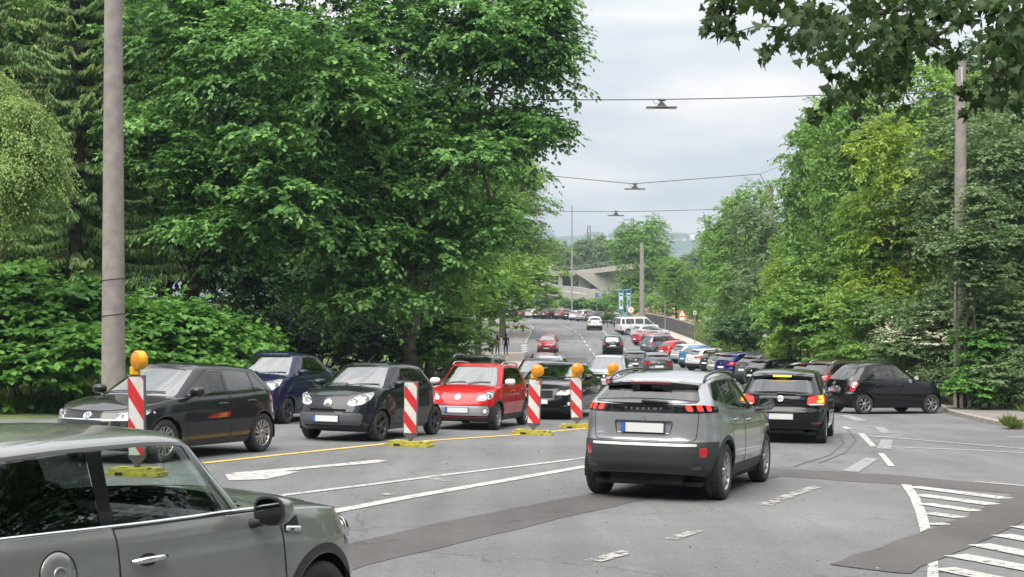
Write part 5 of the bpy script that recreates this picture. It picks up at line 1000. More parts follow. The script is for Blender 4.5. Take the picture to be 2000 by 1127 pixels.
# ------------------------------------------------------------------ cars in place
CARS = {}
def place(kindf, name, x, y, psi, label, color=None, group=None, k=1., dz=0.):
    key = kindf if isinstance(kindf, str) else kindf.__name__
    if key not in CARS:
        root, s = make_car(KINDS[key](), name); CARS[key] = [root, False]
    proto, used = CARS[key]
    if used: r = copy_tree(proto); r.name = name
    else: r = proto; CARS[key][1] = True
    a = R(psi); f = Vector((math.sin(a), math.cos(a), 0)); l = Vector((-f.y, f.x, 0)); e = 1.3
    f.z = (g(x + f.x * e, y + f.y * e) - g(x - f.x * e, y - f.y * e)) / (2 * e); l.z = (g(x + l.x * .7, y + l.y * .7) - g(x - l.x * .7, y - l.y * .7)) / 1.4
    f.normalize(); n = f.cross(l).normalized(); l = n.cross(f)
    r.matrix_world = Matrix.Translation((x, y, g(x, y) + dz)) @ Matrix((f, l, n)).transposed().to_4x4() @ Matrix.Scale(k, 4)
    tag(r, label, 'car', group)
    if key == 'van': r['category'] = 'van'
    if color is not None:
        def rec(o):
            for c in kids_map.get(o.name, []): c.color = (*color, 1); rec(c)
        kids_map = {}
        for c in bpy.data.objects:
            if c.parent: kids_map.setdefault(c.parent.name, []).append(c)
        rec(r)
    return r
KINDS = dict(swirl_hatch=swirl_hatch, city3=lambda: round_city_car(3), city5=lambda: round_city_car(5, 1.58, 3.70), boxy=boxy_red_hatch, saloon=saloon, band_suv=band_suv, lit_hatch=lit_hatch, bubble=bubble_hatch, crossover=crossover, mpv=people_carrier, estate=estate, hatch=plain_hatch, coupe=coupe, van=van, three_door=three_door, tiny3=lambda: dict(round_city_car(3, 1.49, 3.55), ds=.05, near=False, badges=[(-1, .84, .04, 'disc')], antenna=None))
QG = 'cars in the oncoming queue'; AG = 'cars driving away'; PG = 'cars parked in the bays on the right'; FG = 'cars parked along the far bend'
place('three_door', 'small_car', -2.36, 7.22, 27.5, 'small grey three-door car cut by the frame in the foreground, with chrome door handle', dz=-.03)
place('swirl_hatch', 'hatchback', -5.55, 22.43, 203.3, 'dark grey hatchback with swirling alloy wheels behind the first beacon panel', group=QG, k=1.03)
place('city5', 'hatchback', -5.62, 33.2, 196, 'dark blue hatchback between the dark grey hatchback and the small black car', (.010, .016, .055), QG, 1.05)
place('city3', 'small_car', -2.86, 27.7, 202, 'small black car with large almond headlamps and double chevron badge', group=QG, k=1.03)
place('boxy', 'small_car', -.76, 32.0, 195, 'bright red small car with silver bumper, black arches and roof rails', group=QG)
place('crossover', 'suv', -1.15, 41.8, 193, 'black suv with silver roof rails half hidden behind the red small car', (.008, .008, .009), QG)
place('saloon', 'saloon_car', 1.24, 37.6, 194, 'long black saloon with twin round headlamp rings between two striped panels', group=QG)
place('hatch', 'hatchback', 1.0, 49.5, 190, 'dark hatchback with reflecting windscreen directly behind the black saloon', (.022, .028, .032), QG)
place('crossover', 'suv', 3.9, 56.0, 189, 'silver suv with roof rails facing us beyond the last beacon panel', (.42, .44, .46), QG)
place('estate', 'estate_car', 1.62, 62, 189, 'silver estate car peeping out behind the dark hatchback in the queue', (.40, .42, .44), QG)
place('lit_hatch', 'hatchback', 5.88, 29.4, 16.0, 'black hatchback with glowing brake lights ahead of the grey suv', group=AG)
place('hatch', 'hatchback', 1.75, 79, 187, 'faded red hatchback in the queue in front of the bright red car', (.26, .07, .07), QG)
place('tiny3', 'small_car', 3.13, 120.4, 186.6, 'bright red small car alone, last of the oncoming queue beside the dotted line', (.42, .02, .03), QG, k=1.03)
place('band_suv', 'suv', 2.30, 18.45, 21.0, 'grey suv with black tail band and three red claw lamps each side', group=AG)
place('crossover', 'suv', 8.1, 78.3, 0, 'dark grey suv with pale plate recess driving just beyond the grey suv roof', (.07, .075, .08), AG, k=.97)
place('hatch', 'hatchback', 7.7, 87.5, 1, 'dark hatchback half hidden left of the dark grey suv, driving away', (.06, .065, .075), AG)
place('mpv', 'people_carrier', 8.66, 118.6, 5, 'black people carrier driving away up the middle of the road', (.012, .012, .014), AG)
place('crossover', 'suv', 9.67, 162.4, 1, 'white suv with black bumper driving away near the bend', (.72, .72, .72), AG, k=1.0)
place('bubble', 'hatchback', 11.42, 42.55, 69, 'round black hatchback parked nose to the kerb, nearest in the right-hand row', group=PG)
place('estate', 'estate_car', 12.8, 51.2, 64, 'brown estate car behind the round black hatchback', (.075, .045, .038), PG, k=1.04)
def row(kd, name, u, y, psi, label, color, off=2.2, group=PG, k=1.): return place(kd, name, (u - CX) / F * (y - .3) + off, y, psi, label, color, group, k)
row('hatch', 'hatchback', 1528, 56.5, 62, 'black hatchback with roof spoiler left of the brown estate car', (.010, .010, .012))
row('saloon', 'saloon_car', 1487, 61.2, 62, 'white saloon between two black cars in the right-hand row', (.70, .70, .70), 2.5, k=.95)
row('lit_dark', 'hatchback', 1443, 65.3, 62, 'black car with silver bumper line left of the white saloon', (.008, .008, .01)) if 0 else row('hatch', 'hatchback', 1446, 66.0, 62, 'black hatchback left of the white saloon', (.008, .008, .01))
row('crossover', 'suv', 1431, 71.2, 62, 'grey suv between the black hatchback and the dark blue suv', (.10, .10, .105))
row('crossover', 'suv', 1389, 76.6, 58, 'dark blue suv with roof rails in the right-hand row', (.012, .012, .13))
row('hatch', 'hatchback', 1374, 83.5, 60, 'beige silver hatchback left of the dark blue suv', (.42, .41, .36))
row('hatch', 'hatchback', 1360, 88.0, 60, 'black hatchback squeezed between white and beige hatchbacks', (.03, .022, .022))
row('crossover', 'suv', 1331, 91.5, 60, 'white suv with red tail lamps beside the light blue car', (.72, .72, .72), k=.95)
row('city5', 'hatchback', 1321, 96.5, 60, 'light blue small car with dark rear window', (.03, .17, .36), 1.9)
row('hatch', 'hatchback', 1304, 103.5, 60, 'silver white hatchback between the light blue and the small red car', (.55, .56, .55))
row('tiny3', 'small_car', 1280, 110, 58, 'small red car parked beside the grey people carrier', (.45, .012, .016), 1.9)
row('mpv', 'people_carrier', 1247, 118.5, 56, 'blue grey people carrier parked between two red cars', (.16, .19, .23))
row('hatch', 'hatchback', 1243, 125.5, 58, 'red hatchback hidden behind the grey people carrier', (.42, .012, .02))
row('coupe', 'coupe', 1229, 132.0, 58, 'low dark red coupe parked beyond the people carrier', (.30, .012, .022))
row('crossover', 'suv', 1228, 139.5, 60, 'silver suv with bike rails on its roof beside the white van', (.5, .52, .55))
place('van', 'van', 13.71, 150.9, 73, 'white window van parked at the end of the right-hand row', None, None)
place('crossover', 'suv', 14.2, 168, 50, 'dark grey suv parked just beyond the white van', (.06, .07, .085), FG)
for kd, nm, u, y, lb, c in (('estate', 'estate_car', 1178, 186, 'white estate car at the bend beside a tuft of grass', (.68, .68, .66)), ('estate', 'estate_car', 1150, 193, 'dark estate with red tail lamps at the bend', (.03, .035, .05)), ('mpv', 'people_carrier', 1130, 199, 'silver people carrier right of the white hatchback at the bend', (.40, .39, .39)), ('hatch', 'hatchback', 1116, 203, 'white hatchback in the far row at the bend', (.68, .68, .70)), ('hatch', 'hatchback', 1105, 206, 'blackish small hatchback right of the brown suv at the bend', (.02, .025, .03)), ('crossover', 'suv', 1088, 209, 'copper brown suv in the far row', (.19, .10, .075)), ('crossover', 'suv', 1062, 211.5, 'dark violet suv at the left end of the open far row', (.03, .025, .045)), ('hatch', 'hatchback', 1046, 214, 'dark green car half hidden by leaves in the far row', (.04, .045, .03)), ('hatch', 'hatchback', 1030, 216, 'pale car half hidden by leaves in the far row', (.40, .42, .38)), ('estate', 'estate_car', 1011, 218, 'brown car hidden under the leaves in the far row', (.12, .09, .075)), ('hatch', 'hatchback', 990, 218, 'blue car under the overhanging leaves at the far left', (.02, .08, .25))):
    place(kd, nm, (u - CX) / F * y + 1.4, y, 44, lb, c, FG)

# ------------------------------------------------------------------ striped beacon panels on yellow feet
def panel_boards():
    out = []
    for i, (u, v, yw, lamp_, lb) in enumerate(((268, 930, 23, 1, 'red and white striped panel with yellow lamp in front of the dark grey hatchback'), (801, 872, 21, 0, 'red and white striped panel without a lamp beside the small black car'), (1041, 849, 18, 1, 'red and white striped panel with yellow lamp between the red car and black saloon'), (1127, 836, 12, 1, 'red and white striped panel with yellow lamp in front of the black saloon'), (1194, 825, 10, 1, 'red and white striped panel with yellow lamp behind the grey suv'))):
        x, y = gp(u, v); e = empty('beacon_panel', (x, y, g(x, y))); tag(e, lb, 'traffic panel', 'striped beacon panels along the yellow line'); e.scale = (.94, 1, 1.16) if i == 0 else (1, 1, 1); e.rotation_euler = (R(-1), R((-1, .8, 2.2, -1.4, 0)[i]), R(-yw + (6, -2, 4, 10, 5)[i]))
        b = MB()      # foot: recycled yellow block with carrying slots
        b.prism([(-.42, -.20, 0), (.20, -.20, 0), (.24, -.14, 0), (.42, -.14, 0), (.42, .14, 0), (.24, .14, 0), (.20, .20, 0), (-.42, .20, 0)], (0, 0, .05), 'foot_yellow'); b.prism([(-.36, -.17, .05), (.14, -.17, .05), (.19, -.12, .05), (.37, -.11, .05), (.37, .11, .05), (.19, .12, .05), (.14, .17, .05), (-.36, .17, .05)], (0, 0, .05), 'foot_yellow')
        b.box((-.17, -.10, .1015), (.15, .05, .004), 'inside_dark'); b.box((-.17, -.205, .04), (.12, .012, .03), 'inside_dark'); b.box((.27, -.10, .1015), (.06, .05, .004), 'inside_dark'); b.build('foot', e)
        b = MB(); z0, z1, w = .22, 1.18, .142
        b.box((0, 0, .15), (.06, .05, .10), 'steel_dark'); b.prism([(-w, -.02, z0), (w, -.02, z0), (.05, -.02, z0 - .075), (-.05, -.02, z0 - .075)], (0, .045, 0), 'steel_dark')
        b.box((0, .004, (z0 + z1) / 2), (2 * w, .045, z1 - z0), 'panel_rim', bev=.008); b.build('post', e)
        b = MB(); hw = .122; zz0, zz1 = z0 + .025, z1 - .02; b.add([(-hw, -.0205, zz0), (hw, -.0205, zz0), (hw, -.0205, zz1), (-hw, -.0205, zz1)], [(0, 1, 2, 3)], 'panel_white')
        st = .232; sl_ = 1.15     # stripes fall to the right
        for k in range(-2, 7):
            a = zz0 + (k * 2 + (.35, .2, 0, .25, .6)[i]) * st; P = [(-hw, a + hw * sl_), (hw, a - hw * sl_), (hw, a + st - hw * sl_), (-hw, a + st + hw * sl_)]
            q = []      # clip to the face
            for lim, sg in ((zz0, 1), (zz1, -1)):
                src = P if not q else q; out_ = []
                for (x0, y0), (x1, y1) in zip(src, src[1:] + src[:1]):
                    i0, i1 = (y0 - lim) * sg >= 0, (y1 - lim) * sg >= 0
                    if i0: out_.append((x0, y0))
                    if i0 != i1: t = (lim - y0) / (y1 - y0); out_.append((x0 + (x1 - x0) * t, lim))
                q = out_
                if not q: break
            if len(q) > 2: b.add([(px, -.0225, pz) for px, pz in q], [tuple(range(len(q)))], 'panel_red')
        b.build('striped_face', e)
        if i: b = MB(); b.box(((.05, -.09, .06, .05, -.08)[i], -.024, zz1 - .045), (.075, .003, .045), 'sticker'); b.build('sticker', e)
        if lamp_:
            b = MB(); b.box((-.055, 0, z1 + .05), (.085, .075, .10), 'lamp_yellow', bev=.012); b.box((.015, 0, z1 + .03), (.07, .06, .06), 'lamp_yellow', bev=.01); b.build('battery_box', e)
            M = Matrix.Translation((.045, 0, z1 + .175)) @ Matrix.Scale(1.16, 4) @ Matrix.Diagonal((1.06, 1, .86 if i == 0 else 1, 1)) @ Matrix.Rotation(R((-28, 0, 12, 12, 6)[i]), 4, 'Z'); b = MB()
            b.lathe([(.108, .045), (.112, .04), (.112, -.04), (.108, -.05)], 'lamp_yellow', 32, M); b.lathe([(.108, -.05), (.098, -.062), (.09, -.052), (.086, -.062), (.074, -.058), (.068, -.07), (.054, -.062), (.046, -.075), (.03, -.066), (0, -.08)], 'lamp_orange', 32, M); b.lathe([(0, .08), (.03, .066), (.046, .075), (.054, .062), (.068, .07), (.086, .062), (.098, .062), (.108, .045)], 'lamp_orange', 32, M); b.build('warning_lamp', e)
mat('foot_yellow', (.34, .30, .045), .75, noise=(8, .7, 1.15, 6), bump=(120, .3, .002)); mat('panel_rim', (.10, .09, .085), .6, noise=(20, .7, 1.3)); mat('panel_white', (.56, .55, .52), .5, noise=(7, .82, 1.05, 8)); mat('panel_red', (.50, .022, .028), .42, noise=(6, .82, 1.08, 8)); mat('sticker', (.25, .55, .42), .5); mat('lamp_yellow', (.66, .36, .01), .4); mat('lamp_orange', (.62, .24, .004), .22, coat=.6)
panel_boards()

# ------------------------------------------------------------------ poles, span wires, lamps, signs
def pole(name, label, x, y, ztop, r0, r1, m='concrete_pole', rings=(), group='concrete poles', z0=None):
    zb = float(terrain(np.array(x), np.array(y))) - .2 if z0 is None else z0; e = empty(name, (x, y, zb)); tag(e, label, 'pole', group); b = MB(); H = ztop - zb
    b.tube([(0, 0, H * t) for t in (0, .25, .5, .75, .985)] + [(0, 0, H)], [r0 + (r1 - r0) * t for t in (0, .25, .5, .75, .985)] + [r1 * 1.02], m, 24); b.build('shaft', e)
    for z in rings:
        rr = (r0 + (r1 - r0) * (z - zb) / H) * 1.015; b = MB(); b.tube([(rr * math.cos(a), rr * math.sin(a), z - zb + .03 * math.cos(a)) for a in np.linspace(0, 2 * math.pi, 33)], .011, 'wire', 6, False); b.build('band', e)
    return e
zz = lambda v, Y: CZ - (v - VH) / F * Y
pole('concrete_pole', 'tall thick concrete pole with two wire bands at the left, cut by the top edge', -8.65, 30, 11.5, .262, .165, rings=(zz(546, 30), zz(615, 30)))
e = pole('concrete_pole', 'concrete pole with a hook and wires standing in the bushes at the right', 14.6, 45, zz(118, 45), .225, .165, rings=(zz(640, 45), zz(175, 45)))
b = MB(); hk = zz(118, 45) - e.location.z; b.tube([(-.03, -.19, hk - .25), (.0, -.2, hk - .9), (-.1, -.22, hk - 1.1), (-.2, -.2, hk - 1.0)], .02, 'plate', 6); b.tube([(0, 0, hk), (0, 0, hk + .03)], [.2, .2], 'concrete_pole', 20); b.build('hook', e)
pole('concrete_pole', 'concrete pole top standing out of the trees with a bird on it', 18.1, 97, zz(365, 97), .29, .21)
pole('concrete_pole', 'slender concrete pole between the white van and the green round tree', 15.7, 167, zz(474, 167), .34, .24)
pole('lamp_post', 'thin grey lamp post standing in front of the bridge', (1117 - CX) / F * 236, 236, zz(402, 236), .19, .10, 'steel', group=None)
def bird():
    p = Vector((18.1, 97, zz(365, 97))); b = MB(); b.tube([p + Vector(q) for q in ((-.16, 0, .05), (-.09, 0, .09), (0, 0, .14), (.07, 0, .2), (.11, 0, .25), (.15, 0, .26), (.19, 0, .25))], [.012, .03, .065, .06, .04, .035, .006], 'steel_dark', 8); b.tube([p + Vector((.01, .02, .1)), p + Vector((.02, .02, 0))], .008, 'steel_dark', 5); b.tube([p + Vector((.01, -.02, .1)), p + Vector((.02, -.02, 0))], .008, 'steel_dark', 5)
    tag(b.build('bird'), 'small dark bird perched on a concrete pole top', 'bird')
bird()
def wire(pts, label, r=.016, sag=.0):
    P = [at(*p) for p in pts]; Q = []
    for a, c in zip(P, P[1:]):
        for i in range(8): t = i / 8; Q.append(a.lerp(c, t) - Vector((0, 0, sag * 4 * t * (1 - t))))
    Q.append(P[-1]); b = MB(); b.tube(Q, r, 'wire', 6); tag(b.build('span_wire'), label, 'wire', 'span wires over the road')
wire([(1020, 193.5, 45), (1292, 194, 45), (1590, 186.5, 45), (1868, 179, 45)], 'uppermost span wire, ending at the hooked concrete pole', .017, .02)
wire([(1060, 342, 67), (1237, 359, 67), (1484, 340, 80), (1503, 372, 97)], 'middle span wire, kinked above the pole with the bird', .018); wire([(1484, 340, 67), (1545, 316, 67), (1640, 270, 67)], 'short wire running from the kink up into the right trees', .009); wire([(1040, 411, 82), (1202, 413.5, 82), (1420, 408, 82)], 'lowest span wire, vanishing into the right trees', .018, .02); wire([(1868, 185, 45), (1760, 220, 45), (1660, 262, 45)], 'thin slanting wire from the hooked pole into the leaves', .008)
def span_lamp(u, v, Y, w, label):
    p = at(u, v, Y); e = empty('span_lamp', p); tag(e, label, 'street lamp', 'lamps hung over the road'); k = w / 1.0; b = MB()
    b.box((0, 0, 0), (1.0 * k, .26 * k, .055 * k), 'lamp_grey', bev=.02); b.box((-.36 * k, 0, -.032 * k), (.26 * k, .22 * k, .02 * k), 'lens_white', bev=.006); b.box((.36 * k, 0, -.032 * k), (.26 * k, .22 * k, .02 * k), 'lens_white', bev=.006); b.build('luminaire', e)
    b = MB(); b.prism([Vector((x * k, -.06 * k, z * k)) for x, z in ((-.17, .03), (.17, .03), (.06, .17), (-.06, .17))], (0, .12 * k, 0), 'lamp_grey'); b.tube([Vector((-.1 * k, 0, .255 * k)), Vector((0, 0, .24 * k)), Vector((.14 * k, 0, .25 * k))], [.045 * k, .05 * k, .03 * k], 'steel_dark', 8); b.tube([Vector((0, 0, .16 * k)), Vector((0, 0, .24 * k))], .04 * k, 'steel_dark', 8); b.build('hanger', e)
    b = MB(); b.tube([Vector((x * k, 0, z * k)) for x, z in ((-.12, .16), (-.2, .1), (-.25, .16), (-.25, .24), (-.22, .27))], .009, 'wire', 6); b.build('cable', e)
mat('lamp_grey', (.085, .078, .08), .55, .2)
span_lamp(1292, 210, 45, 1.0, 'largest and topmost lamp hanging from a span wire'); span_lamp(1240, 369, 67, 1.0, 'middle lamp hanging from the kinked span wire'); span_lamp(1203, 421, 82, 1.0, 'lowest and smallest lamp hanging from a span wire')
def post_sign(name, label, u, vb, vt, Y, face, r=.035, cat='sign'):
    x = (u - CX) / F * Y; zt_, zb = zz(vt, Y), float(terrain(np.array(x), np.array(Y))); e = empty(name, (x, Y, zb)); tag(e, label, cat); b = MB(); b.tube([(0, 0, 0), (0, 0, zt_ - zb)], r, 'steel', 8); b.build('post', e); H = zt_ - zb
    for nm, shape, zc, w, h, m, off in face:
        b = MB()
        if shape == 'disc': b.lathe([(w, -.03 - off), (w, -.015 - off)], m, 28, Matrix.Translation((0, 0, H + zc))); b.lathe([(w, -.03 - off), (0, -.03 - off)], m, 28, Matrix.Translation((0, 0, H + zc)))
        elif shape == 'tri': b.prism([(-w, -.03 - off, H + zc - h / 2), (w, -.03 - off, H + zc - h / 2), (0, -.03 - off, H + zc + h / 2)], (0, .02, 0), m)
        else: b.box((0 if shape == 'box' else shape, -.03 - off, H + zc), (w, .03, h), m, bev=.004)
        b.build(nm, e)
    return e
mat('sign_red', (.55, .10, .03), .5); mat('sign_blue', (.02, .07, .25), .5); mat('sign_white', (.72, .72, .70), .5); mat('poster_blue', (.06, .14, .33), .5); mat('poster_pale', (.55, .58, .62), .5); mat('poster_frame', (.10, .38, .62), .45); mat('sign_black', (.02, .02, .02), .6)
post_sign('warning_sign', 'red edged triangular warning sign with white plate in the greenery at right', 1332, 660, 603, 150, [('red_triangle', 'tri', -.45, .46, .82, 'sign_red', 0), ('white_triangle', 'tri', -.50, .32, .56, 'sign_white', .012), ('pictogram', 'box', -.55, .06, .30, 'sign_black', .02), ('plate', 'box', -1.07, .5, .22, 'sign_white', 0)])
e = post_sign('round_sign', 'round red ringed speed sign in front of the white van', 1232, 640, 597, 148, [('red_ring', 'disc', -.45, .40, 0, 'sign_red', 0), ('white_disc', 'disc', -.45, .30, 0, 'sign_white', .008)])
def digits(e, txt, x, z, y, size):
    cu = bpy.data.curves.new('number', 'FONT'); cu.body = txt; cu.size = size; cu.extrude = .002; cu.align_x = 'CENTER'; cu.align_y = 'CENTER'; o = bpy.data.objects.new('number', cu); COL.objects.link(o); dg = bpy.context.evaluated_depsgraph_get(); me = bpy.data.meshes.new_from_object(o.evaluated_get(dg)); bpy.data.objects.remove(o)
    me.transform(Matrix.Translation((x, y, z)) @ Matrix.Rotation(R(90), 4, 'X')); me.materials.clear(); me.materials.append(MATS['sign_black']); o = bpy.data.objects.new('number', me); COL.objects.link(o); o.parent = e
digits(e, '30', 0, zz(597, 148) - e.location.z - .45, -.045, .36)
post_sign('signpost', 'thin pale post rising beside the dark low wall', 1299, 640, 587, 140, [('cap', 'box', 0, .09, .03, 'steel', -.03)], .05, 'post'); post_sign('stop_sign', 'small square white sign on a green grey post at the right', 1357, 655, 609, 128, [('plate', 'box', -.1, .30, .36, 'sign_white', 0), ('mark', 'box', -.1, .12, .16, 'steel_dark', .016)])
post_sign('parking_sign', 'blue parking sign on a dark post in front of the right bushes', 1497, 690, 636, 73, [('blue_plate', 'box', -.18, .42, .44, 'sign_blue', 0), ('picture', 'box', -.18, .22, .26, 'steel', .016), ('plate', 'box', -.55, .36, .14, 'sign_white', 0)], .045)
post_sign('blue_sign', 'small blue sign on a thin post by the far bushes', 1166, 620, 574, 214, [('plate', 'box', -.2, .6, .7, 'poster_blue', 0)])
for u, lb in ((1213, 'left one of two tall poster pylons with blue frames'), (1228, 'right one of two tall poster pylons with blue frames')):
    Y = 196; x = (u - CX) / F * Y; z0 = zz(607, Y); e = empty('poster_pylon', (x, Y, z0)); tag(e, lb, 'advert pylon', 'poster pylons'); b = MB()
    b.tube([(.3, 0, -1), (.3, 0, 2.7), (.22, 0, 2.95), (-.3, 0, 3.0), (-.75, 0, 2.9)], .045, 'poster_frame', 8); b.tube([(-.3, 0, -1), (-.3, 0, 2.9)], .045, 'poster_frame', 8); b.build('frame', e)
    b = MB(); b.box((0, 0, 1.35), (.5, .05, 2.3), 'poster_pale', bev=.01); b.build('board', e); b = MB(); b.box((0, -.03, 2.2), (.4, .02, .28), 'poster_blue', bev=.004); b.box((.02, -.03, 1.1), (.28, .02, .9), 'poster_blue' if u > 1220 else 'bark_pale', bev=.004); b.build('poster', e)
# low dark wall beside the path, with the fence and the heap of soil behind it
def low_wall():
    b = MB(); ys_ = np.linspace(140, 178, 26); vs = []
    for y in ys_: x = 18.6 - (y - 128) * .022 - max(0, y - 160) * .03; z = g(x, y); vs += [(x, y, z - .3), (x, y, z + 1.5), (x + .3, y, z + 1.5), (x + .3, y, z - .3)]
    b.add(vs, [(4 * i + k, 4 * i + k + 1, 4 * i + 5 + k, 4 * i + 4 + k) for i in range(25) for k in range(3)] + [(0, 1, 2, 3), (100, 103, 102, 101)], 'wall_dark'); o = b.build('low_wall'); tag(o, 'long low dark retaining wall beside the pale path', 'wall')
    b = MB(); b.tube([(18.75 - (y - 128) * .022 - max(0, y - 160) * .03, y, g(18, y) + 1.56) for y in ys_], .07, 'kerbstone', 8); b.build('coping', o)
low_wall()
def rail_fence():
    Y0 = at(1345, 640, 118); e = empty('rail_fence', (18.9, 112, g(18.9, 112))); tag(e, 'low metal railing on the grassy slope right of the path', 'fence'); b = MB()
    for h in (.55, 1.0): b.tube([(0, -10, h), (.2, 16, h)], .03, 'steel', 6)
    b.build('rail', e)
    for k in range(9): b = MB(); b.tube([(k * .02, -10 + k * 3.2, 0), (k * .02, -10 + k * 3.2, 1.05)], .035, 'steel', 6); b.build('fence_post', e)
rail_fence()
def heap():
    c = Vector((19.6, 184, g(18, 184))); rr = np.random.RandomState(3); n, m = 36, 14; vs = []
    for i in range(m + 1):
        for j in range(n):
            a = 2 * math.pi * j / n; r = (i / m); k = 1 + .16 * math.sin(3 * a + 1) + .09 * math.sin(7 * a); vs.append(c + Vector((5.4 * r * k * math.cos(a), 4 * r * k * math.sin(a), 2.9 * (1 - r) ** .85 * (1 + .1 * rr.randn()) - .1)))
    b = MB(); b.add(vs, [(i * n + j, i * n + (j + 1) % n, (i + 1) * n + (j + 1) % n, (i + 1) * n + j) for i in range(m) for j in range(n)], 'soil_heap', True); tag(b.build('soil_heap'), 'heap of yellow brown soil behind the low wall', 'soil heap')
heap()
# ------------------------------------------------------------------ concrete bridge ramps, white building, lattice masts, far houses
def bridge():
    def deck(name, label, pts, thick, wdt, par, pier):
        e = empty(name, at(*pts[0])); o0 = e.location; tag(e, label, 'bridge'); P = [at(*p) - o0 for p in pts]; fine = []
        for i in range(len(P) - 1):
            for k in range(8):
                t = k / 8; a, p, q, c = P[max(i - 1, 0)], P[i], P[i + 1], P[min(i + 2, len(P) - 1)]; fine.append(.5 * ((2 * p) + (q - a) * t + (2 * a - 5 * p + 4 * q - c) * t * t + (3 * p - a - 3 * q + c) * t ** 3))
        fine.append(P[-1]); vs = []
        for i, p in enumerate(fine):
            t = (fine[min(i + 1, len(fine) - 1)] - fine[max(i - 1, 0)]).normalized(); nrm = Vector((t.y, -t.x, 0)).normalized()
            for a, dz in ((0, 0), (0, -par), (wdt * .18, -par - .1), (wdt * .32, -par - thick), (wdt * .68, -par - thick), (wdt, -par - .1), (wdt, 0), (wdt - .25, 0), (wdt - .25, -par + .15), (.25, -par + .15), (.25, 0)): vs.append(p - nrm * a + Vector((0, 0, dz)))
        k = 11; b = MB(); b.add(vs, [(i * k + j, i * k + (j + 1) % k, (i + 1) * k + (j + 1) % k, (i + 1) * k + j) for i in range(len(fine) - 1) for j in range(k)], 'concrete'); b.build('deck', e)
        b = MB(); b.tube([p + Vector((0, .1, .95)) for p in fine], .05, 'steel', 6); b.tube([p + Vector((0, .1, .5)) for p in fine], .035, 'steel', 6)
        for p in fine[::2]: b.tube([p + Vector((0, .1, 0)), p + Vector((0, .1, .95))], .035, 'steel', 5)
        b.build('railing', e)
        for (u, v, Y, w, h, flare) in pier:
            c = at(u, v, Y) - o0; b = MB(); pr = [(0, 0), (-.35 * w, 0)]; prof = [(w * .5 + flare * ((1 - math.cos(math.pi / 2 * t)) if flare > 0 else 0), -h * (1 - t)) for t in np.linspace(0, 1, 9)]
            poly = [(-x, z) for x, z in prof] + [(x, z) for x, z in reversed(prof)]
            b.prism([c + Vector((x, 0, z)) for x, z in poly], (0, wdt * .5, 0), 'concrete'); b.build('pier', e)
    deck('bridge_ramp', 'lower curved concrete bridge ramp sweeping over the far parked cars', [(960, 540, 292), (1010, 556, 276), (1050, 560, 262), (1100, 569, 252), (1150, 575, 246), (1215, 577, 246), (1290, 571, 252)], 1.5, 8.5, 1.15, [(1133, 586, 253, 3.0, 6, 5.5), (1077, 582, 262, .6, 6, 0), (1190, 590, 251, 1.2, 6, .2)])
    deck('bridge_ramp', 'upper concrete bridge deck on an arched haunch behind the lower ramp', [(980, 536, 330), (1070, 530, 318), (1120, 528, 308), (1160, 524, 302), (1200, 519, 298), (1290, 509, 296)], 1.3, 10, 1.1, [(1143, 540, 306, 2.4, 12, 0), (1215, 533, 302, 2.5, 9, 9), (1095, 540, 314, .9, 12, 0)])
bridge()
def building():
    p = at(1046, 545, 345); e = empty('white_building', p); tag(e, 'white building with red roof edge half hidden behind the left leaves', 'building'); b = MB(); b.box((0, 0, 1.2), (8.2, 6, 5.2), 'sign_white', bev=.02); b.build('wall', e); b = MB(); b.box((0, -.1, 4.15), (8.8, 6.6, .7), 'panel_red', bev=.05); b.build('roof', e)
    for k in range(3): b = MB(); b.box((-2.4 + 2.4 * k, -3.02, 1.6), (1.3, .06, 1.5), 'steel_dark'); b.build('window', e)
    b = MB(); b.box((0, -3.03, -.8), (7.6, .06, .7), 'soil_heap'); b.build('sign_band', e)
building()
def lattice(u, vt, vb, Y, w, label, arm=False):
    p = at(u, vb, Y); H = zz(vt, Y) - p.z; e = empty('lattice_mast', p); tag(e, label, 'mast', 'lattice masts of the railway'); b = MB(); n = 9
    for sx in (-1, 1):
        for sy in (-1, 1): b.tube([(sx * w / 2, sy * w / 2, 0), (sx * w * .36, sy * w * .36, H)], .07, 'mast_brown', 4)
    for k in range(n):
        z0, z1 = H * k / n, H * (k + 1) / n; s_ = (-1) ** k
        for sy in (-1, 1): b.tube([(-s_ * w * .45, sy * w * .45, z0), (s_ * w * .42, sy * w * .42, z1)], .04, 'mast_brown', 4); b.tube([(-w * .43, sy * w * .43, z1), (w * .43, sy * w * .43, z1)], .04, 'mast_brown', 4)
    b.build('lattice', e)
    if arm: b = MB(); b.tube([(0, 0, H - .3), (-2.2, 0, H - .3)], .08, 'mast_brown', 5); b.tube([(0, 0, H - .3), (2.6, 0, H - 1.2)], .08, 'mast_brown', 5); b.build('arm', e)
mat('mast_brown', (.10, .075, .055), .7)
lattice(1150, 441, 560, 360, 1.0, 'brown lattice mast among the pale far trees'); lattice(1235, 427, 560, 330, .9, 'brown lattice mast rising behind the round tree', True)
rg = random.Random(8)
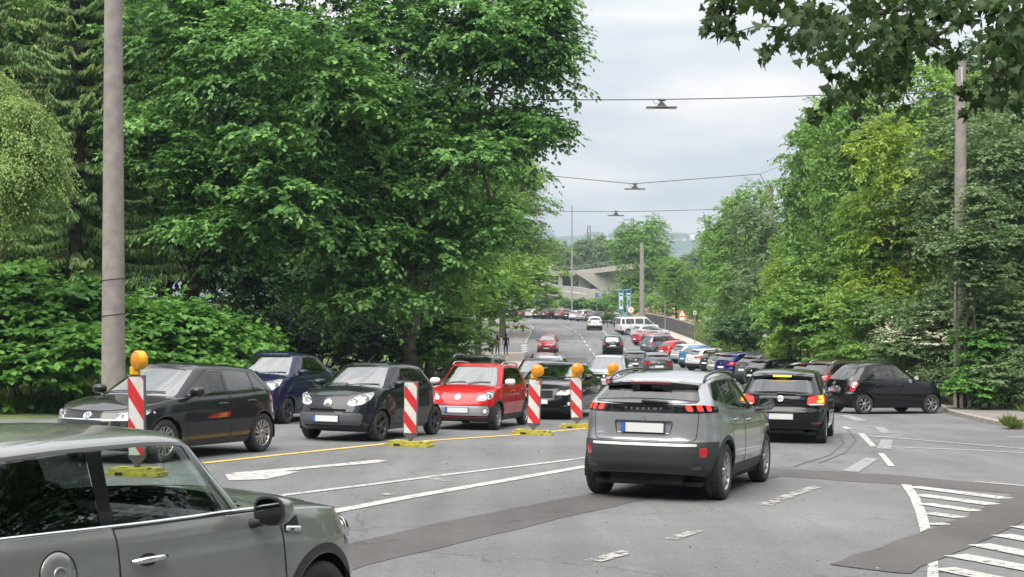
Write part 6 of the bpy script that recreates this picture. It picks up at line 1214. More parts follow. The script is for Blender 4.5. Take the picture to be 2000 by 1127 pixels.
for k, (u, v, w, h) in enumerate(((1182, 468, 9, 6.5), (1303, 476, 11, 6), (1322, 474, 14, 7), (1329, 482, 10, 6), (1212, 473, 7, 6), (1352, 462, 6, 8), (1310, 486, 8, 5), (1335, 470, 6, 5))):
    X = (u - CX) / F * 1800; z = float(hills_z(np.array([X]), np.array([1800]))[0]); zc = zz(v, 1800); e = empty('house', (X, 1800, min(z, zc - h / 2))); tag(e, ['pale block left of the lattice mast on the far hill', 'white house on the hill right of the round tree', 'broad cream house on the far hill', 'low beige house on the far hill slope', 'small grey house left of the round tree on the hill', 'tall slab block on the hill at the right trees', 'lowest white house on the hill slope', 'small pale house below the hill crest'][k], 'house', 'houses on the far hill')
    H = zc - e.location.z + h / 2; b = MB(); b.box((0, 0, H - h / 2), (w, 9, h), mat('house_wall', (.6, .56, .5), .8) if k % 2 else mat('house_grey', (.45, .45, .46), .8)); b.box((0, 0, (H - h) / 2), (w, 9, max(H - h, .1)), mat('house_grey', (.45, .45, .46), .8)); b.build('wall', e); b = MB(); b.prism([(-w / 2 - .4, -5, H), (w / 2 + .4, -5, H), (0, -5, H + h * (.06 if k == 5 else .4))], (0, 10, 0), mat('house_roof', (.26, .17, .14), .8)); b.build('roof', e)
# ------------------------------------------------------------------ people on the left pavement
mat('skin', (.42, .25, .17), .6); mat('hair', (.03, .02, .015), .7); mat('cloth_black', (.012, .012, .016), .85); mat('cloth_rust', (.16, .04, .03), .85); mat('cloth_tan', (.36, .24, .13), .85); mat('cloth_jeans', (.03, .04, .07), .85); mat('cap_white', (.6, .6, .6), .8); mat('bag_dark', (.03, .025, .02), .7)
def person(label, x, y, psi, h, top, legs, hair='hair', long_hair=False, stride=.22, jacket_low=.44, bag=False, cap=None, scarf=None):
    z = g(x, y) + .12; e = empty('person', (x, y, z)); tag(e, label, 'person'); e.rotation_euler = (0, 0, R(-psi)); k = h / 1.75
    me = bpy.data.meshes.new('body'); J = {}; V = []; E_ = []; RD = []
    def j(n, p, r, par=None): J[n] = len(V); V.append(Vector(p) * k); RD.append(r * k); (E_.append((J[par], J[n])) if par else None)
    j('pelvis', (0, 0, .95), .145); j('waist', (0, .01, 1.10), .135, 'pelvis'); j('chest', (0, .0, 1.32), .155, 'waist'); j('nb', (0, -.01, 1.47), .075, 'chest'); j('neck', (0, .01, 1.53), .055, 'nb'); j('head', (0, .03, 1.62), .095, 'neck'); j('crown', (0, .02, 1.70), .085, 'head'); j('nose', (0, .12, 1.62), .02, 'head')
    for s, sd in ((1, 1), (-1, -1)):
        st = stride * s; j('hip%d' % s, (.09 * s, .0, .88), .10, 'pelvis'); j('knee%d' % s, (.10 * s, st * .55 + .04, .50), .062, 'hip%d' % s); j('ank%d' % s, (.10 * s, st * .95 - (.06 if st < 0 else 0), .09 + (.05 if st < 0 else 0)), .043, 'knee%d' % s); j('toe%d' % s, (.11 * s, st * .95 + .15, .035), .035, 'ank%d' % s)
        j('sh%d' % s, (.185 * s, 0, 1.42), .075, 'chest'); j('elb%d' % s, (.25 * s, -st * .3 - .02, 1.14), .052, 'sh%d' % s); j('wr%d' % s, (.26 * s, -st * .5 + .05, .90), .036, 'elb%d' % s); j('palm%d' % s, (.26 * s, -st * .5 + .07, .83), .034, 'wr%d' % s)
    me.from_pydata([tuple(v) for v in V], E_, []); o = bpy.data.objects.new('body', me); COL.objects.link(o); m = o.modifiers.new('skin', 'SKIN'); m.use_smooth_shade = True; sv = me.skin_vertices[0].data
    for i, r in enumerate(RD): sv[i].radius = (r, r * (.72 if i in (J['chest'], J['waist'], J['pelvis']) else 1))
    sv[0].use_root = True; o.modifiers.new('s', 'SUBSURF').levels = 1; dg = bpy.context.evaluated_depsgraph_get(); m2 = bpy.data.meshes.new_from_object(o.evaluated_get(dg)); bpy.data.objects.remove(o)
    # fingers, bent and of unequal length, rooted in each palm
    b = MB(); b.v = [tuple(v.co) for v in m2.vertices]; b.f = [tuple(p.vertices) for p in m2.polygons]; b.m = []; b.sm = [True] * len(b.f)
    ix = [b.mi(q) for q in (top, legs, 'skin', hair, 'rubber')]
    for p in m2.polygons:
        c = p.center / k; arm = abs(c.x) > .19 and c.z < 1.40
        b.m.append(ix[2 if (arm and c.z < .89) else (4 if c.z < .085 else (0 if arm or (c.z > jacket_low * 1.75 and c.z < 1.50) else (1 if c.z < jacket_low * 1.75 else (3 if (c.z > 1.66 or c.y < .03) else 2))))])
    for s in (1, -1):
        pl = V[J['palm%d' % s]]
        for f_, (dx, ln) in enumerate(((-.028, .066), (-.010, .078), (.009, .074), (.027, .058))): b.tube([pl + Vector((0, dx, -.02)) * k, pl + Vector((-.006 * s, dx * 1.1, -.02 - ln * .5)) * k, pl + Vector((-.02 * s, dx * 1.1 + .004, -.02 - ln)) * k], [.0095 * k, .0085 * k, .006 * k], 'skin', 6)
        b.tube([pl + Vector((-.01 * s, .03, .01)) * k, pl + Vector((-.022 * s, .05, -.02)) * k, pl + Vector((-.026 * s, .055, -.045)) * k], [.011 * k, .01 * k, .007 * k], 'skin', 6)
    b.build('body', e)
    b = MB(); hz = [(.0, 1.815 * k), (.06 * k, 1.80 * k), (.098 * k, 1.74 * k), (.106 * k, 1.66 * k), (.10 * k, (1.36 if long_hair else 1.575) * k), (.075 * k, (1.34 if long_hair else 1.56) * k)]
    n = 16; vs = []
    for r, zq in hz:
        for i in range(n): a = math.pi * (.12 + .76 * i / (n - 1)) + math.pi; vs.append((r * math.cos(a) * 1.0, .03 * k + r * math.sin(a) * (1.0 if zq > 1.5 * k else 1.15), zq))
    b.add(vs, [(i * n + q, i * n + q + 1, (i + 1) * n + q + 1, (i + 1) * n + q) for i in range(5) for q in range(n - 1)], cap or hair, True); b.build('cap' if cap else 'hair', e)
    if bag: t = empty('bag', (x - .28 * math.cos(R(psi)), y + .28 * math.sin(R(psi)), z + .55 * k)); bpy.data.objects.remove(t); b = MB(); b.box((-.25 * k, -.05, .82 * k), (.12, .30, .26), 'bag_dark', bev=.04); b.tube([(-.2 * k, -.1, .92 * k), (-.12 * k, -.05, 1.2 * k), (.02, .0, 1.46 * k)], .015, 'bag_dark', 5); o = b.build('shoulder_bag', None, (x, y, z)); o.rotation_euler = e.rotation_euler; tag(o, 'dark shoulder bag of the person in the tan coat', 'bag')
    return e
px = lambda u, y: (u - CX) / F * y
person('person in a dark jacket and trousers walking away on the pale pavement, rightmost of three', px(988, 113), 113, 4, 1.76, 'cloth_black', 'cloth_black', stride=.12)
person('person with long hair and rust red coat walking between two others', px(971.5, 114), 114, 8, 1.64, 'cloth_rust', 'cloth_black', long_hair=True, stride=.16, jacket_low=.36)
person('person in a tan coat with a dark bag, leftmost of three walkers', px(959, 117), 117, 12, 1.70, 'cloth_tan', 'cloth_jeans', stride=.18, jacket_low=.32, bag=True)
person('person alone in black with a pale cap on the far pavement', px(1008.5, 186), 186, 0, 1.72, 'cloth_black', 'cloth_black', stride=.1, cap='cap_white')

# ------------------------------------------------------------------ vegetation
def P_(u, v, Y, base):       # measured point -> offset from a trunk foot
    p = at(u, v, Y); zb = float(terrain(np.array(base[0]), np.array(base[1]))) - .1; return (p.x - base[0], Y - base[1], p.z - zb)
def blobs_at(base, lst):     # (u, v, Y, half width px, half height px, depth m)
    out = []
    for u, v, Y, ru, rv, rd in lst: s_ = F / Y; out.append((*P_(u, v, Y, base), ru / s_, rd, rv / s_))
    return out
LB = dict(twigs=6, per=9, rad=.75, size=.165, wid=.66, droop=.38)
# the two big trees left of the road
b1 = (-10.6, 46); q1 = blobs_at(b1, [(560, 190, 41, 190, 170, 3.2), (400, 120, 43, 190, 160, 3.5), (330, 330, 42, 130, 110, 3), (560, 400, 41, 150, 120, 2.6), (430, 470, 42, 150, 70, 2.4), (480, -60, 45, 260, 140, 4)])
tree('broadleaf_tree', 'big dark green broadleaved tree behind the left concrete pole, drooping low', b1, 5.5, .26, q1, [(dict(seed=11, blobs=q1, n_clump=1450, **LB), 'leaf_linden')], group=None, limbs=9, seed=3)
b2 = (-3.45, 47.2); q2 = blobs_at(b2, [(850, 120, 46, 190, 170, 3.6), (980, 150, 46, 130, 160, 3.2), (1030, 290, 46, 75, 70, 2.2), (860, 330, 45, 190, 140, 3.4), (760, 500, 44, 170, 110, 2.8), (900, 470, 45, 110, 90, 2.6), (690, 590, 43, 130, 55, 2), (840, -60, 47, 240, 130, 4), (1060, 60, 46, 50, 90, 2), (680, 250, 44, 110, 160, 2.8)])
tree('broadleaf_tree', 'large dark green tree overhanging the oncoming cars, its trunk beside the black suv', b2, 5.0, .30, q2, [(dict(seed=12, blobs=q2, n_clump=1900, **LB), 'leaf_linden')], bark='bark_pale', limbs=12, seed=5)
# spruces and birch at the far left
def spruce(seed, H, r0, n=34, dens=1.):
    rr = np.random.RandomState(seed); C, T, Lg = [], [], []
    for i in range(n):
        f = (i + .5) / n; z = .4 + (H - .5) * f; L = r0 * (1 - f) ** .85 + .25
        for a in rr.uniform(0, 6.28, int(13 * dens * (1.15 - f * .6))): C.append((0, 0, z)); T.append((math.cos(a), math.sin(a), -.18 - .25 * (1 - f))); Lg.append(L * rr.uniform(.75, 1.15))
    C, T, Lg = np.array(C, float), np.array(T), np.array(Lg); per = 40; t = np.tile(np.linspace(.12, 1, per), (len(C), 1)) + rr.uniform(-.02, .02, (len(C), per)); P = C[:, None] + T[:, None] * (Lg[:, None] * t)[..., None]; P[..., 2] += .22 * Lg[:, None] * t ** 3
    Vs, Fs, b = [], [], 0
    for q in range(3):
        sg = [-1., 1., 0][q]; side = np.cross(T, [0, 0, 1.]); A = T[:, None] * .55 + side[:, None] * sg * .75 + rr.normal(size=(len(C), per, 3)) * .18; A[..., 2] -= .55 if q < 2 else 1.1
        Nn = np.array([0, 0, 1.]) + T[:, None] * .3 + rr.normal(size=(len(C), per, 3)) * .25; k = len(C) * per
        V, Fq = leaves(P.reshape(k, 3), A.reshape(k, 3), Nn.reshape(k, 3), rr.uniform(.18, .36, k) * (.7 + .3 * (1 - t.reshape(k))), .34, .3, .35); Vs.append(V); Fs.append(Fq + b); b += len(V)
    return np_mesh('crown', np.concatenate(Vs), np.concatenate(Fs), [MATS['leaf_spruce']])
SP = spruce(4, 17, 4.2)
def conifer(label, x, y, k, rot, me=SP): e = tree('spruce_tree', label, (x, y), 12, .22, [(0, 0, 8, 1, 1, 6)], me, limbs=0, seed=int(abs(x) * 10)); LASTC[0].rotation_euler = (0, 0, rot); LASTC[0].scale = (k, k, k * (.96)); return e
conifer('tall drooping spruce directly left of the thick concrete pole', -13.6, 43, 1.0, .4); conifer('spruce at the left edge behind the pale weeping shrub', -18.2, 47, 1.05, 2.0); conifer('spruce just right of the thick pole, mostly behind leaves', -15.6, 52, 1.1, 4.)
bw = (-13.0, 34); qw = blobs_at(bw, [(40, 270, 33, 62, 75, 1.4), (60, 350, 33, 62, 80, 1.4), (0, 200, 34, 45, 60, 1.2), (10, 440, 33, 30, 80, 1), (-30, 330, 34, 70, 140, 1.5)])
tree('weeping_tree', 'pale yellow green weeping birch at the left edge', bw, 4.6, .10, qw, [(dict(seed=21, blobs=qw, n_clump=900, twigs=6, per=9, rad=.5, size=.07, wid=.6, droop=1.0, hang=.3, shell=.5), 'leaf_willow')], bark='bark_pale', seed=9)
# knotweed thicket at the road edge
def shrub(name, label, base, lst, n, m, seed, cat='shrub', group=None, stems=5, **kw):
    q = blobs_at(base, lst); a = dict(seed=seed, blobs=q, n_clump=n, twigs=5, per=8, rad=.5, size=.15, wid=.8, droop=.15, flat=.9, low=.2); a.update(kw); x, y = base; z = float(terrain(np.array(x), np.array(y))); e = empty(name, (x, y, z - .1)); tag(e, label, cat, group)
    rr = random.Random(seed); b = MB()
    for k in range(stems):
        t = q[k % len(q)]; p = Vector(t[:3]) + Vector((rr.uniform(-.5, .5) * t[3], rr.uniform(-.5, .5) * t[4], .4 * t[5])); b.tube(limb_path(rr, (p.x * .4 + rr.uniform(-.3, .3), p.y * .4, 0), p, .08, 5), [.045, .04, .032, .024, .01], 'bark', 6)
    b.build('stem', e); c = bpy.data.objects.new('foliage', crown_mesh([(foliage(**a), 0)] + ([(foliage(**{**a, 'seed': seed + 77, 'n_clump': kw.get('n_clump', n) // 5, 'size': .10, 'shell': .98}), 1)] if m == 'elder' else []), [('leaf_grey' if m == 'elder' else m)] + (['blossom'] if m == 'elder' else []))); COL.objects.link(c); c.parent = e; return e
KW = dict(size=.20, rad=.62, wid=.82)
shrub('knotweed_bush', 'broadleaved knotweed thicket left of the thick pole, above the small grey car', (-12.6, 37), [(70, 700, 36, 120, 90, 1.6), (130, 640, 37, 110, 80, 1.5), (20, 620, 37, 90, 90, 1.6), (40, 740, 35, 110, 60, 1.3), (190, 720, 35, 80, 70, 1.3)], 560, 'leaf_bush', 31, **KW)
shrub('knotweed_bush', 'broadleaved knotweed thicket right of the thick pole, behind the dark grey hatchback', (-8.4, 39.5), [(330, 680, 38, 120, 70, 1.5), (290, 640, 39, 90, 60, 1.4), (430, 690, 39, 90, 60, 1.5), (380, 720, 37.5, 130, 50, 1.2), (250, 700, 37.5, 60, 80, 1.2)], 460, 'leaf_bush', 32, **KW)
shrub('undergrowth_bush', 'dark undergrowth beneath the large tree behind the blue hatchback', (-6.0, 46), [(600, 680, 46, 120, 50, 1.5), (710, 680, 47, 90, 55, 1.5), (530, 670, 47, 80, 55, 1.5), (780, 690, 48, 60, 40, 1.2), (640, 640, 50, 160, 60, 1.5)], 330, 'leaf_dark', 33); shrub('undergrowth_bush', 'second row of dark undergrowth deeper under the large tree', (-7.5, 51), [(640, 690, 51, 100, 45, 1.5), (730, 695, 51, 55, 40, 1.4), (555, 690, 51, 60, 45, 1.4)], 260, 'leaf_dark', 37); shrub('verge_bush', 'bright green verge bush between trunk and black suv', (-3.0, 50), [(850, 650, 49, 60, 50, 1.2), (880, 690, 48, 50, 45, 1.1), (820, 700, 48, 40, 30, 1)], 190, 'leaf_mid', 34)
# the wood behind, dark and deep: shared crowns
gen = [(0, 0, 6.5, 3.4, 3.4, 3.6), (1.2, .5, 9.5, 2.6, 2.6, 2.6), (-1.3, -.6, 8.8, 2.6, 2.6, 2.4), (.5, -1.2, 4.2, 3.2, 3.2, 1.8), (-.8, 1.2, 3.0, 3.2, 3.2, 1.7)]
def gcrown(seed, m, n=950, size=.175, **kw): return crown_mesh([(foliage(**{**dict(seed=seed, blobs=gen, n_clump=n, twigs=5, per=8, rad=.8, size=size, wid=.66, droop=.35), **kw}), 0)], [m])
GD, GM, GF, GG, GY = gcrown(41, 'leaf_dark'), gcrown(42, 'leaf_mid'), gcrown(43, 'leaf_fresh'), gcrown(44, 'leaf_grey', 1000, .15), gcrown(45, 'leaf_yellow', 800, .17)
def wood(label, x, y, me, k, rot, kz=1., group=None, name='woodland_tree', lift=0):
    e = tree(name, label, (x, y), 5.5 * k * kz + lift, .2 * k, [(q[0] * k, q[1] * k, q[2] * k * kz, q[3] * k, q[4] * k, q[5] * k * kz) for q in gen], me, lift=lift, limbs=5, seed=int(abs(x * 7 + y)), group=group); c = LASTC[0]; c.rotation_euler = (0, 0, rot); c.scale = (k, k, k * kz); return e
rg = random.Random(12)
for i, (x, y, k) in enumerate(((-9, 58, 1.15), (-14, 60, 1.25), (-20, 58, 1.3), (-26, 56, 1.3), (-6.5, 64, 1.2), (-11, 70, 1.4), (-18, 72, 1.5), (-26, 70, 1.5), (-33, 62, 1.4), (-24, 46, 1.1), (-30, 50, 1.3))): wood('dark tree in the wood behind the left roadside trees', x, y, (GD, GM)[i % 3 == 2], k, rg.uniform(0, 6), 1.05, 'trees of the left wood')
# unseen trees round the photographer's own place, added to darken the cars' reflections
for i, (x, y, k) in enumerate(((-30, -4, 1.7), (-22, -10, 1.8), (-13, -12, 1.8), (-6, -34, 1.6), (6, -36, 1.7), (16, -24, 1.8), (30, 17, 1.5), (27, 27, 1.3), (37, 12, 1.6), (23, -10, 1.8), (31, -3, 1.6), (38, 8, 1.4), (-38, 4, 1.3))): wood('unseen tree standing behind the photographer', x, y, (GD, GM)[i % 2], k, rg.uniform(0, 6), 1.1, 'unseen trees behind the photographer')
# the wood goes on beyond the right edge
for i, (x, y, k) in enumerate(((24, 47, 1.15), (29, 56, 1.3), (36, 50, 1.2), (42, 62, 1.4), (50, 48, 1.3), (27, 72, 1.3), (58, 60, 1.4))): wood('tree of the wood beyond the right edge of the picture', x, y, (GM, GG)[i % 2], k, rg.uniform(0, 6), 1.05, 'trees beyond the right edge')
# left side further on
for lb, u, y, me, k, kz in (('mid green tree overhanging the pavement behind the walkers', 900, 72, GM, 1.05, 1.0), ('light leafy tree left of the walkers', 950, 92, GF, .95, 1.05), ('mid green tree between the large tree and the walkers', 920, 84, GM, 1.15, 1.1), ('pale green tree hanging over the far pavement', 1010, 112, GF, 1.12, 1.1), ('yellowish leafy tree at the far left corner of the bend', 1012, 142, GF, 1.5, 1.1), ('tree behind the side street', 965, 150, GF, 1.5, 1.2), ('tree in front of the white building', 985, 176, GF, 1.5, 1.2)): wood(lb, px(u, y) - (3.2 if y in (112, 92) else 1.6), y, me, k, rg.uniform(0, 6), kz, lift=1.6)
shrub('hedge_bush', 'climber covered hedge beside the walkers on the left', (px(905, 90), 90), [(900, 660, 90, 50, 45, 2), (930, 680, 88, 30, 30, 1.6), (870, 640, 92, 50, 60, 2)], 150, 'leaf_mid', 35, size=.2)
shrub('overhanging_bush', 'light twigs hanging over the pavement above the walkers', (px(985, 104), 104), [(985, 585, 104, 60, 50, 2.2), (1025, 560, 108, 60, 60, 2.4), (940, 600, 104, 45, 45, 2), (1060, 590, 112, 30, 36, 1.6), (972, 628, 104, 34, 24, 1.4), (1005, 618, 106, 22, 26, 1.2)], 300, 'leaf_fresh', 36, size=.2, rad=.8, stems=0)
for k, (u, v0, v1, y) in enumerate(((912, 640, 700, 84), (905, 650, 690, 80))): pass
# right bank
rt = [('tall hornbeam with layered branches in the right row', 1612, 76, GM, .86, 1.5), ('dark tree right of the lowest wire', 1445, 112, GM, .86, 1.34), ('low rounded tree at the left end of the right row', 1430, 126, GM, .80, 1.15), ('grey green tree in front of the pole with the bird', 1505, 92.5, GG, .80, 1.16), ('dense tree under the hanging maple leaves', 1690, 68, GM, .95, 1.28), ('yellow green tree left of the hooked pole', 1785, 56, GY, .80, 1.2), ('tall green tree behind the hooked pole', 1850, 66, GF, 1.1, 1.2), ('grey leaved tree at the right edge', 1952, 50, GG, .95, .98), ('grey green tree rising at the far right', 2060, 54, GG, 1.15, 1.05), ('dark tree deep in the right row', 1660, 92, GD, 1.0, 1.3), ('dark tree deep behind the yellow tree', 1770, 84, GD, 1.1, 1.2), ('dark tree deep at the right edge', 1940, 78, GD, 1.3, 1.2), ('yellowish sapling in front of the hornbeam', 1553, 70, GY, .46, 1.2), ('fresh green sapling at the yellow trees foot', 1735, 58, GF, .6, 1.2), ('mid green tree filling the row below the bird', 1560, 88, GM, .72, 1.1)]
for lb, u, y, me, k, kz in rt: wood(lb, px(u, y), y, me, k, rg.uniform(0, 6), kz, name='roadside_tree')
SH = [('dark bush behind the parked blue suv', 1460, 84, [(1450, 660, 84, 60, 50, 2), (1520, 650, 84, 60, 60, 2)], 200, 'leaf_dark'), ('bush of mixed green behind the brown estate', 1600, 62, [(1590, 650, 62, 80, 60, 1.8), (1660, 640, 61, 70, 70, 1.8), (1560, 620, 63, 60, 60, 1.6)], 330, 'leaf_mid'), ('yellow green bush behind the white saloon', 1540, 66, [(1545, 640, 66, 40, 70, 1.4)], 110, 'leaf_fresh'), ('bush with white elder blossom left of the hooked pole', 1800, 49, [(1810, 690, 49, 70, 70, 1.5), (1760, 700, 49, 60, 60, 1.4), (1850, 640, 49, 50, 60, 1.4), (1820, 760, 47, 60, 40, 1)], 420, 'elder'), ('grey bush right of the hooked pole', 1950, 45, [(1950, 660, 45, 80, 120, 1.6), (1960, 760, 43, 80, 70, 1.4), (2010, 560, 46, 70, 120, 1.6), (1893, 515, 43.6, 34, 50, .7)], 560, 'leaf_grey'), ('bright green bush at the foot of the hooked pole', 1910, 44, [(1905, 700, 44, 40, 60, 1), (1900, 770, 43, 35, 40, .8)], 170, 'leaf_bush'), ('dark bush above the round black hatchback', 1700, 55, [(1700, 640, 55, 80, 90, 1.6), (1720, 720, 52, 90, 50, 1.4), (1640, 690, 55, 60, 40, 1.3)], 360, 'leaf_mid'), ('grassy green bush right of the pale path', 1450, 98, [(1440, 672, 98, 36, 24, 2), (1470, 676, 96, 36, 26, 2)], 120, 'leaf_fresh'), ('green bush under the round central tree', 1285, 178, [(1290, 600, 178, 40, 22, 3), (1250, 595, 182, 30, 22, 3)], 110, 'leaf_mid')]
for i, (lb, u, y, l_, n, m) in enumerate(SH): shrub('roadside_bush', lb, (px(u, y), y), l_, n, m, 50 + i, size=.13 if y < 60 else .2, rad=.5 if y < 60 else .8, wid=.6)
shrub('roadside_bush', 'grey leaved sapling growing up in front of the hooked pole', (px(1900, 43.4), 43.4), [(1885, 500, 43.4, 42, 60, .8), (1910, 560, 43.4, 40, 50, .8), (1925, 430, 43.8, 45, 60, .8)], 230, 'leaf_grey', 71, size=.12, rad=.5, wid=.6, stems=3)
# far middle
wood('round green tree in the middle behind the slender pole', px(1255, 205), 205, GM, 1.4, 0.4, .98, name='roadside_tree', lift=-1.3); wood('small fresh tree right of the slender pole', px(1322, 172), 172, GF, .72, 2.0, 1.0, name='roadside_tree'); wood('second small fresh tree by the warning sign', px(1362, 178), 178, GF, .55, 3.2, .9, name='roadside_tree'); wood('green tree behind the right row near the slope', px(1440, 150), 150, GM, .5, 1.1, 1., name='roadside_tree')
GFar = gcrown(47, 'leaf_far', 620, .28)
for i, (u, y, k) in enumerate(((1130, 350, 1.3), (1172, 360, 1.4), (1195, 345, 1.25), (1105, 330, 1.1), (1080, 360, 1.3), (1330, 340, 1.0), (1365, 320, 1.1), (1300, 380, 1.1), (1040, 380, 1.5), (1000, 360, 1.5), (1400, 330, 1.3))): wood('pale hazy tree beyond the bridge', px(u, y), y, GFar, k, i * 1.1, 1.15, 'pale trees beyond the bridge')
for i, (u, y) in enumerate(((1100, 240), (1130, 238), (1160, 236), (1190, 234), (1215, 226), (1060, 244))): shrub('far_hedge', 'dark hedge section behind the far parked cars', (px(u, y), y), [(u, 599, y, 24, 11, 2), (u + 12, 594, y, 12, 9, 2)], 60, 'leaf_dark' if i % 2 else 'leaf_mid', 80 + i, group='hedge behind the far cars', size=.3, rad=1.0, stems=2)
shrub('grass_tuft', 'tuft of tall grass on the island beside the white suv', (px(1187, 172), 172), [(1187, 628, 172, 9, 9, .7)], 40, 'grass_blade', 90, cat='grass', size=.35, wid=.12, rad=.5, droop=-.5, hang=-1.3, stems=1)
# grass on the verges
def grass(name, n, region, seed, hmin, hmax):
    rr = np.random.RandomState(seed); x, y = region(rr, n); z = terrain(x, y); h = rr.uniform(hmin, hmax, n); a = rr.uniform(0, 6.28, n); w = h * .06; dx, dy = np.cos(a), np.sin(a); lean = rr.normal(size=(n, 2)) * h[:, None] * .35
    B = np.stack([x, y, z], 1); s_ = np.stack([dx * w, dy * w, 0 * w], 1); mid = B + np.stack([lean[:, 0] * .4, lean[:, 1] * .4, h * .6], 1); tip = B + np.stack([lean[:, 0], lean[:, 1], h], 1)
    V = np.stack([B - s_, B + s_, mid + s_ * .7, mid - s_ * .7, tip + s_ * .1, tip - s_ * .1], 1).reshape(-1, 3); i = np.arange(n)[:, None] * 6; Fq = np.concatenate([i + np.array([[0, 1, 2, 3]]), i + np.array([[3, 2, 4, 5]])]); o = bpy.data.objects.new(name, np_mesh(name, V, Fq, [MATS['grass_blade']])); COL.objects.link(o); tag(o, kind='stuff')
def rL(rr, n): y = rr.uniform(27, 60, n); return KL(y) - 3.3 - rr.rand(n) ** 1.5 * 5, y
def rR(rr, n): y = rr.uniform(95, 170, n); return KR(y) + 1.8 + rr.rand(n) ** 1.3 * 9, y
def rR2(rr, n): y = rr.uniform(33, 62, n); return KR(y) + 1.95 + rr.rand(n) ** 1.5 * 4, y
grass('grass', 26000, rL, 1, .15, .5); grass('grass', 16000, rR, 2, .4, 1.1); grass('grass', 15000, rR2, 3, .12, .35)
def kerb_tuft():
    x, y = gp(1978, 838); shrub('grass_tuft', 'tuft of grass growing at the right kerb end', (x, y), [(1978, 836, y, 14, 3, .3)], 30, 'grass_blade', 91, cat='grass', size=.13, wid=.1, rad=.14, droop=-.5, hang=-1.2, stems=1)
kerb_tuft()
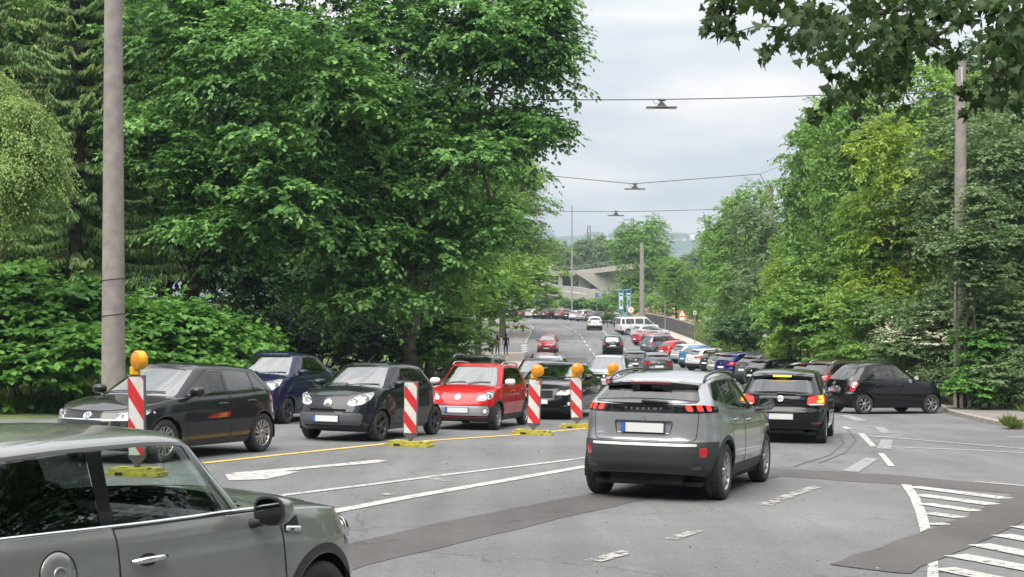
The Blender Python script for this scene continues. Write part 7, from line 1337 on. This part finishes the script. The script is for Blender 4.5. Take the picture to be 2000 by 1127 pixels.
# maple bough hanging into the picture, close to the camera
def bough():
    rr = np.random.RandomState(61); Y = 8.5; e = empty('maple_bough', at(2150, -260, Y)); o = e.location.copy(); tag(e, 'dark maple bough with lobed leaves hanging in from the top right corner', 'tree'); pr = random.Random(2); b = MB()
    def tw(pts, r): P = [at(u, v, Yq) - o for u, v, Yq in pts]; b.tube(P, [r * (1 - .8 * i / (len(P) - 1)) for i in range(len(P))], 'bark', 6); return P
    limbs_ = [tw([(2150, -260, 8.5), (1980, -60, 8.4), (1800, 10, 8.3), (1640, 40, 8.3), (1540, 50, 8.3), (1500, 60, 8.3)], .03), tw([(2000, -90, 8.6), (1880, 40, 8.8), (1760, 110, 8.9), (1690, 160, 9), (1630, 190, 9)], .02), tw([(2150, -200, 8), (2020, 40, 7.9), (1960, 130, 7.9), (1930, 200, 7.9)], .02), tw([(1900, -160, 7.4), (1600, -60, 7.4), (1470, -20, 7.4), (1400, 0, 7.4)], .02), tw([(1960, -40, 8.2), (1850, 20, 8.2), (1740, 60, 8.2)], .015)]
    twig_leaves = []
    for k in range(64):
        P = limbs_[k % len(limbs_)]; i = pr.randrange(1, len(P)); p = P[i - 1].lerp(P[i], pr.random()); d = Vector((pr.uniform(-1, .4), pr.uniform(-.6, .6), pr.uniform(-.9, .3))).normalized() * pr.uniform(.15, .38); tp = limb_path(pr, p, p + d, .2, 5); b.tube(tp, [.005, .0045, .004, .003, .002], 'bark', 4); twig_leaves += [tp[1 + q % 4].lerp(tp[min(2 + q % 4, 4)], pr.random()) for q in range(11)] + [tp[4]] * 3
    b.build('branch', e)
    t0 = Vector((8.2, 5.6, g(8.2, 5.6) - .1)) - o; t1 = Vector((8.0, 5.9, 6.2)) - o; b = MB(); b.tube(limb_path(pr, t0, t1, .04, 7), [.26, .2, .18, .17, .16, .15, .13], 'bark', 12); b.tube(limb_path(pr, t1 - Vector((0, 0, 1.2)), Vector((0, 0, 0)), .08, 6), [.09, .075, .06, .05, .042, .036], 'bark', 8); b.tube(limb_path(pr, t1, t1 + Vector((1.5, -1, 3.2)), .1, 5), [.13, .1, .07, .05, .02], 'bark', 8); b.build('trunk', e)
    cq = [(*(Vector((9.6, 4.4, 8.6)) - o), 3.0, 2.8, 2.2), (*(Vector((8.2, 6.4, 7.6)) - o), 2.0, 2.0, 1.5)]; oc = bpy.data.objects.new('crown', crown_mesh([(foliage(62, cq, 420, 5, 8, .7, .15, .9), 0)], ['leaf_mid'])); COL.objects.link(oc); oc.parent = e
    lob = [(0, 0), (.16, .02), (.40, -.10), (.36, .10), (.62, .22), (.40, .30), (.44, .52), (.24, .50), (.12, .70), (0, 1.0), (-.12, .70), (-.24, .50), (-.44, .52), (-.40, .30), (-.62, .22), (-.36, .10), (-.40, -.10), (-.16, .02)]
    lob = np.array(lob); nl = len(lob); tris = []; c = nl
    V, Fq = [], []
    blobs = [(1560, 60, 8.3, 45, 45, 34), (1640, 50, 8.3, 70, 50, 60), (1740, 40, 8.3, 90, 60, 90), (1850, 5, 8.2, 100, 45, 80), (1975, 40, 8.1, 60, 80, 110), (1720, 125, 8.9, 75, 45, 70), (1660, 180, 9, 45, 25, 34), (1985, 140, 7.9, 45, 75, 80), (1930, 180, 7.9, 20, 30, 12), (1580, 15, 8.0, 60, 25, 34), (1470, 2, 7.4, 26, 16, 8), (1400, -8, 7.4, 22, 10, 5), (1770, 70, 8.5, 60, 50, 60), (1610, 95, 8.4, 40, 30, 20)]
    for u, v, Yq, ru, rv, n in blobs:
        for k in range(int(n * 1.6)):
            p = at(u + rr.normal() * ru * .55, v + rr.normal() * rv * .55, Yq + rr.normal() * .45) - o; S = rr.uniform(.042, .085)
            A = Vector((rr.normal() * .6, rr.normal() * .5, -.75 + rr.normal() * .35)).normalized(); N_ = (Vector((rr.normal() * .7, -.35 + rr.normal() * .6, .9))).normalized(); B = N_.cross(A).normalized(); N_ = A.cross(B); base = len(V)
            for x, y in lob: V.append(p + (B * x + A * (y - .0)) * S * 1.0 + N_ * (abs(x) * .22 - .25 * y * y) * S)
            Fq.append(tuple(range(base, base + nl)))
    for p0 in twig_leaves:
        p = p0 + Vector((rr.normal(), rr.normal(), rr.normal())) * .02; S = rr.uniform(.042, .085); A = Vector((rr.normal() * .6, rr.normal() * .5, -.75 + rr.normal() * .35)).normalized(); N_ = (Vector((rr.normal() * .7, -.35 + rr.normal() * .6, .9))).normalized(); B = N_.cross(A).normalized(); N_ = A.cross(B); base = len(V)
        for x, y in lob: V.append(p + (B * x + A * y) * S + N_ * (abs(x) * .22 - .25 * y * y) * S)
        Fq.append(tuple(range(base, base + nl)))
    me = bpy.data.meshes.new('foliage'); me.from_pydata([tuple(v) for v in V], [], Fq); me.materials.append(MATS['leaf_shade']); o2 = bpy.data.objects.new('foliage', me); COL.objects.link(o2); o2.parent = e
bough()
# ------------------------------------------------------------------ thin summer haze round the whole place
def haze():
    b = MB(); m = bpy.data.materials.new('haze'); m.use_nodes = True; n = m.node_tree.nodes; n.clear(); o = n.new('ShaderNodeOutputMaterial'); v = n.new('ShaderNodeVolumePrincipled')
    v.inputs['Color'].default_value = (.66, .81, 1.0, 1); v.inputs['Density'].default_value = .0003; v.inputs['Anisotropy'].default_value = .2; m.node_tree.links.new(v.outputs[0], o.inputs['Volume']); MATS['haze'] = m
    b.box((0, 2000, 47), (6200, 4200, 106), 'haze'); tag(b.build('haze'), kind='stuff')
haze()
